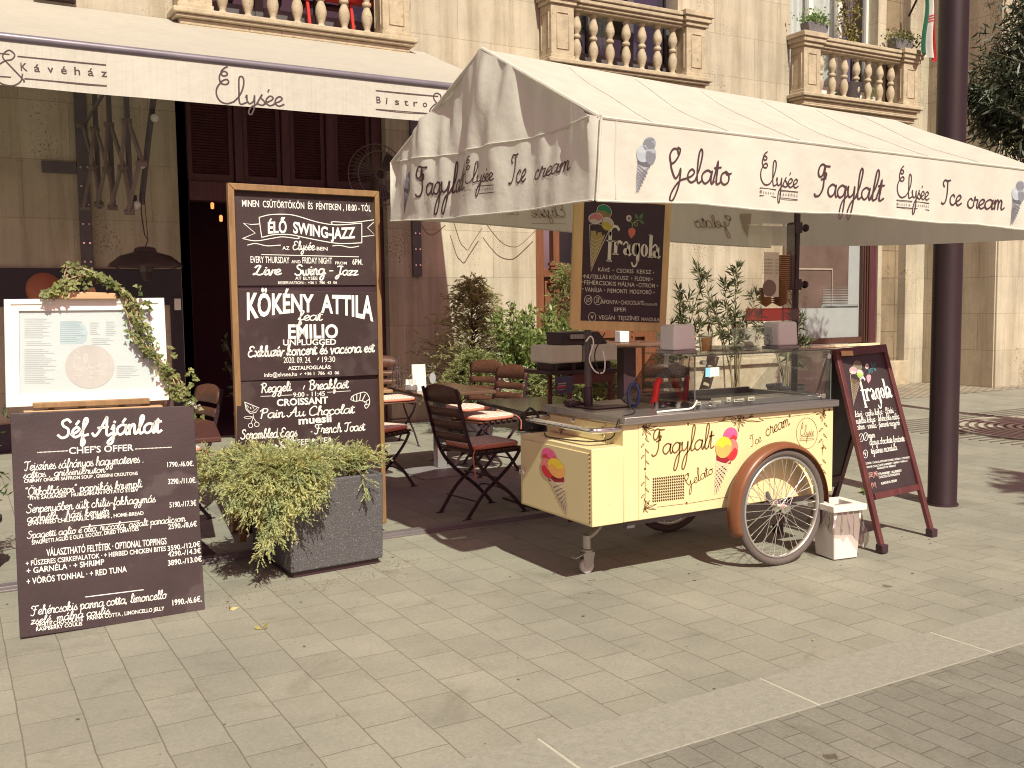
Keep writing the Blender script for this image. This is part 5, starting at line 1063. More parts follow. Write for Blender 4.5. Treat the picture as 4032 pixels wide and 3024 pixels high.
for u_ in (.16, .3, .45, .6, .75, .88): mb.tube([V(*roof(u_-.07*i/20, 1-i/20, 0))+V(0, -.0005, .0012) for i in range(1, 21)], .0022, 5)
mb.build('seam', CAN, can)
def bval(u, v): x = X0+u*(X1-X0); z = eavz(u, 1)-.002-v*(.352-.0*u+.016*math.sin(x*1.6)); return (x, YB+.006*math.sin(x*6)*v, z)
bv = MB().grid(90, 8, bval).build('back_valance', CANV, can, smooth=80, fix=False)
MB().tube([bval(i/60, 1) for i in range(61)], .005, 6).build('piping', CANV, bv)
# print seen through the backlit valance, painted on its inside as mirrored tan letters
L = Letters(Plane((0, YB-.012, 0), (0, -1, 0)), r3, .002); GH = M('painted_show_through', (.42, .33, .25), .8)
def ghost(t, x0, x1, y, h, st='s'):
    L.cut(); A, u, v = L.frame((x1, y), (x0, y-3), h); v = V(0, 0, np.linalg.norm(v)); Vt, F, W = script2d(t, .09); Vt = Vt/V(W, 2.05); L.put([A+u*p[0]+v*p[1]+V(0, -.003, 0) for p in Vt], F)
ghost('Ⓖelato', 80, 320, 1478, 90); ghost('cream', 700, 920, 1450, 80); ghost('Ⓘce', 960, 1100, 1450, 90); ghost('yy', 1660, 1760, 1480, 80)
L.cut(); L.poly([(370, 1385), (445, 1385), (440, 1440), (425, 1500), (420, 1540), (395, 1480)])
L.cr = crop(1500, 800, .3617); ghost('Elysée', 1640, 2010, 150, 150); ghost('ce', 1380, 1500, 130, 70); ghost('cream', 900, 1150, 105, 60)
for y in (160, 225): L.line([(1640, y-4), (2005, y)], 6, spl=False)
L.build('painted_show_through', GH, bv)
mb = MB()
mb.tube([(3.165, 4.62, .906), (3.165, 4.62, 1.6), (3.165, 4.6, 2.6)], .019, 12)
MB().tube([(4.80, 4.62, .906), (4.80, 4.62, 1.6), (4.80, 4.6, 2.6)], .021, 12).build('post', BLACKM, can)
mb.tube([(X0+.13, YR, 2.74), (X1-.03, YR, 2.655)], .014, 8).tube([(X0+.13, YF+.03, 2.232), (X1-.03, YF+.03, 2.185)], .012, 8).tube([(X0+.13, YB-.03, 2.34), (X1-.03, YB-.03, 2.25)], .012, 8)
for x in (3.165, 4.80): mb.tube([(x, YF+.03, 2.19), (x, YR, 2.60), (x, YB-.03, 2.26)], .011, 8)
mb.build('frame', M('grey_plum_tube', (.085, .068, .07), .4), can)
MB().tube([(3.165, 4.62, .906), (3.165, 4.62, 1.02)], .027, 12).box((3.09, 4.55, .906), (3.24, 4.69, .914)).build('post_socket', BLACKM, can, bevel=.003)
mb = MB()
for z in (1.60, 1.965): mb.box((4.762, 4.585, z-.035), (4.822, 4.655, z+.035)).lathe([(.008, 0), (.008, .03), (.024, .034), (.026, .042), (.024, .052), (0, .054)], (4.822, 4.6, z), 12, 'x', cap=False)
mb.box((4.735, 4.59, 1.58), (4.76, 4.64, 1.99)); mb.build('clamp', BLACKM, can, bevel=.003)
# ---------------------------------------------------------------- hanging gelato board
hb = thing('gelato_board', 'wood-framed blackboard of gelato flavours hung on the cart post below the canopy', 'menu board', (3.35, 4.56, 1.36))
HP = Plane((3.3, 4.545, 1.7), (0, -1, 0)); hc = crop(2230, 760, .3374); kh = crop(0, 0, 1.8228)
def rr(pts, rad):   # rounded corners of a quad given in crop pixels
    out = []; n = len(pts)
    for i in range(n):
        p, a, b = V(*pts[i]), V(*pts[i-1]), V(*pts[(i+1) % n]); u = unit(a-p)*rad; w_ = unit(b-p)*rad
        for k in range(6): t = k/5; out.append((p+u)*(1-t)**2+p*2*t*(1-t)+(p+w_)*t*t)
    return out
outer = rr([(48, 1592), (1160, 1625), (1235, 20), (100, -20)], 60); inner = [(165, 1488), (1082, 1512), (1150, 140), (210, 56)]
HW = M('warm_ply_frame', (.58, .39, .18), .5, var=.15, scale=5, stretch=(4, 4, .7), bump=.05)
MB().prism([HP.at(hc(*p)) for p in outer], (0, .016, 0)).build('frame', HW, hb, bevel=.002, smooth=0)
BLK = M('blackboard_plum', (.034, .012, .022), .6, var=.15)
pn = MB().prism([HP.at(hc(*p))+V(0, -.003, 0) for p in inner], (0, .0025, 0)).build('panel', BLK, hb, smooth=0)
L = Letters(Plane(HP.o+V(0, -.003, 0), HP.n), hc, .0012); T = L.text
fragola(L, (470, 705), (1085, 760), 150); L.cut()
CH = M('chalk_cream', (.60, .56, .48), .8)
for a in (('KÁVÉ', (370, 912), (503, 922), 44), ('CSOKIS  KEKSZ', (583, 928), (988, 945), 46), ('NUTELLÁS KÓKUSZ', (208, 995), (722, 1015), 46), ('FLÓDNI', (797, 1022), (975, 1030), 48), ('FEHÉRCSOKIS MÁLNA', (208, 1065), (795, 1095), 48), ('CITROM', (840, 1097), (1030, 1107), 48), ('VANÍLIA', (215, 1150), (415, 1158), 50), ('PIEMONTI  MOGYORÓ', (478, 1163), (992, 1183), 48), ('ÁFONYA', (405, 1292), (598, 1297), 46), ('CHOCOLATE', (632, 1300), (905, 1306), 46), ('FONDANTE', (912, 1312), (1058, 1315), 26), ('EPER', (558, 1380), (698, 1382), 44), ('VEGÁN  TEJSZÍNES', (375, 1475), (848, 1487), 48), ('MANDULA', (875, 1492), (1082, 1497), 40)): T(*a, 'c', off=.002)
L.cut(); L.text('V', (280, 1470), (318, 1470), 42, off=.02)
for q in ((545, 902), (1015, 930), (195, 968), (762, 995), (1000, 1005), (190, 1035), (822, 1075), (1062, 1082), (192, 1118), (446, 1132), (1022, 1160), (614, 1272)): L.ell(q, 6, 8, n=8)
for c in ((254, 1247), (364, 1252), (300, 1447)): L.ell(c, 43, 53, 6, n=32)
L.line([(222, 1285), (288, 1210)], 6, spl=False); L.line([(332, 1290), (396, 1215)], 6, spl=False); L.line([(228, 1240), (245, 1225), (265, 1228), (282, 1225), (275, 1265), (245, 1262), (228, 1240)], 5); L.line([(355, 1220), (375, 1220), (375, 1280), (355, 1280), (355, 1220)], 5, spl=False)
L.build('lettering', CH, pn)
def chalkcone(pl, cr, mp, parent, cols, off):
    Lf = {}
    def fl(k, pts, z):
        l_ = Letters(pl, cr, off+z); l_.poly([mp(*p) for p in pts]); l_.build('drawing', cols[k], parent)
    fl('g', circ((435, 215), 88, 78), 0); fl('b', [(360, 195), (400, 210), (440, 205), (480, 235), (518, 240), (515, 270), (480, 288), (420, 270), (365, 235)], .0003)
    fl('w', circ((340, 300), 80, 66), .0004); fl('p', [(262, 320), (300, 305), (330, 300), (370, 325), (420, 300), (412, 260), (370, 235), (320, 235), (275, 270)], .0006)
    fl('y', circ((478, 360), 68, 78), .0005); fl('w', [(412, 330), (440, 345), (480, 340), (520, 375), (545, 385), (535, 320), (490, 285), (440, 290)], .0007)
    fl('c', [(285, 440), (345, 440), (350, 500), (370, 455), (410, 460), (415, 500), (455, 480), (290, 918)], .0002)
    l_ = Letters(pl, cr, off+.0009); Q = lambda *ps: [mp(*p) for p in ps]
    l_.line(Q((270, 370), (275, 600), (285, 915), (400, 640), (495, 440)), 6, spl=False); l_.line(Q((262, 330), (265, 270), (330, 232), (400, 250), (430, 300)), 5); l_.line(Q((352, 215), (370, 160), (430, 135), (500, 165), (525, 235), (505, 285)), 5); l_.line(Q((540, 410), (548, 350), (510, 300), (440, 285), (405, 320)), 5); l_.line(Q((275, 365), (360, 360), (440, 390), (500, 440)), 4)
    for i in range(8): y = 560+i*42; w_ = (900-y)*.42; l_.line(Q((282, y-40), (288+w_*.35, y), (288+w_, y-45)), 4)
    l_.build('drawing', cols['l'], parent)
def strawberry(pl, cr, mp, parent, cols, off):
    def fl(k, pts, z=0): l_ = Letters(pl, cr, off+z); l_.poly([mp(*p) for p in pts]); l_.build('drawing', cols[k], parent)
    fl('r', [(718, 440), (735, 412), (790, 410), (808, 440), (795, 490), (755, 532), (728, 490)]); fl('w', circ((728, 295), 33, 40, 12)); fl('k', circ((730, 295), 11, 13, 10), .0004)
    for q in ([(792, 240), (830, 255), (845, 310), (805, 290)], [(892, 228), (895, 275), (855, 318), (850, 270)], [(912, 368), (865, 350), (850, 318), (890, 320)]): fl('v', q)
    l_ = Letters(pl, cr, off+.0005); Q = lambda *ps: [mp(*p) for p in ps]
    l_.line(Q((765, 410), (770, 370), (800, 330), (845, 320)), 8); l_.line(Q((795, 345), (825, 350), (822, 385), (798, 375), (795, 345)), 6); l_.line(Q((745, 325), (765, 350), (790, 345)), 6); l_.build('drawing', cols['s'], parent)
CK = {'g': M('chalk_green', (.02, .17, .09), .8), 'b': M('chalk_brown', (.24, .15, .07), .8), 'w': M('chalk_pale', (.46, .38, .35), .8), 'p': M('chalk_pink', (.45, .15, .16), .8), 'y': M('chalk_yellow', (.42, .34, .04), .8), 'c': M('chalk_wafer', (.32, .24, .09), .8), 'l': CH, 'r': M('chalk_red', (.52, .13, .09), .8), 'k': BLK, 'v': M('chalk_leaf', (.09, .16, .08), .8), 's': M('chalk_stem', (.25, .35, .12), .8)}
chalkcone(L.pl, hc, lambda x, y: (x, y), pn, CK, .001); strawberry(L.pl, hc, lambda x, y: (x, y), pn, CK, .001)
MB().box((3.13, 4.562, 1.5), (3.2, 4.598, 1.9)).build('hanger', BLACKM, hb, bevel=.003)

# ---------------------------------------------------------------- things on and around the cart
tm = thing('card_terminal', 'black card reader lying on the steel counter beside the fragola sign post', 'card reader', (3.14, 4.72, .905))
MB().prism([(3.06, 4.66, .905), (3.16, 4.65, .905), (3.16, 4.65, .922), (3.13, 4.65, .94), (3.07, 4.66, .932)], (.04, .13, .004)).build('body', BLACKM, tm, bevel=.008)
MB().prism([(3.085, 4.69, .9345), (3.12, 4.687, .939), (3.13, 4.72, .94), (3.095, 4.725, .936)], (0, 0, .004)).build('screen', M('dull_screen', (.05, .05, .06), .2), tm)
bk = thing('sign_foot', 'flat black metal foot plate on the counter under the fragola sign post', 'foot plate', (3.25, 4.45, .905)); MB().box((3.1, 4.46, .9055), (3.36, 4.6, .911)).build('plate', BLACKM, bk, bevel=.002)
RED = M('red_plastic', (.62, .025, .02), .3)
for i, (x, y, lab) in enumerate(((3.43, 4.36, 'larger bright red scoop handle leaning beside the black post'), (3.72, 4.44, 'smaller red handle seen behind the tinted glass of the display case'))):
    t = thing('ice_cream_scoop', lab, 'scoop', (x, y, .91), 'red scoops on the counter'); s_ = 1.0 if i == 0 else .72
    MB().tube(crspline([(x, y, .925), (x+.018*s_, y, .98), (x+.035*s_, y+.01, 1.03), (x+.05*s_, y+.01, 1.055+.0*s_)], 4), .02*s_, 12, rs=None).sphere((x+.05*s_, y+.01, 1.055), .02*s_).build('handle', RED, t)
    MB().lathe([(.0, 0), (.03, 0), (.034, .012), (.025, .03), (.012, .034)], (x+.06, y, .908), 14).tube([(x+.06, y, .93), (x+.16, y-.05, .925)], .009, 6).build('bowl', BLACKM, t)
tg = thing('blue_tongs', 'small blue handled cutter standing beside the red scoop', 'tongs', (3.36, 4.45, .91)); MB().tube(crspline([(3.33, 4.45, .915), (3.325, 4.45, .98), (3.34, 4.45, 1.03), (3.38, 4.45, 1.035), (3.40, 4.45, .98), (3.385, 4.45, .92), (3.35, 4.45, .915)], 4), .009, 8).build('handle', M('blue_plastic', (.03, .06, .19), .35), tg)
ho = MB().tube(crspline([(3.28, 4.14, .91), (3.40, 4.13, .914), (3.50, 4.12, .918), (3.53, 4.115, .945), (3.535, 4.112, .962)], 5), .005, 8).build('counter_hook', WHITEP); tag(ho, 'thin white hook lying on the front edge of the steel counter', 'hook')
cbm = M('black_cable', (.02, .012, .014), .5)
tag(MB().tube(crspline([(3.2, 4.5, 1.33), (3.17, 4.56, 1.2), (3.2, 4.5, 1.05), (3.24, 4.35, .94), (3.18, 4.2, .91), (3.02, 4.12, .895), (3.01, 4.16, .80), (2.98, 4.22, .77), (2.95, 4.32, .758), (2.9, 4.45, .757), (2.88, 4.6, .757), (2.95, 4.75, .757)], 8), .0035, 6).build('power_cable', cbm), 'thin dark cable running from the sign post down onto the yellow side box', 'cable')
tag(MB().tube(crspline([(3.13, 4.59, 1.28), (3.155, 4.575, 1.31), (3.18, 4.585, 1.27), (3.155, 4.59, 1.18), (3.19, 4.585, 1.11), (3.25, 4.59, 1.10), (3.27, 4.6, 1.15), (3.265, 4.61, 1.22)], 8), .0042, 8).build('white_cable', WHITEP), 'white looped cable hanging around the post below the fragola board', 'cable')
tag(MB().tube(crspline([(2.9+.05*math.cos(a), 4.83+.03*math.sin(a*2), .86+.035*math.sin(a)) for a in np.linspace(0, 12, 26)], 3), .007, 6).build('coiled_cable', cbm), 'coil of black cable hung on the far end of the chrome handle', 'cable')
NAPM = M('lavender_white_plastic', (.78, .77, .77), .4, var=.04)
for i, (x, y, lab) in enumerate(((3.565, 4.3, 'white napkin box on the glass shelf near the fragola board, beside the tumbler'), (4.36, 4.3, 'white napkin box on the glass shelf directly below the cone dispenser'))):
    t = thing('napkin_box', lab, 'napkin box', (x, y, 1.208), 'napkin boxes on the glass case')
    MB().prism([(x-.082, y-.055, 1.228), (x+.082, y-.055, 1.228), (x+.074, y-.05, 1.372), (x-.074, y-.05, 1.372)], (0, .13, 0)).build('box', NAPM, t, bevel=.012)
    MB().box((x-.087, y-.06, 1.2085), (x+.087, y+.08, 1.2275)).build('base', M('smoky_base', (.3, .28, .28), .2), t, bevel=.004)
t = thing('paper_tumbler', 'clear tumbler holding a red and yellow card beside a white napkin box', 'tumbler', (3.76, 4.3, 1.209)); MB().lathe([(.032, 1.209), (.042, 1.315), (.040, 1.315), (.030, 1.213)], (3.76, 4.3, 0), 18).build('glass', GLASS, t)
MB().prism([(3.735, 4.3, 1.215), (3.775, 4.28, 1.215), (3.785, 4.28, 1.30), (3.73, 4.3, 1.29)], (.0, .003, 0)).build('card', M('yellow_card', (.62, .33, .04), .5, spots=((.42, .06, .05), 14, .55)), t)
t = thing('topping_dish', 'shallow glass dish between the tumbler and the doodled tip box', 'dish', (3.93, 4.3, 1.209)); MB().box((3.84, 4.22, 1.209), (4.08, 4.38, 1.235)).build('dish', glass('dish_glass', (.7, .68, .66), .2), t, bevel=.004); MB().box((3.83, 4.21, 1.2355), (4.09, 4.39, 1.241)).build('rim', glass('shelf_glass'), t)
t = thing('tip_box', 'clear acrylic box with a smiling doodle and scribbled letters on the glass shelf', 'tip box', (4.17, 4.34, 1.209))
MB().box((4.05, 4.30, 1.209), (4.275, 4.303, 1.335)).box((4.05, 4.40, 1.209), (4.275, 4.403, 1.335)).box((4.05, 4.3035, 1.209), (4.053, 4.3995, 1.335)).box((4.05, 4.3, 1.336), (4.275, 4.403, 1.339)).build('box', GLASS, t)
L = Letters(Plane((0, 4.30, 0), (0, -1, 0)), crop(2500, 1200, .4069), .001)
L.line([(1165, 365), (1170, 300), (1180, 340), (1195, 290), (1205, 330), (1222, 300)], 5); L.line([(1265, 300), (1290, 295), (1275, 335), (1305, 350), (1285, 400), (1262, 385)], 5); L.line([(1330, 310), (1330, 380), (1330, 345), (1355, 300), (1375, 310)], 5); L.ell((1395, 330), 20, 40, 5); L.line([(1415, 300), (1408, 340)], 5)
L.build('lettering', M('marker_black', (.03, .02, .02), .6), t); MB().sphere((4.15, 4.36, 1.235), .03, 10, 6, (1, 1, .8)).build('coin_heap', M('pale_coins', (.55, .48, .35), .4), t)
# cone dispenser on the right canopy post
cd = thing('cone_dispenser', 'tall clear acrylic wafer cone dispenser with a price card, clamped to the black post', 'cone dispenser', (4.44, 4.5, 1.37))
ACR = glass('acrylic', (.98, .975, .96), .02, .05)
mb = MB()
for a, b in (((4.29, 4.40), (4.565, 4.403)), ((4.29, 4.52), (4.565, 4.523)), ((4.29, 4.4035), (4.293, 4.5195)), ((4.562, 4.4035), (4.565, 4.5195)), ((4.445, 4.4035), (4.448, 4.5195))): mb.box((a[0], a[1], 1.455), (b[0], b[1], 1.96))
mb.box((4.285, 4.395, 1.961), (4.57, 4.528, 1.965)); mb.build('box', ACR, cd, smooth=0)
MB().box((4.28, 4.392, 1.375), (4.60, 4.53, 1.452)).build('tray', glass('red_acrylic', (.62, .10, .07), .1), cd, bevel=.003)
card = MB().box((4.295, 4.385, 1.52), (4.415, 4.388, 1.79)).build('price_card', M('beige_card', (.66, .56, .46), .7), cd, smooth=0)
L = Letters(Plane((0, 4.385, 0), (0, -1, 0)), crop(2900, 800, .3309), .001)
for k, (a_, b_) in enumerate((('1 GOMBÓC', '350 FT'), ('2 GOMBÓC', '650 FT'), ('3 GOMBÓC', '900 FT'), ('KEHELY', '500 FT'), ('FAGYLALT', '400 FT'))): L.text(a_, (300, 680+k*40), (430, 681+k*40), 18); L.text(b_, (460, 682+k*40), (520, 683+k*40), 18)
L.ell((390, 1010), 82, 100, n=30)
L.build('lettering', M('faded_brown_print', (.22, .14, .12), .8), card)
WAF = M('wafer_cones', (.50, .25, .08), .7, var=.25, scale=40, bump=.4, bscale=60)
mb = MB()
for k in range(24): z = 1.47+k*.0125; mb.lathe([(.001, z-.01), (.05, z+.016), (.054, z+.016), (.054, z+.02), (.048, z+.02)], (4.507, 4.462, 0), 16, cap=False)
for k in range(8): z = 1.47+k*.0125; mb.lathe([(.001, z-.01), (.042, z+.016), (.046, z+.02)], (4.392, 4.47, 0), 16, cap=False)
mb.build('wafer_stack', WAF, cd)

# ---------------------------------------------------------------- folding pavement board
DARKRED = M('mahogany_red', (.105, .03, .03), .42, var=.3, scale=6, stretch=(5, 5, .8), bump=.1)
ab = thing('pavement_sign', 'mahogany framed folding A-board of gelato flavours behind the white bin, next to the cart wheel', 'pavement sign', (5.05, 4.2, 0))
AP = Plane((4.754, 3.849, 0), V(.185, -.983, .262)); ac = crop(3250, 1360, .4942); k4 = crop(3400, 1400, .4822)
fL, fR = AP.at(k4(150, 1608)), AP.at(k4(555, 1476)); tL, tR = AP.at(ac(85, 62)), AP.at(ac(462, 25))
mb = MB()
for f_, t_ in ((fL, tL), (fR, tR)): mb.bar(f_+V(0, 0, .02), t_, .042, .026, tuple(AP.n))
lg_ = mb.build('leg', DARKRED, ab, bevel=.003)
mb = MB()
mb.bar(tL+(tR-tL)*-.03, tR+(tR-tL)*.03, .05, .035, tuple(AP.n)).build('rail', DARKRED, ab, bevel=.003); mb = MB(); a_, b_ = AP.at(ac(388, 1205)), AP.at(ac(745, 1128)); mb.bar(a_, b_, .04, .022, tuple(AP.n)); mb.build('rail', DARKRED, ab, bevel=.003)
bN = V(.185, .983, 0)/np.linalg.norm([.185, .983]); bN = V(-.182, .983, 0)
mb = MB()
for f_, t_ in ((fL, tL), (fR, tR)): mb.bar(f_+bN*.72+V(0, 0, .02), t_+bN*.03, .042, .026, (0, 1, .3))
mb.bar(fL+bN*.62+V(0, 0, .3), fR+bN*.62+V(0, 0, .3), .02, .04); mb.build('leg', DARKRED, ab, bevel=.003)
q_ = [fL+bN*.65+V(0, 0, .24), fR+bN*.65+V(0, 0, .24), tR+bN*.05, tL+bN*.05]; MB().prism(q_, bN*-.008).build('panel', BOARD, ab, smooth=0)
for f_ in (fL, fR, fL+bN*.72, fR+bN*.72): MB().box(f_+V(-.026, -.026, 0), f_+V(.026, .026, .05)).build('rubber_foot', BLACKM, lg_, bevel=.004)
pq = [AP.at(ac(*p)) for p in ((385, 1195), (745, 1118), (462, 45), (105, 80))]
pn = MB().prism([p+AP.n*-.002 for p in pq], AP.n*-.006).build('panel', M('chalkboard_charcoal', (.045, .028, .03), .5, var=.2), ab, smooth=0)
L = Letters(Plane(AP.o-AP.n*.002, AP.n), ac, .0015); T = L.text
fragola(L, (300, 445), (530, 412), 82); L.cut()
for a in (('kávé · csokis keksz · flódni ·', (238, 572), (560, 535), 46), ('nutellás kókusz · fehércsokis málna', (245, 625), (592, 585), 46), ('citrom · vanília · piemonti mogyoró ·', (252, 672), (605, 632), 44), ('eper', (342, 738), (393, 733), 44), ('áfonya chocolate fondante', (352, 795), (630, 762), 48), ('tejszínes mandula', (365, 865), (570, 832), 48)): T(*a, 's', .09)
L.cut()
for a in (('COFFEE / CHOCOLATE CHIP COOKIE / FLÓDNI / COCONUT', (318, 950), (672, 898), 14), ('WHITE CHOCOLATE RASPBERRY / LEMON / VANILLA /', (328, 980), (655, 925), 14), ('HAZELNUT OF PIEMONT', (412, 988), (562, 965), 14), ('STRAWBERRY / BLUEBERRY', (422, 1035), (608, 1005), 17), ('CHOCOLATE, FONDANTE', (426, 1060), (592, 1032), 17), ('ALMOND & CREAM', (442, 1110), (568, 1085), 18)): T(*a, 'c', off=.015)
L.cut(); T('V', (310, 882), (328, 880), 26, off=.02)
for c in ((284, 735), (320, 727), (318, 865)): L.ell(c, 17, 32, 3.5, n=28)
L.line([(275, 755), (294, 712)], 3, spl=False); L.line([(312, 748), (330, 705)], 3, spl=False)
L.build('lettering', WHITEINK, pn)
L.__init__(L.pl, ac, .0015); T('|SE|', (348, 1050), (380, 1045), 34, off=.01); T('|ME|', (388, 1043), (418, 1038), 34, off=.01); T('|V|', (368, 1128), (402, 1122), 32, off=.01); L.build('lettering', M('chalk_rose', (.58, .3, .27), .8), pn)
mpA = lambda x, y: (185+(x-260)*.37-(y-135)*-.035, 128+(y-135)*.45-(x-260)*.02)
CK2 = dict(CK); CK2.update({'g': M('chalk_olive_grey', (.17, .16, .10), .8), 'b': M('chalk_olive_grey', ()), 'p': M('chalk_rose_bright', (.72, .30, .36), .8), 'w': M('chalk_white_pink', (.70, .50, .50), .8), 'y': M('chalk_lime', (.36, .55, .10), .8), 'c': M('chalk_dark_wafer', (.13, .085, .05), .8), 'v': M('chalk_teal', (.05, .15, .18), .8), 's': M('chalk_teal', ()), 'r': M('chalk_rose_bright', ()), 'l': M('chalk_dim', (.30, .25, .2), .8)})
chalkcone(L.pl, ac, mpA, pn, CK2, .001)
strawberry(L.pl, ac, lambda x, y: (318+(x-700)*.42, 130+(y-230)*.57), pn, CK2, .001)
MB().bar(AP.at(ac(95, 72))+AP.n*.028, AP.at(ac(185, 70))+AP.n*.028, .03, .006, tuple(AP.n)).build('wooden_peg', HW, ab)

# ---------------------------------------------------------------- bin with a clear liner
bn = thing('white_bin', 'white square waste bin with a clear plastic liner beside the front wheel', 'bin', (4.44, 3.95, 0))
bR = rz(R(-9)); bc = V(4.455, 3.945, 0)
def bl(x, y, z): return bc+np.array(bR)@V(x, y, z)
def frus(a, b, z0, z1): return [bl(sx*a, sy*a, z0) for sx, sy in ((-1, -1), (1, -1), (1, 1), (-1, 1))], [bl(sx*b, sy*b, z1) for sx, sy in ((-1, -1), (1, -1), (1, 1), (-1, 1))]
lo, hi = frus(.083, .098, .004, .285)
MB().add(lo+hi, [(3, 2, 1, 0), (0, 1, 5, 4), (1, 2, 6, 5), (2, 3, 7, 6), (3, 0, 4, 7), (4, 5, 6, 7)]).build('body', M('white_bin_plastic', (.72, .70, .66), .35, var=.03), bn, bevel=.006)
mb = MB(); o_, i_ = .118, .068
for (x0, x1, y0, y1) in ((-o_, o_, -o_, -i_), (-o_, o_, i_, o_), (-o_, -i_, -i_, i_), (i_, o_, -i_, i_)):
    b8 = [bl(x, y, z) for z in (.288, .325) for (x, y) in ((x0, y0), (x1, y0), (x1, y1), (x0, y1))]; mb.add(b8, [(3, 2, 1, 0), (4, 5, 6, 7), (0, 1, 5, 4), (1, 2, 6, 5), (2, 3, 7, 6), (3, 0, 4, 7)])
mb.build('lid', M('white_bin_plastic', ()), bn, bevel=.004)
MB().add([bl(x, y, .289) for x, y in ((-i_, -i_), (i_, -i_), (i_, i_), (-i_, i_))], [(0, 1, 2, 3)]).build('opening', BLACKIN, bn, smooth=0)
LIN = glass('plastic_film', (.72, .66, .64), .12, .18)
def film(u, v):
    a = 2*math.pi*u; s_ = max(abs(math.cos(a)), abs(math.sin(a))); r_ = (.102+.02*v+.012*math.sin(a*9+v*5)*v+.008*math.sin(a*17))/s_**.85
    z = .287-v*(.11+.07*max(0, math.cos(a+.6))+.02*math.sin(a*5))
    return tuple(bl(r_*math.cos(a), r_*math.sin(a), z))
MB().grid(90, 14, film).build('liner', LIN, bn, smooth=50, fix=False)
def tail(u, v): a = 2*math.pi*u; r_ = .05*math.sin(math.pi*(.12+.86*v))**.7*(1+.2*math.sin(a*4+v*7)); return tuple(bl(.115+.03*v+r_*.7*math.cos(a), -.06+r_*.8*math.sin(a), .21-v*.16))
MB().grid(30, 12, tail).build('liner', LIN, bn, smooth=50, fix=False)

# ---------------------------------------------------------------- lamp column
lp = thing('lamp_column', 'thick plum black lamp column standing on the pavement beyond the A-board', 'lamp post', (6.24, 4.55, 0))
MB().lathe([(.104, 0), (.104, .02), (.1, .03), (.1, 2.2), (.099, 6.5)], (6.235, 4.55, 0), 40).build('column', M('plum_black_paint', (.026, .013, .016), .42, var=.15, scale=3), lp, smooth=50)
MB().lathe([(.112, 0), (.112, .012)], (6.235, 4.55, 0), 40).build('base_ring', BLACKM, lp)
MB().box((6.36, 4.5, 2.22), (6.42, 4.52, 2.36)).bar((6.33, 4.51, 2.3), (6.37, 4.51, 2.3), .02, .02).build('small_plate', BLACKM, lp)
# ground rail of the terrace
rl = MB().box((-4, 5.79, 0), (3.95, 5.87, .028)).box((-4, 5.775, 0), (3.95, 5.789, .012)).build('terrace_rail', M('dull_zinc_rail', (.2, .17, .18), .5, .3), bevel=.003); tag(rl, 'low grey metal floor rail along the edge of the café terrace', 'floor rail')
# ---------------------------------------------------------------- terrace furniture
SLAT = M('bistro_slat_wood', (.095, .04, .025), .38, var=.4, scale=7, bump=.15, stretch=(.8, 6, 6)); CUSH = None
def cushion_mat():
    m, t, b = nodes_of('coral_striped_cushion'); Lk = t.links.new
    tc = N(t, 'ShaderNodeTexCoord'); wv = N(t, 'ShaderNodeTexWave', wave_type='BANDS', bands_direction='Y'); wv.inputs['Scale'].default_value = 9.5; wv.inputs['Distortion'].default_value = .4; Lk(tc.outputs['Object'], wv.inputs[0])
    g = N(t, 'ShaderNodeNewGeometry'); sp = N(t, 'ShaderNodeSeparateXYZ'); Lk(g.outputs['Normal'], sp.inputs[0])
    rp = N(t, 'ShaderNodeValToRGB'); rp.color_ramp.interpolation = 'CONSTANT'; e = rp.color_ramp.elements; e[0].color = (.86, .76, .66, 1); e[1].position = .42; e[1].color = (.74, .42, .33, 1)
    x = e.new(.72); x.color = (.88, .80, .70, 1); x = e.new(.86); x.color = (.42, .18, .17, 1)
    Lk(wv.outputs[0], rp.inputs[0]); mx = N(t, 'ShaderNodeMix', data_type='RGBA'); mx.inputs[6].default_value = (.76, .27, .18, 1); Lk(rp.outputs[0], mx.inputs[7])
    st = N(t, 'ShaderNodeMath', operation='GREATER_THAN'); st.inputs[1].default_value = .75; Lk(sp.outputs['Z'], st.inputs[0]); Lk(st.outputs[0], mx.inputs[0]); Lk(mx.outputs[2], b.inputs['Base Color']); b.inputs['Roughness'].default_value = .9; return m
CUSH = cushion_mat()
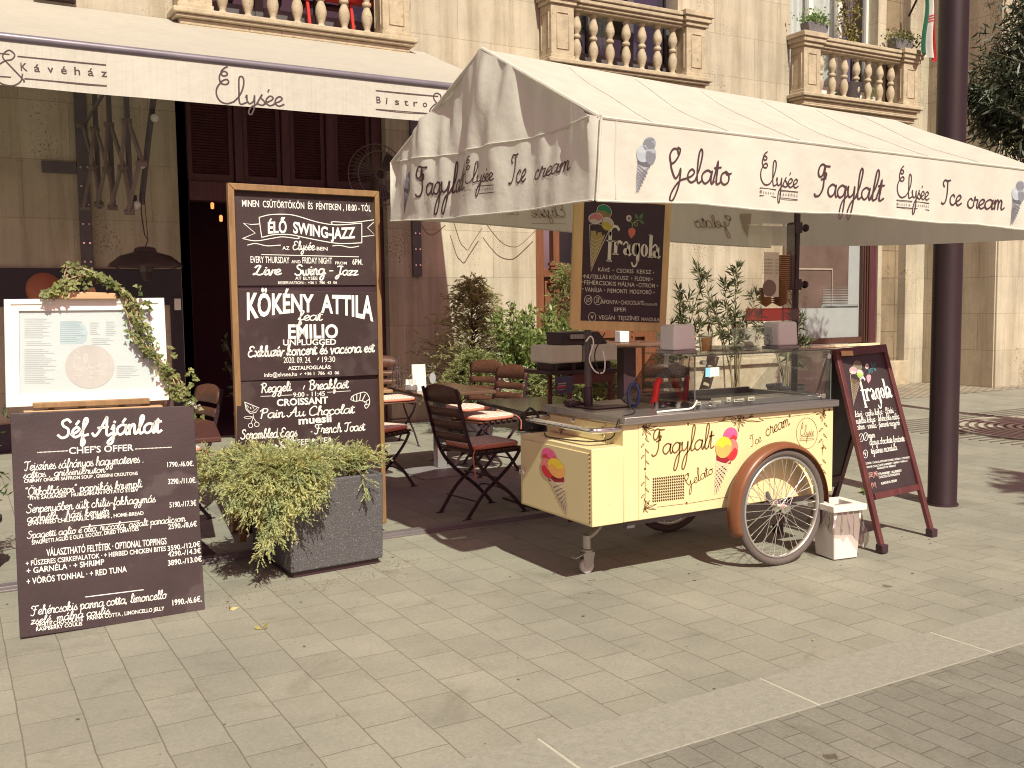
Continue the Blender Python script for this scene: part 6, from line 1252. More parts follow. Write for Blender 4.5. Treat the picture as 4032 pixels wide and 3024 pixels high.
# the chair faces +x, its feet on z = 0
def make_chair():
    t = thing('bistro_chair', 'folding slatted bistro chair', 'chair')
    sh = .475
    for s_ in (-1, 1):
        y = .205*s_
        a = crspline([(-.24, y*.82, 0), (-.20, y*.82, .05), (-.10, y*.86, .17), (.03, y*.9, .27), (.15, y*.92, .37), (.22, y*.92, .455)], 5)
        b = crspline([(.25, y*.98, 0), (.21, y*.98, .05), (.1, y*1, .16), (-.04, y*1, .27), (-.17, y*1, .40), (-.245, y*1, .56), (-.30, y*1, .75), (-.345, y*1, .92)], 5)
        mb = MB()
        for pth in (a, b):
            for p, q in zip(pth, pth[1:]): mb.bar(p, q+(q-p)*.06, .009, .024, (1, 0, .3))
        for p in (a[0], b[0]): mb.box(p+V(-.03, -.012, 0), p+V(.03, .012, .006))
        mb.build('side_frame', BLACKM, t, local=True)
    mb = MB()
    mb.tube([(-.155, -.2, .12), (-.155, .2, .12)], .006, 6).tube(crspline([(.12, -.2, .14), (.10, -.1, .18), (.10, .1, .18), (.12, .2, .14)], 4), .006, 6).tube([(-.21, -.2, .49), (-.21, .2, .49)], .006, 6).tube([(.0, -.2, .275), (.0, .2, .275)], .007, 6)
    mb.build('stretcher', BLACKM, t, local=True)
    mb = MB()
    for s_ in (-1, 1): mb.bar((-.22, .17*s_, .452), (.235, .17*s_, .452), .012, .02)
    mb.build('seat_rail', BLACKM, t, local=True)
    for i in range(7): MB().box((-.205+i*.066, -.2, .463), (-.16+i*.066, .2, .479)).build('seat_slat', SLAT, t, .004, local=True)
    for i, (z0, z1) in enumerate(((.545, .60), (.63, .69), (.72, .78))):
        xm = -.243-(.5*(z0+z1)-.56)*.26; MB().grid(8, 1, lambda u, v: (xm-.008-.018*math.sin(math.pi*u)-(v-.5)*(z1-z0)*.26, -.2+.4*u, z0+v*(z1-z0))).build('back_slat', SLAT, t, local=True, smooth=60).modifiers.new('th', 'SOLIDIFY').thickness = .014
    def top(u, v): z0, z1 = .815, .90+.045*math.sin(math.pi*u)**.6; z = z0+v*(z1-z0); return (-.318-(z-.85)*.22-.018*math.sin(math.pi*u), -.21+.42*u, z)
    MB().grid(12, 2, top).build('back_slat', SLAT, t, local=True, smooth=60).modifiers.new('th', 'SOLIDIFY').thickness = .016
    def cu(u, v):
        a, b = 2*math.pi*u, math.pi*(v-.5); f = lambda c_, e: math.copysign(abs(c_)**e, c_)
        return (.015+.215*f(math.cos(b), .35)*f(math.cos(a), .35), .205*f(math.cos(b), .35)*f(math.sin(a), .35), .503+.026*f(math.sin(b), .6)+.002*math.sin(a*3))
    c = MB().grid(40, 12, cu).build('cushion', CUSH, t, local=True, smooth=50)
    MB().tube(crspline([(-.19, -.21, .505), (-.22, -.225, .46), (-.215, -.23, .36), (-.2, -.225, .29)], 4), .005, 6).tube(crspline([(-.19, .2, .505), (-.23, .215, .46), (-.225, .22, .38)], 4), .005, 6).build('tie_band', M('coral_band', (.66, .22, .15), .9), c, local=True)
    return t
ch0 = make_chair(); GRPC = 'slatted bistro chairs on the terrace'
spots = [(3.29, 6.18, 8, 'slatted chair with striped cushion, shaded, its seat beside the yellow cart box'), (2.98, 7.42, 28, 'slatted chair at the brown table, half hidden by the tall chalkboard edge'), (4.14, 7.66, 192, 'slatted chair with sunlit coral cushion between the brown table and the olive black one'), (4.32, 8.4, 200, 'slatted chair at the far corner of the near table before the conifer'),
         (1.30, 7.15, 190, 'slatted chair at the plum table, beside the tall chalkboard frame'), (1.12, 8.0, 196, 'slatted chair whose top shows just behind the trailing ivy'), (3.62, 9.75, 262, 'dark slatted chair in shade behind the water bottle'), (4.1, 9.7, 268, 'shaded slatted chair behind the white menu card'), (6.75, 8.1, 150, 'chair with coral cushion under the high table behind the cart'), (5.75, 7.2, 60, 'dark chair behind the tinted side of the glass case')]
for i, (x, y, a, lab) in enumerate(spots):
    c = ch0 if i == 0 else copytree(ch0); c.location = (x, y, 0); c.rotation_euler = (0, 0, R(a)); tag(c, lab.replace('junipers', 'juniper'), 'chair', GRPC)
TOPM = M('brown_table_top', (.14, .075, .05), .22, var=.2, scale=4); TOPD = M('olive_black_top', (.075, .06, .04), .18, var=.2)
def table(name, lab, q, h, topm, postm, post):
    c = sum(V(*p) for p in q)/4; t = thing(name, lab, 'table', (c[0], c[1], 0), 'square pedestal tables on the terrace')
    MB().prism([(p[0], p[1], h-.03) for p in q], (0, 0, .03)).build('table_top', topm, t, bevel=.006)
    MB().box((post[0]-.045, post[1]-.045, .05), (post[0]+.045, post[1]+.045, h-.031)).build('post', postm, t, bevel=.004)
    MB().add([(post[0]+sx*.3, post[1]+sy*.3, 0) for sx, sy in ((-1, -1), (1, -1), (1, 1), (-1, 1))]+[(post[0]+sx*.3, post[1]+sy*.3, .015) for sx, sy in ((-1, -1), (1, -1), (1, 1), (-1, 1))]+[(post[0]+sx*.06, post[1]+sy*.06, .05) for sx, sy in ((-1, -1), (1, -1), (1, 1), (-1, 1))], [(0, 1, 5, 4), (1, 2, 6, 5), (2, 3, 7, 6), (3, 0, 4, 7), (4, 5, 9, 8), (5, 6, 10, 9), (6, 7, 11, 10), (7, 4, 8, 11), (8, 9, 10, 11)]).build('foot_plate', postm, t, bevel=.003)
    return t
GREYP = M('light_grey_post', (.24, .22, .22), .5)
table('bistro_table', 'brown table with bottle, glass and menu card between the chalkboard and conifer', [(3.40, 7.4), (4.09, 7.37), (4.17, 8.39), (3.48, 8.35)], .755, TOPM, GREYP, (3.78, 7.86))
table('bistro_table', 'wooden table with the cork menu holder just behind the near table', [(2.7, 8.0), (3.39, 7.98), (3.47, 8.9), (2.78, 8.92)], .755, M('pale_brown_top', (.36, .22, .12), .4, var=.2), BLACKM, (3.1, 8.35))
table('bistro_table', 'olive black table behind the chrome handle of the ice cream cart', [(3.42, 5.76), (4.12, 5.78), (4.24, 6.62), (3.54, 6.70)], .755, TOPD, BLACKM, (3.95, 6.2))
table('bistro_table', 'plum table half hidden behind the chef board and juniper', [(.65, 5.80), (1.36, 5.76), (1.5, 6.5), (.78, 6.55)], .745, M('plum_table_top', (.09, .035, .03), .4), BLACKM, (1.05, 6.15))
ht = thing('bar_table', 'tall round-edged bar table behind the gelato board', 'table', (6.35, 8.45, 0), None); MB().lathe([(0, 1.03), (.38, 1.03), (.4, 1.045), (.4, 1.06), (.38, 1.075), (0, 1.075)], (6.35, 8.45, 0), 32, cap=False).build('table_top', TOPM, ht); MB().box((6.2, 8.38, .03), (6.36, 8.5, 1.03)).build('post', BLACKM, ht); MB().lathe([(.28, 0), (.28, .02), (.1, .04)], (6.3, 8.45, 0), 24).build('foot_plate', BLACKM, ht)
TZ = .756
t = thing('menu_stand', 'white printed menu card standing on the near brown table', 'menu card', (3.52, 7.72, TZ)); MB().prism([(3.46, 7.70, TZ), (3.575, 7.68, TZ), (3.575, 7.70, TZ+.23), (3.46, 7.72, TZ+.23)], (.0, .02, 0)).build('card', WHITEP, t, smooth=0)
L = Letters(Plane((3.46, 7.70, TZ), V(-.17, -1, .09)), crop(1480, 1350, .44), .004); L.ell((507, 315), 28, 50, n=24); L.text('menü', (475, 215), (500, 213), 10); L.text('2020', (508, 213), (532, 211), 10); L.build('lettering', M('grey_print', (.30, .31, .33), .8), t)
t = thing('sugar_jar', 'glass jar of sugar sachets beside the white menu card', 'jar', (3.40, 7.62, TZ)); MB().lathe([(.045, TZ), (.058, TZ+.02), (.056, TZ+.05), (.05, TZ+.062)], (3.43, 7.68, 0), 20).build('jar', M('silvery_jar', (.5, .47, .44), .15, .7), t)
mb = MB()
for k in range(9): x = 3.395+rnd.random()*.07; y = 7.66+rnd.random()*.05; mb.box((x, y, TZ+.055), (x+.02, y+.006, TZ+.105), rz(rnd.random()*2))
mb.build('sachets', WHITEP, t)
t = thing('water_bottle', 'clear glass water bottle standing behind the sugar jar', 'bottle', (3.5, 8.1, TZ)); MB().lathe([(.0, TZ), (.042, TZ), (.045, TZ+.01), (.045, TZ+.13), (.03, TZ+.19), (.018, TZ+.22), (.018, TZ+.26), (.022, TZ+.265), (.022, TZ+.29), (0, TZ+.29)], (3.49, 8.12, 0), 20, cap=False).build('bottle', glass('bottle_glass', (.80, .82, .82), .2), t)
t = thing('drinking_glass', 'short tumbler in front of the cork menu holder', 'glass', (3.1, 8.0, TZ)); MB().lathe([(.03, TZ), (.038, TZ+.10), (.036, TZ+.10), (.028, TZ+.006)], (3.12, 8.02, 0), 18).build('glass', GLASS, t)
t = thing('menu_holder', 'cork covered menu holder at the edge of the tall chalkboard', 'menu holder', (3.05, 8.2, TZ)); MB().box((2.86, 8.18, TZ), (3.16, 8.25, TZ+.30)).build('holder', M('cork', (.42, .27, .15), .9, var=.35, scale=40, bump=.5), t, bevel=.004)
t = thing('napkin_stand', 'small white napkin stand between the jar and the menu card', 'napkin stand', (3.5, 7.85, TZ)); MB().box((3.46, 7.83, TZ), (3.53, 7.88, TZ+.09)).build('stand', WHITEP, t, bevel=.004)
t = thing('napkin_cube', 'pale napkin holder on top of the tall bar table', 'napkin holder', (6.2, 8.4, 1.076)); MB().box((6.14, 8.36, 1.0765), (6.26, 8.46, 1.2)).build('holder', NAPM, t, bevel=.008)
t = thing('table_flower', 'small white flower in a slim vase on the plum table', 'flower vase', (1.22, 5.86, .746)); MB().lathe([(.018, .746), (.022, .80), (.012, .86)], (1.22, 5.86, 0), 12).build('vase', GLASS, t)
npmesh('flower', *joinsets([leafset(np.repeat([[1.225, 5.85, .93]], 40, 0)+nrng.normal(0, .012, (40, 3)), nrng.normal(0, 1, (40, 3)), .022, .014)]), leafmat('white_petal', (.6, .58, .52), (.8, .78, .72)), t); npmesh('stem', *leafset(np.repeat([[1.22, 5.86, .84]], 14, 0), nrng.normal(0, .6, (14, 3))+V(0, 0, .9), .06, .018), leafmat('vase_leaf', (.05, .1, .03), (.16, .24, .07)), t)
# flyer and till behind the counter
t = thing('event_flyer', 'dark blue concert flyer with a red band standing behind the card reader', 'flyer', (3.5, 5.6, .88)); FY = crop(2000, 1200, .3617)
FPl = Plane((0, 5.3, 0), (0, -1, 0)); MB().prism([FPl.at(FY(*p)) for p in ((520, 965), (712, 965), (712, 775), (518, 785))], (0, .01, 0)).build('poster', M('flyer_navy', (.075, .075, .13), .4), t, smooth=0)
L = Letters(FPl, FY, .002); L.poly([(520, 905), (640, 895), (640, 870), (525, 880)]); L.ell((580, 890), 55, 55, n=24); L.build('disc', M('flyer_plum', (.11, .05, .09), .5), t); L.__init__(FPl, FY, .003); L.poly([(522, 912), (636, 895), (636, 878), (524, 892)]); L.build('red_band', M('flyer_red', (.5, .05, .08), .5), t); L.__init__(FPl, FY, .004); L.text('SWING JAZZ', (545, 868), (630, 858), 14, off=.02); L.text('kedvenceink', (540, 890), (625, 880), 12, off=.01); L.text('CSÜTÖRTÖK', (540, 932), (615, 925), 10); L.build('lettering', WHITEINK, t)
MB().bar((3.4, 5.33, .755), (3.5, 5.42, .8), .03, .02).build('foot', BLACKM, t)
t = thing('till_stand', 'slim black stand carrying two pale boxes behind the gelato board', 'stand', (3.75, 5.6, 0)); MB().box((3.47, 5.5, 1.02), (4.02, 5.85, 1.045)).build('shelf', BLACKM, t, bevel=.003)
mb = MB()
for x, y in ((3.65, 5.55), (3.99, 5.55), (3.65, 5.8), (3.99, 5.8)): mb.box((x-.012, y-.012, 0), (x+.012, y+.012, 1.019))
mb.box((3.66, 5.52, .95), (4.0, 5.54, 1.019)); mb.build('leg', M('dark_red_leg', (.13, .035, .03), .5), t)
PB = M('pale_carton', (.74, .70, .60), .6)
for (x0, x1, lab) in ((3.49, 3.74, 'pale beige box on the till stand, directly under the cash register'), (3.76, 4.03, 'pale beige box on the till stand, behind the white looped cable')):
    b_ = thing('storage_box', lab, 'box', (x0+.12, 5.65, 1.046), 'pale boxes on the till stand'); MB().box((x0, 5.52, 1.095), (x1, 5.8, 1.214)).build('carton', PB, b_, bevel=.012); MB().box((x0+.03, 5.56, 1.0455), (x0+.06, 5.76, 1.0945)).build('foot', BLACKM, b_); MB().box((x1-.06, 5.56, 1.0455), (x1-.03, 5.76, 1.0945)).build('foot', BLACKM, b_)
t = thing('cash_register', 'black cash register with pale keys on top of the pale boxes', 'cash register', (3.75, 5.65, 1.216)); MB().prism([(3.58, 5.53, 1.216), (3.96, 5.53, 1.216), (3.93, 5.6, 1.30), (3.62, 5.6, 1.30)], (0, .2, 0)).build('body', BLACKM, t, bevel=.006)
mb = MB()
for i in range(6): mb.box((3.665+i*.025, 5.545, 1.255), (3.682+i*.025, 5.56, 1.285))
mb.build('keys', M('pale_keys', (.45, .42, .4), .5), t)
# patio heater hung from the scissor arm, bulbs on the strut, cables
hx, hy = 1.705, 10.0
h = thing('patio_heater', 'dark lens-shaped heater lamp hung on wires above the white framed menu', 'heater lamp', (hx, hy, 1.7))
MB().lathe([(.058, 2.086), (.093, 2.074), (.11, 2.034), (.232, 1.999), (.33, 1.923), (.342, 1.894), (.33, 1.898), (.21, 1.952), (.08, 1.999)], (hx, hy, 0), 32, cap=False).build('shade', M('heater_brown_black', (.035, .02, .022), .4), h)
MB().lathe([(.064, 1.848), (.07, 1.86), (.07, 1.952), (.058, 1.964)], (hx, hy, 0), 20).build('burner', M('heater_mesh', (.13, .10, .10), .4, .5), h); MB().lathe([(0, 1.761), (.035, 1.767), (.046, 1.80), (.058, 1.848)], (hx, hy, 0), 16).build('burner_cap', BLACKM, h)
mb = MB()
for s_ in (-1, 1): mb.tube(crspline([(hx+.32*s_, hy, 1.906), (hx+.2*s_, hy, 1.86), (hx+.07*s_, hy, 1.848)], 4), .005, 6)
mb.tube([(hx, hy, 2.08), (hx+.03, hy, 2.15), (hx, hy, 2.2), (hx-.02, hy, 2.4), (hx-.02, hy, 2.62)], .006, 6).tube([(hx+.03, hy, 2.15), (hx+.01, hy, 2.62)], .004, 6); mb.build('hook', BLACKM, h)
BULB = M('pale_bulb', (.62, .60, .58), .2)
for i, (px, py) in enumerate(((1002, 765), (918, 1067), (885, 1328))):
    p = Plane((0, 9.86, 0), (0, -1, 0)).at(crop(0, 0, .6076)(px, py)); t = thing('light_bulb', ('pale bulb high on the awning strut, close under the valance', 'pale bulb midway along the awning strut beside the scissor arm', 'pale bulb low on the awning strut, just above the heater wires')[i], 'bulb', p, 'bulbs on the awning strut')
    MB().sphere(p, .04, 14, 10).build('globe', BULB, t); MB().lathe([(.018, 0), (.022, .03), (.022, .07), (.016, .075)], p+V(-.01, .03, .02), 12).build('socket', BLACKM, t)
t = thing('light_cable', 'thin brown festoon cable drooping across the sunlit wall', 'cable', (6.2, 11.3, 2.3)); W1 = Plane((0, 11.35, 0), (0, -1, 0)); cw = crop(1500, 800, .3617)
mb = MB()
for q in (((440, 235), (500, 325), (560, 345), (620, 310), (700, 240)), ((790, 200), (860, 420), (905, 480), (945, 510), (990, 440), (1100, 270)), ((1150, 230), (1240, 350), (1330, 440), (1430, 475), (1520, 450), (1700, 280))): mb.tube(crspline([W1.at(cw(*p)) for p in q], 5), .006, 5)
mb.build('cable', M('brown_cable', (.16, .09, .06), .6), t)
EMI = bpy.data.materials.new('lit_filament'); EMI.use_nodes = True; EMI.node_tree.nodes['Principled BSDF'].inputs['Emission Color'].default_value = (1, .35, .08, 1); EMI.node_tree.nodes['Principled BSDF'].inputs['Emission Strength'].default_value = 1.2
DP = Plane((0, 12.6, 0), (0, -1, 0))
for i, (px, py) in enumerate(((1376, 1335), (1432, 1417))):
    p = DP.at(crop(0, 0, .6076)(px, py)); t = thing('filament_lamp', ('higher of two glowing filament lamps inside the dark doorway', 'lower of two glowing filament lamps inside the dark doorway')[i], 'lamp', p); MB().lathe([(.0, -.04), (.02, -.03), (.022, .03), (.01, .045)], p, 10).build('bulb', EMI, t); MB().tube([p+V(0, 0, .04), p+V(0, 0, 1.9)], .004, 5).build('cord', BLACKM, t)
# fan
fc = Plane((0, 10.9, 0), (0, -1, 0)).at((1486, 690)); fr_ = .36
t = thing('standing_fan', 'large caged fan in the shade between the door and the canopy corner', 'fan', (fc[0], fc[1], 0)); mb = MB()
for k in range(44): a = 2*math.pi*k/44; mb.tube([fc+V(.05*math.cos(a), -.09, .05*math.sin(a)), fc+V(fr_*.7*math.cos(a), -.08, fr_*.7*math.sin(a)), fc+V(fr_*math.cos(a), 0, fr_*math.sin(a))], .0035, 4)
for r_, y in ((fr_, 0), (fr_*.75, -.08), (.06, -.09)): mb.tube([fc+V(r_*math.cos(a), y, r_*math.sin(a)) for a in np.linspace(0, 2*math.pi, 49)], .007, 6)
mb.build('cage', M('fan_wire', (.16, .11, .10), .4, .4), t); mb = MB()
for k in range(3):
    a0 = k*2.094+.4; mb.add([fc+V(r_*math.cos(a0+d), -.03+.05*(d-.3), r_*math.sin(a0+d)) for r_ in (.06, .31) for d in (0, .3, .75)], [(0, 1, 4, 3), (1, 2, 5, 4)])
mb.build('blade', BLACKM, t); MB().lathe([(.06, -.05), (.09, .05), (.07, .2)], fc, 16, 'y').tube([fc+V(0, .1, 0), (fc[0], fc[1]+.1, .05)], .022, 8).lathe([(.24, 0), (.24, .03), (.05, .06)], (fc[0], fc[1]+.1, 0), 20).build('stand', BLACKM, t)
gp = Plane((0, 10.6, 0), (0, -1, 0)).at((174, 1140)); t = thing('globe_lamp', 'terracotta globe on a stem behind the white framed menu', 'globe lamp', (gp[0], gp[1], 0)); MB().sphere(gp, .165, 24, 14).build('globe', M('terracotta', (.33, .11, .06), .6), t, smooth=60); MB().lathe([(.14, 0), (.14, .02), (.018, .04), (.018, gp[2]-.15)], (gp[0], gp[1], 0), 14).build('stem', BLACKM, t)
# ---------------------------------------------------------------- plants
BARK = M('twig_bark', (.11, .07, .045), .9)
def pot(t, x, y, r_, h, m): MB().lathe([(r_*.8, 0), (r_, h), (r_*1.04, h), (r_*1.04, h-.03), (r_*.9, h-.03), (r_*.88, h-.06), (0, h-.06)], (x, y, 0), 20, cap=False).build('pot', m, t)
DPOT = M('dark_plant_pot', (.05, .04, .042), .6)
def conifer(name, lab, x, y, h, r_, z0, mat, lean=0, dens=1., leaf=(.03, .008), tip=True):
    t = thing(name, lab, 'conifer' if tip else 'shrub', (x, y, 0)); pot(t, x, y, .22, .34, DPOT); mb = MB(); sets = []
    mb.tube([(x, y, .25), (x+lean*.5, y, h*.6), (x+lean, y, h)], .012, 6, rs=[.02, .012, .004])
    for k in range(int(150*dens)):
        f = rnd.random()**.8; z = z0+(h-z0)*f; a = rnd.uniform(0, 2*math.pi); ln = r_*(1-f)**.85*rnd.uniform(.4, 1.25)+.06; b = V(x+lean*f, y, z-.05)
        d = V(math.cos(a), math.sin(a)*.8, rnd.uniform(.1, .8)); e = b+unit(d)*ln; mb.tube([b, (b+e)/2+V(0, 0, .03), e+V(0, 0, -.03*ln)], .004, 4, rs=[.006, .004, .0015])
        for j in range(5): q = b+(e-b)*(j+1)/5.; sets.append(spray(q, unit(d)+nrng.normal(0, .5, 3), rnd.uniform(.09, .19), 24, leaf[0]*1.15, leaf[1]*1.25, .35, .6))
    mb.build('trunk', BARK, t); npmesh('foliage', *joinsets(sets), mat, t); return t
CONM = leafmat('conifer_leaf', (.21, .22, .10), (.58, .52, .26), .45); JUN2 = leafmat('fresh_conifer_leaf', (.13, .17, .06), (.42, .42, .17), .35)
conifer('conifer', 'tall feathery conifer against the sunlit wall', 5.52, 10.5, 1.80, .80, .35, CONM, -.02, 1.7)
conifer('conifer', 'slim upright conifer before the timber door, half hidden by the fragola board', 6.62, 10.2, 1.95, .34, .4, JUN2, .05, .9)
for x, y, h, lab in ((6.02, 9.2, 1.08, 'low feathery green conifer between the laurel and the flyer'), (6.5, 9.25, 1.0, 'low green conifer behind the till stand legs'), (5.15, 9.75, .95, 'low green conifer at the foot of the tall feathery one')): conifer('low_conifer', lab, x, y, h, .44, .3, JUN2, 0, 1.5)
def shrub(name, lab, x, y, h, rx_, ry_, n, ln, wd, mat, z0=.3, cat='shrub'):
    t = thing(name, lab, cat, (x, y, 0)); pot(t, x, y, .2, .32, DPOT); mb = MB(); P = []; D = []
    for k in range(34):
        a = rnd.uniform(0, 6.28); b = V(x+.06*math.cos(a), y+.06*math.sin(a), .28); e = V(x+rx_*math.cos(a)*rnd.uniform(.2, 1), y+ry_*math.sin(a)*rnd.uniform(.2, 1), z0+(h-z0)*rnd.uniform(.35, 1)); m_ = (b+e)/2+V(0, 0, .06)
        pts = crspline([b, m_, e], 5); mb.tube(pts, .004, 4, rs=np.linspace(.007, .002, len(pts)))
        for j in range(n//34): i = rnd.randrange(len(pts)//3, len(pts)); P.append(pts[i]+nrng.normal(0, .035, 3)); D.append(unit(nrng.normal(0, 1, 3)+V(0, 0, .4)+unit(e-b)*.6))
    mb.build('stem', BARK, t); npmesh('foliage', *leafset(np.array(P), np.array(D), ln, wd, .2, .15), mat, t); return t
shrub('laurel_shrub', 'bright green broad-leaved shrub between the tall conifer and the timber door', 5.98, 9.9, 1.46, .6, .45, 5200, .085, .036, leafmat('laurel_leaf', (.10, .165, .045), (.32, .37, .12), .4, .4))
shrub('doorway_plant', 'dark leafy pot plant inside the shaded café doorway', 2.95, 11.0, 1.35, .32, .3, 600, .09, .035, leafmat('shade_leaf', (.03, .045, .015), (.08, .1, .03), .2))
shrub('low_shrub', 'dark green shrub peeping out behind the chef board', .02, 6.3, .95, .34, .3, 1400, .05, .016, leafmat('edge_leaf', (.025, .05, .012), (.09, .13, .03), .2), .15)
# oleanders behind the cart
OLE = leafmat('oleander_leaf', (.022, .03, .012), (.15, .16, .07), .2, .4)
def oleander(lab, x, y, stems):
    t = thing('oleander', lab, 'oleander', (x, y, 0), 'oleanders behind the cart'); pot(t, x, y, .24, .42, DPOT); mb = MB(); P = []; D = []
    for (ex, ez) in stems:
        b = V(x+rnd.uniform(-.08, .08), y+rnd.uniform(-.06, .06), .36); e = V(x+ex, y+rnd.uniform(-.3, .3), ez); m_ = b*.45+e*.55+V(ex*-.12, 0, .08); pts = crspline([b, m_, e], 9); mb.tube(pts, .007, 6, rs=np.linspace(.011, .003, len(pts)))
        d = unit(e-m_)
        for k in range(46): i = rnd.randrange(int(len(pts)*.45), len(pts)); P.append(pts[i]); D.append(d*.5+nrng.normal(0, .6, 3))
        for k in range(14): P.append(e); D.append(d*.8+nrng.normal(0, .5, 3))
        for q in range(3):
            i = rnd.randrange(int(len(pts)*.4), len(pts)-2); s_ = pts[i]; f = s_+unit(d+nrng.normal(0, .6, 3))*rnd.uniform(.12, .3); mb.tube([s_, f], .003, 4)
            for k in range(13): P.append(s_+(f-s_)*rnd.uniform(.5, 1)); D.append(unit(f-s_)*.7+nrng.normal(0, .5, 3))
    mb.build('stem', M('oleander_stem', (.26, .2, .11), .8), t); npmesh('foliage', *leafset(np.array(P), np.array(D), .13, .022, .15, .2), OLE, t)
oleander('oleander between the fragola board and a white napkin box', 7.45, 8.9, [(-.35, 1.35), (-.2, 1.62), (.05, 1.5), (.2, 1.75), (-.5, .95), (.3, 1.2), (-.1, 1.1)])
oleander('tall oleander behind the tumbler and glass dish', 8.3, 9.0, [(-.3, 1.85), (-.05, 1.7), (.15, 1.9), (.3, 1.55), (-.15, 1.3), (.4, 1.25), (0, 1.1), (-.4, 1.4)])
oleander('oleander in front of the shop window, behind the cone dispenser', 9.3, 9.1, [(-.2, 1.3), (.1, 1.55), (.35, 1.25), (.5, .95), (-.35, 1.1), (.2, 1.0)])
# balcony pots and flag
def bpot(lab, x, y, z, w_, leaf, n, h, trail):
    t = thing('balcony_planter', lab, 'flower pot', (x, y, z)); MB().prism([(x-w_*.42, y-.08, z), (x+w_*.42, y-.08, z), (x+w_*.55, y-.1, z+.17), (x-w_*.55, y-.1, z+.17)], (0, .18, 0)).build('trough', M('lead_grey_pot', (.16, .15, .16), .5), t, bevel=.01)
    P = np.array([[x+rnd.gauss(0, w_*.36), y+rnd.uniform(-.14, .1), z+.16+abs(rnd.gauss(0, h))] for _ in range(n)]); 
    if trail: P[:n//2, 0] += nrng.normal(.1, .16, n//2); P[:n//2, 2] -= nrng.uniform(0, .16, n//2)
    npmesh('foliage', *leafset(P, nrng.normal(0, 1, (n, 3))+V(0, -.2, .5), .05, .035, .3, .2), leaf, t)
bpot('grey trough of bright green leaves on a balcony pier before the white window', 12.08, 11.3, 5.652, .42, leafmat('fresh_pot_leaf', (.10, .2, .05), (.28, .38, .14), .3), 420, .09, False)
bpot('grey trough of trailing plants on the balcony pier beside the flag', 14.1, 11.3, 5.652, .42, leafmat('trail_pot_leaf', (.08, .09, .03), (.26, .26, .1), .3), 520, .07, True)
t = thing('balcony_shrub', 'thin yellowing shrub standing behind the balcony rail, between the two troughs', 'shrub', (13.1, 11.45, 4.74)); mb = MB(); P = []
for k in range(9):
    e = V(13.1+rnd.uniform(-.32, .3), 11.45+rnd.uniform(-.1, .1), 6.1+rnd.random()*.8); mb.tube(crspline([(13.1, 11.45, 4.9), (13.1, 11.45, 5.5), e], 5), .008, 5)
    for q in range(60): P.append(V(13.1, 11.45, 5.6)+(e-V(13.1, 11.45, 5.6))*rnd.random()+nrng.normal(0, .05, 3))
MB().lathe([(.14, 0), (.18, .3)], (13.1, 11.45, 4.735), 14).build('pot', DPOT, t); mb.build('stem', BARK, t); npmesh('foliage', *leafset(np.array(P), nrng.normal(0, 1, (len(P), 3)), .06, .04), leafmat('yellowing_leaf', (.14, .14, .03), (.4, .34, .12), .35), t)
t = thing('small_pot', 'little white pot with a plant between the balusters below the trailing trough', 'flower pot', (13.6, 11.44, 4.74)); MB().lathe([(.06, 4.745), (.08, 4.86)], (13.62, 11.46, 0), 14).build('pot', WHITEP, t); npmesh('foliage', *leafset(np.array([[13.58, 11.45, 4.9]]*60)+nrng.normal(0, .06, (60, 3)), nrng.normal(0, 1, (60, 3)), .05, .03), JUN2, t)
fl = thing('flag', 'red, white and green flag hanging furled on a pole beside the lamp column', 'flag', (14.4, 11.0, 5.6))
def flagf(k):
    def fn(u, v):
        w_ = .15+.10*v; t_ = (k+u)/3-.5; return (14.40+1.5*t_*w_+.02*math.sin(v*6+k)+.08*v, 11.0-.05*math.sin((k+u)*4.2)-.02*math.sin(v*5), 6.62-v*1.05-.10*(k+u)/3)
    return fn
for k, (nm, col) in enumerate((('green_stripe', (.02, .12, .07)), ('white_stripe', (.72, .70, .66)), ('red_stripe', (.58, .04, .04)))): MB().grid(12, 30, flagf(k)).build(nm, fabric('flag_'+nm, col, .2, .05), fl, smooth=80, fix=False)
mb = MB()
for a, b in ((1.2, .38), (1.35, .42), (1.5, .46)): mb.poly([V(*flagf(1)(.2, b))+V(0, -.012, 0), V(*flagf(1)(.8, b-.03))+V(0, -.012, 0), V(*flagf(1)(.8, b-.01))+V(0, -.012, 0), V(*flagf(1)(.2, b+.02))+V(0, -.012, 0)])
mb.build('crest_bars', M('crest_red', (.5, .05, .06), .7), fl, smooth=0)
MB().tube([(14.5, 11.45, 6.3), (14.42, 10.98, 6.9)], .018, 8).build('pole', BLACKM, fl)
# street trees
def tree(lab, x, y, trunk_h, crown, n, ln, wd, mat, rad):
    t = thing('street_tree', lab, 'tree', (x, y, 0)); mb = MB(); mb.tube([(x, y, 0), (x+.04, y, trunk_h*.5), (x, y+.03, trunk_h)], .1, 10, rs=[.13, .10, .085]); P = []; D = []
    for (cx, cyy, cz, r_) in crown:
        e = V(cx, cyy, cz); b = V(x, y, trunk_h-.2); pts = crspline([b, (b+e)/2+V(0, 0, .3), e], 6); mb.tube(pts, .03, 6, rs=np.linspace(.06, .012, len(pts)))
        for k in range(7):
            f = e+unit(nrng.normal(0, 1, 3))*r_*rnd.uniform(.4, 1); s_ = pts[rnd.randrange(len(pts)//2, len(pts))]; tw = crspline([s_, (s_+f)/2+V(0, 0, .1), f], 5); mb.tube(tw, .008, 4, rs=np.linspace(.014, .004, len(tw)))
            for q in range(n):
                i = rnd.randrange(2, len(tw)); P.append(tw[i]+nrng.normal(0, r_*.16, 3)); D.append(unit(f-s_)*.5+nrng.normal(0, .6, 3)+V(0, 0, -.5))
    mb.build('trunk', M('tree_bark', (.10, .08, .06), .9, bump=.5, bscale=30), t); npmesh('crown', *leafset(np.array(P), np.array(D), ln, wd, .2, .15), mat, t); return t
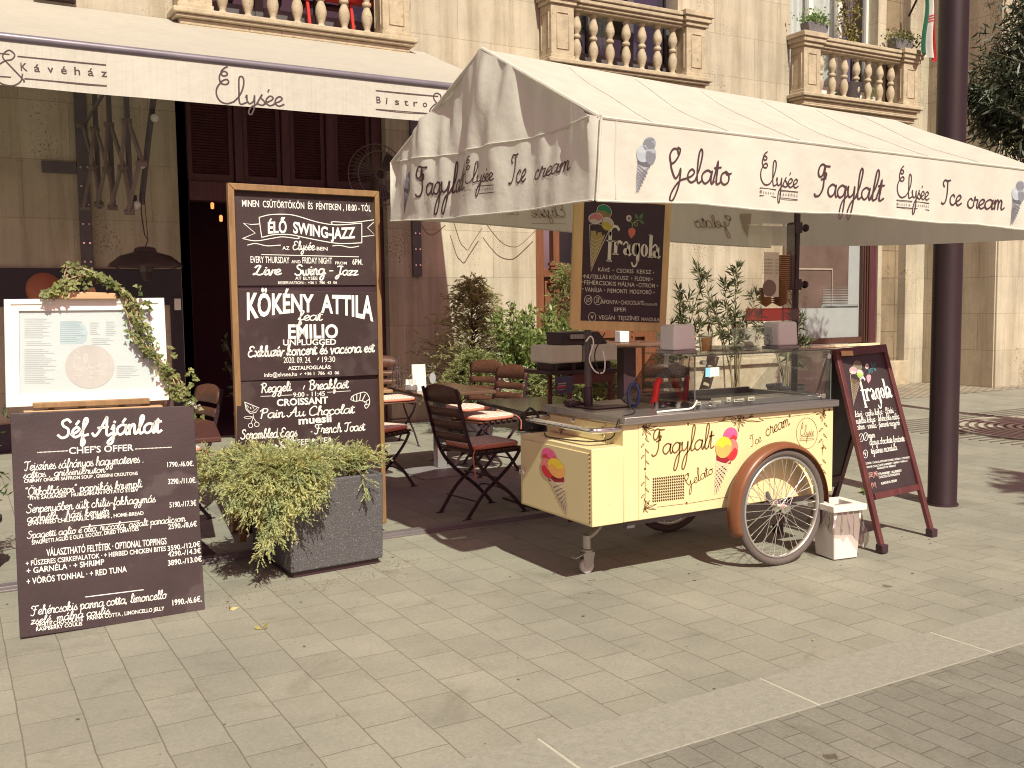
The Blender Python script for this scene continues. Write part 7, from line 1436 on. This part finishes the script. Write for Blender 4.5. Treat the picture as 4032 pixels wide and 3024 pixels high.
WIL = leafmat('narrow_tree_leaf', (.016, .024, .014), (.075, .09, .045), .22, .45)
def tp(px, py, y): return Plane((0, y, 0), (0, -1, 0)).at((px*1.8228, py*1.8228))
cr_ = []
for px, py, y, r_ in ((2190, 110, 7.6, .75), (2205, 250, 7.4, .7), (2150, 240, 7.7, .45), (2180, 190, 7.9, .5), (2165, 290, 7.5, .36), (2240, 60, 7.5, .8), (2260, 200, 7.2, .8), (2105, 205, 7.7, .22), (2230, 310, 7.3, .5), (2300, 100, 7.0, .9)): p = tp(px, py, y); cr_.append((*p, r_))
tree('dark narrow-leaved street tree behind the lamp column, over the tree grate', 11.2, 6.35, 2.6, cr_, 150, .15, .026, WIL, 1)
gr = thing('tree_grate', 'round cast iron tree grate set in a slatted square in the pavement', 'tree grate', (11.0, 6.45, 0)); mb = MB()
gx_, gy_ = 10.95, 6.45
for k in range(9):
    r_ = .35+k*.10; mb.lathe([(r_-.028, .0056), (r_-.028, .011), (r_+.028, .011), (r_+.028, .0056)], (gx_, gy_, 0), 72, cap=False)
mb.build('ring', M('worn_iron', (.40, .36, .29), .6), gr); MB().lathe([(1.22, .0055), (.0, .0055)], (gx_, gy_, 0), 48, cap=False).build('pit', M('grate_pit', (.09, .07, .055), .9), gr)
mb = MB()
for k in range(26):
    y0 = gy_-1.5+k*.12
    for s_ in (-1, 1):
        hw = math.sqrt(max(0, 1.24**2-(y0-gy_)**2)); xa, xb = gx_+s_*hw, gx_+s_*1.6
        if abs(xb-xa) > .05: mb.box((min(xa, xb), y0-.014, .0), (max(xa, xb), y0+.014, .007))
mb.build('slot_bar', M('slot_dark', (.12, .1, .08), .8), gr)
# a second tree, out of frame towards the road, whose shade dapples the pavement on the right
cr2 = [(7.3+rnd.uniform(-.9, 1.2), -.7+rnd.uniform(-.4, .4), 4.9+rnd.uniform(-.6, .9), rnd.uniform(.4, .65)) for _ in range(9)]
cr2 += [(9.9+rnd.uniform(-.6, .9), 1.6+rnd.uniform(-.3, .3), 5.6+rnd.uniform(-.4, .4), .5) for _ in range(4)]
tree('broad-leaved roadside tree casting dappled shade on the pavement by the lamp column', 8.6, -.9, 3.2, cr2, 110, .2, .1, WIL, 1)
# litter on the pavement
LF = leafmat('dry_leaf', (.32, .25, .10), (.5, .42, .12), .2)
for i, (px, py, s_, lab) in enumerate(((565, 1361, .042, 'curled yellow leaf lying on the open pavement in front of the planter'), (496, 1319, .045, 'dry leaf lying beside the corner of the chef board'), (1756, 1386, .02, 'tiny pale scrap on the pavement'), (1873, 1067, .07, 'thin green weed growing from a joint between the A-board legs'))):
    d = ray((px*1.8228, py*1.8228)); p = CC+d*(-CAMH/d[2])
    o = npmesh(('fallen_leaf', 'fallen_leaf', 'paper_scrap', 'weed')[i], *leafset(np.repeat([p+V(0, 0, .006)], (3, 2, 1, 9)[i], 0), nrng.normal(0, 1, ((3, 2, 1, 9)[i], 3))*V(1, 1, .15)+V(0, 0, .12), s_, s_*.4, .1, -.2), LF if i < 3 else leafmat('weed_leaf', (.1, .16, .04), (.2, .28, .08))); tag(o, lab, ('leaf', 'leaf', 'scrap', 'weed')[i])
P = []
for k in range(380):
    a = rnd.gauss(0, 1); P.append((1.72+rnd.gauss(0, .34), 5.06+rnd.gauss(0, .07)-abs(rnd.gauss(0, .06)), .004))
for k in range(120): P.append((2.2+rnd.gauss(0, .07), 5.2+rnd.gauss(0, .05), .004))
P = np.array(P); o = npmesh('needle_litter', *leafset(P, nrng.normal(0, 1, (len(P), 3))*V(1, 1, .08), .010, .003, .05), leafmat('needle_litter', (.09, .06, .03), (.24, .17, .08), .05)); tag(o, 'brown juniper needle litter scattered at the foot of the planter', 'litter', kind='stuff')
P = np.array([(rnd.uniform(-.5, 7), rnd.uniform(2.0, 5.6), .003) for _ in range(85)]); vs = []; fs = []
mb = MB()
for p in P:
    r_ = rnd.uniform(.003, .009); n = 7; mb.poly([p+V(r_*rnd.uniform(.6, 1.3)*math.cos(a), r_*rnd.uniform(.6, 1.3)*math.sin(a), .001*rnd.random()) for a in np.linspace(0, 6.28, n+1)[:-1]])
tag(mb.build('gum_spots', M('dark_gum', (.14, .12, .09), .9), smooth=0, fix=False), 'flat dark gum spots and specks trodden into the paving', 'gum spots', kind='stuff')
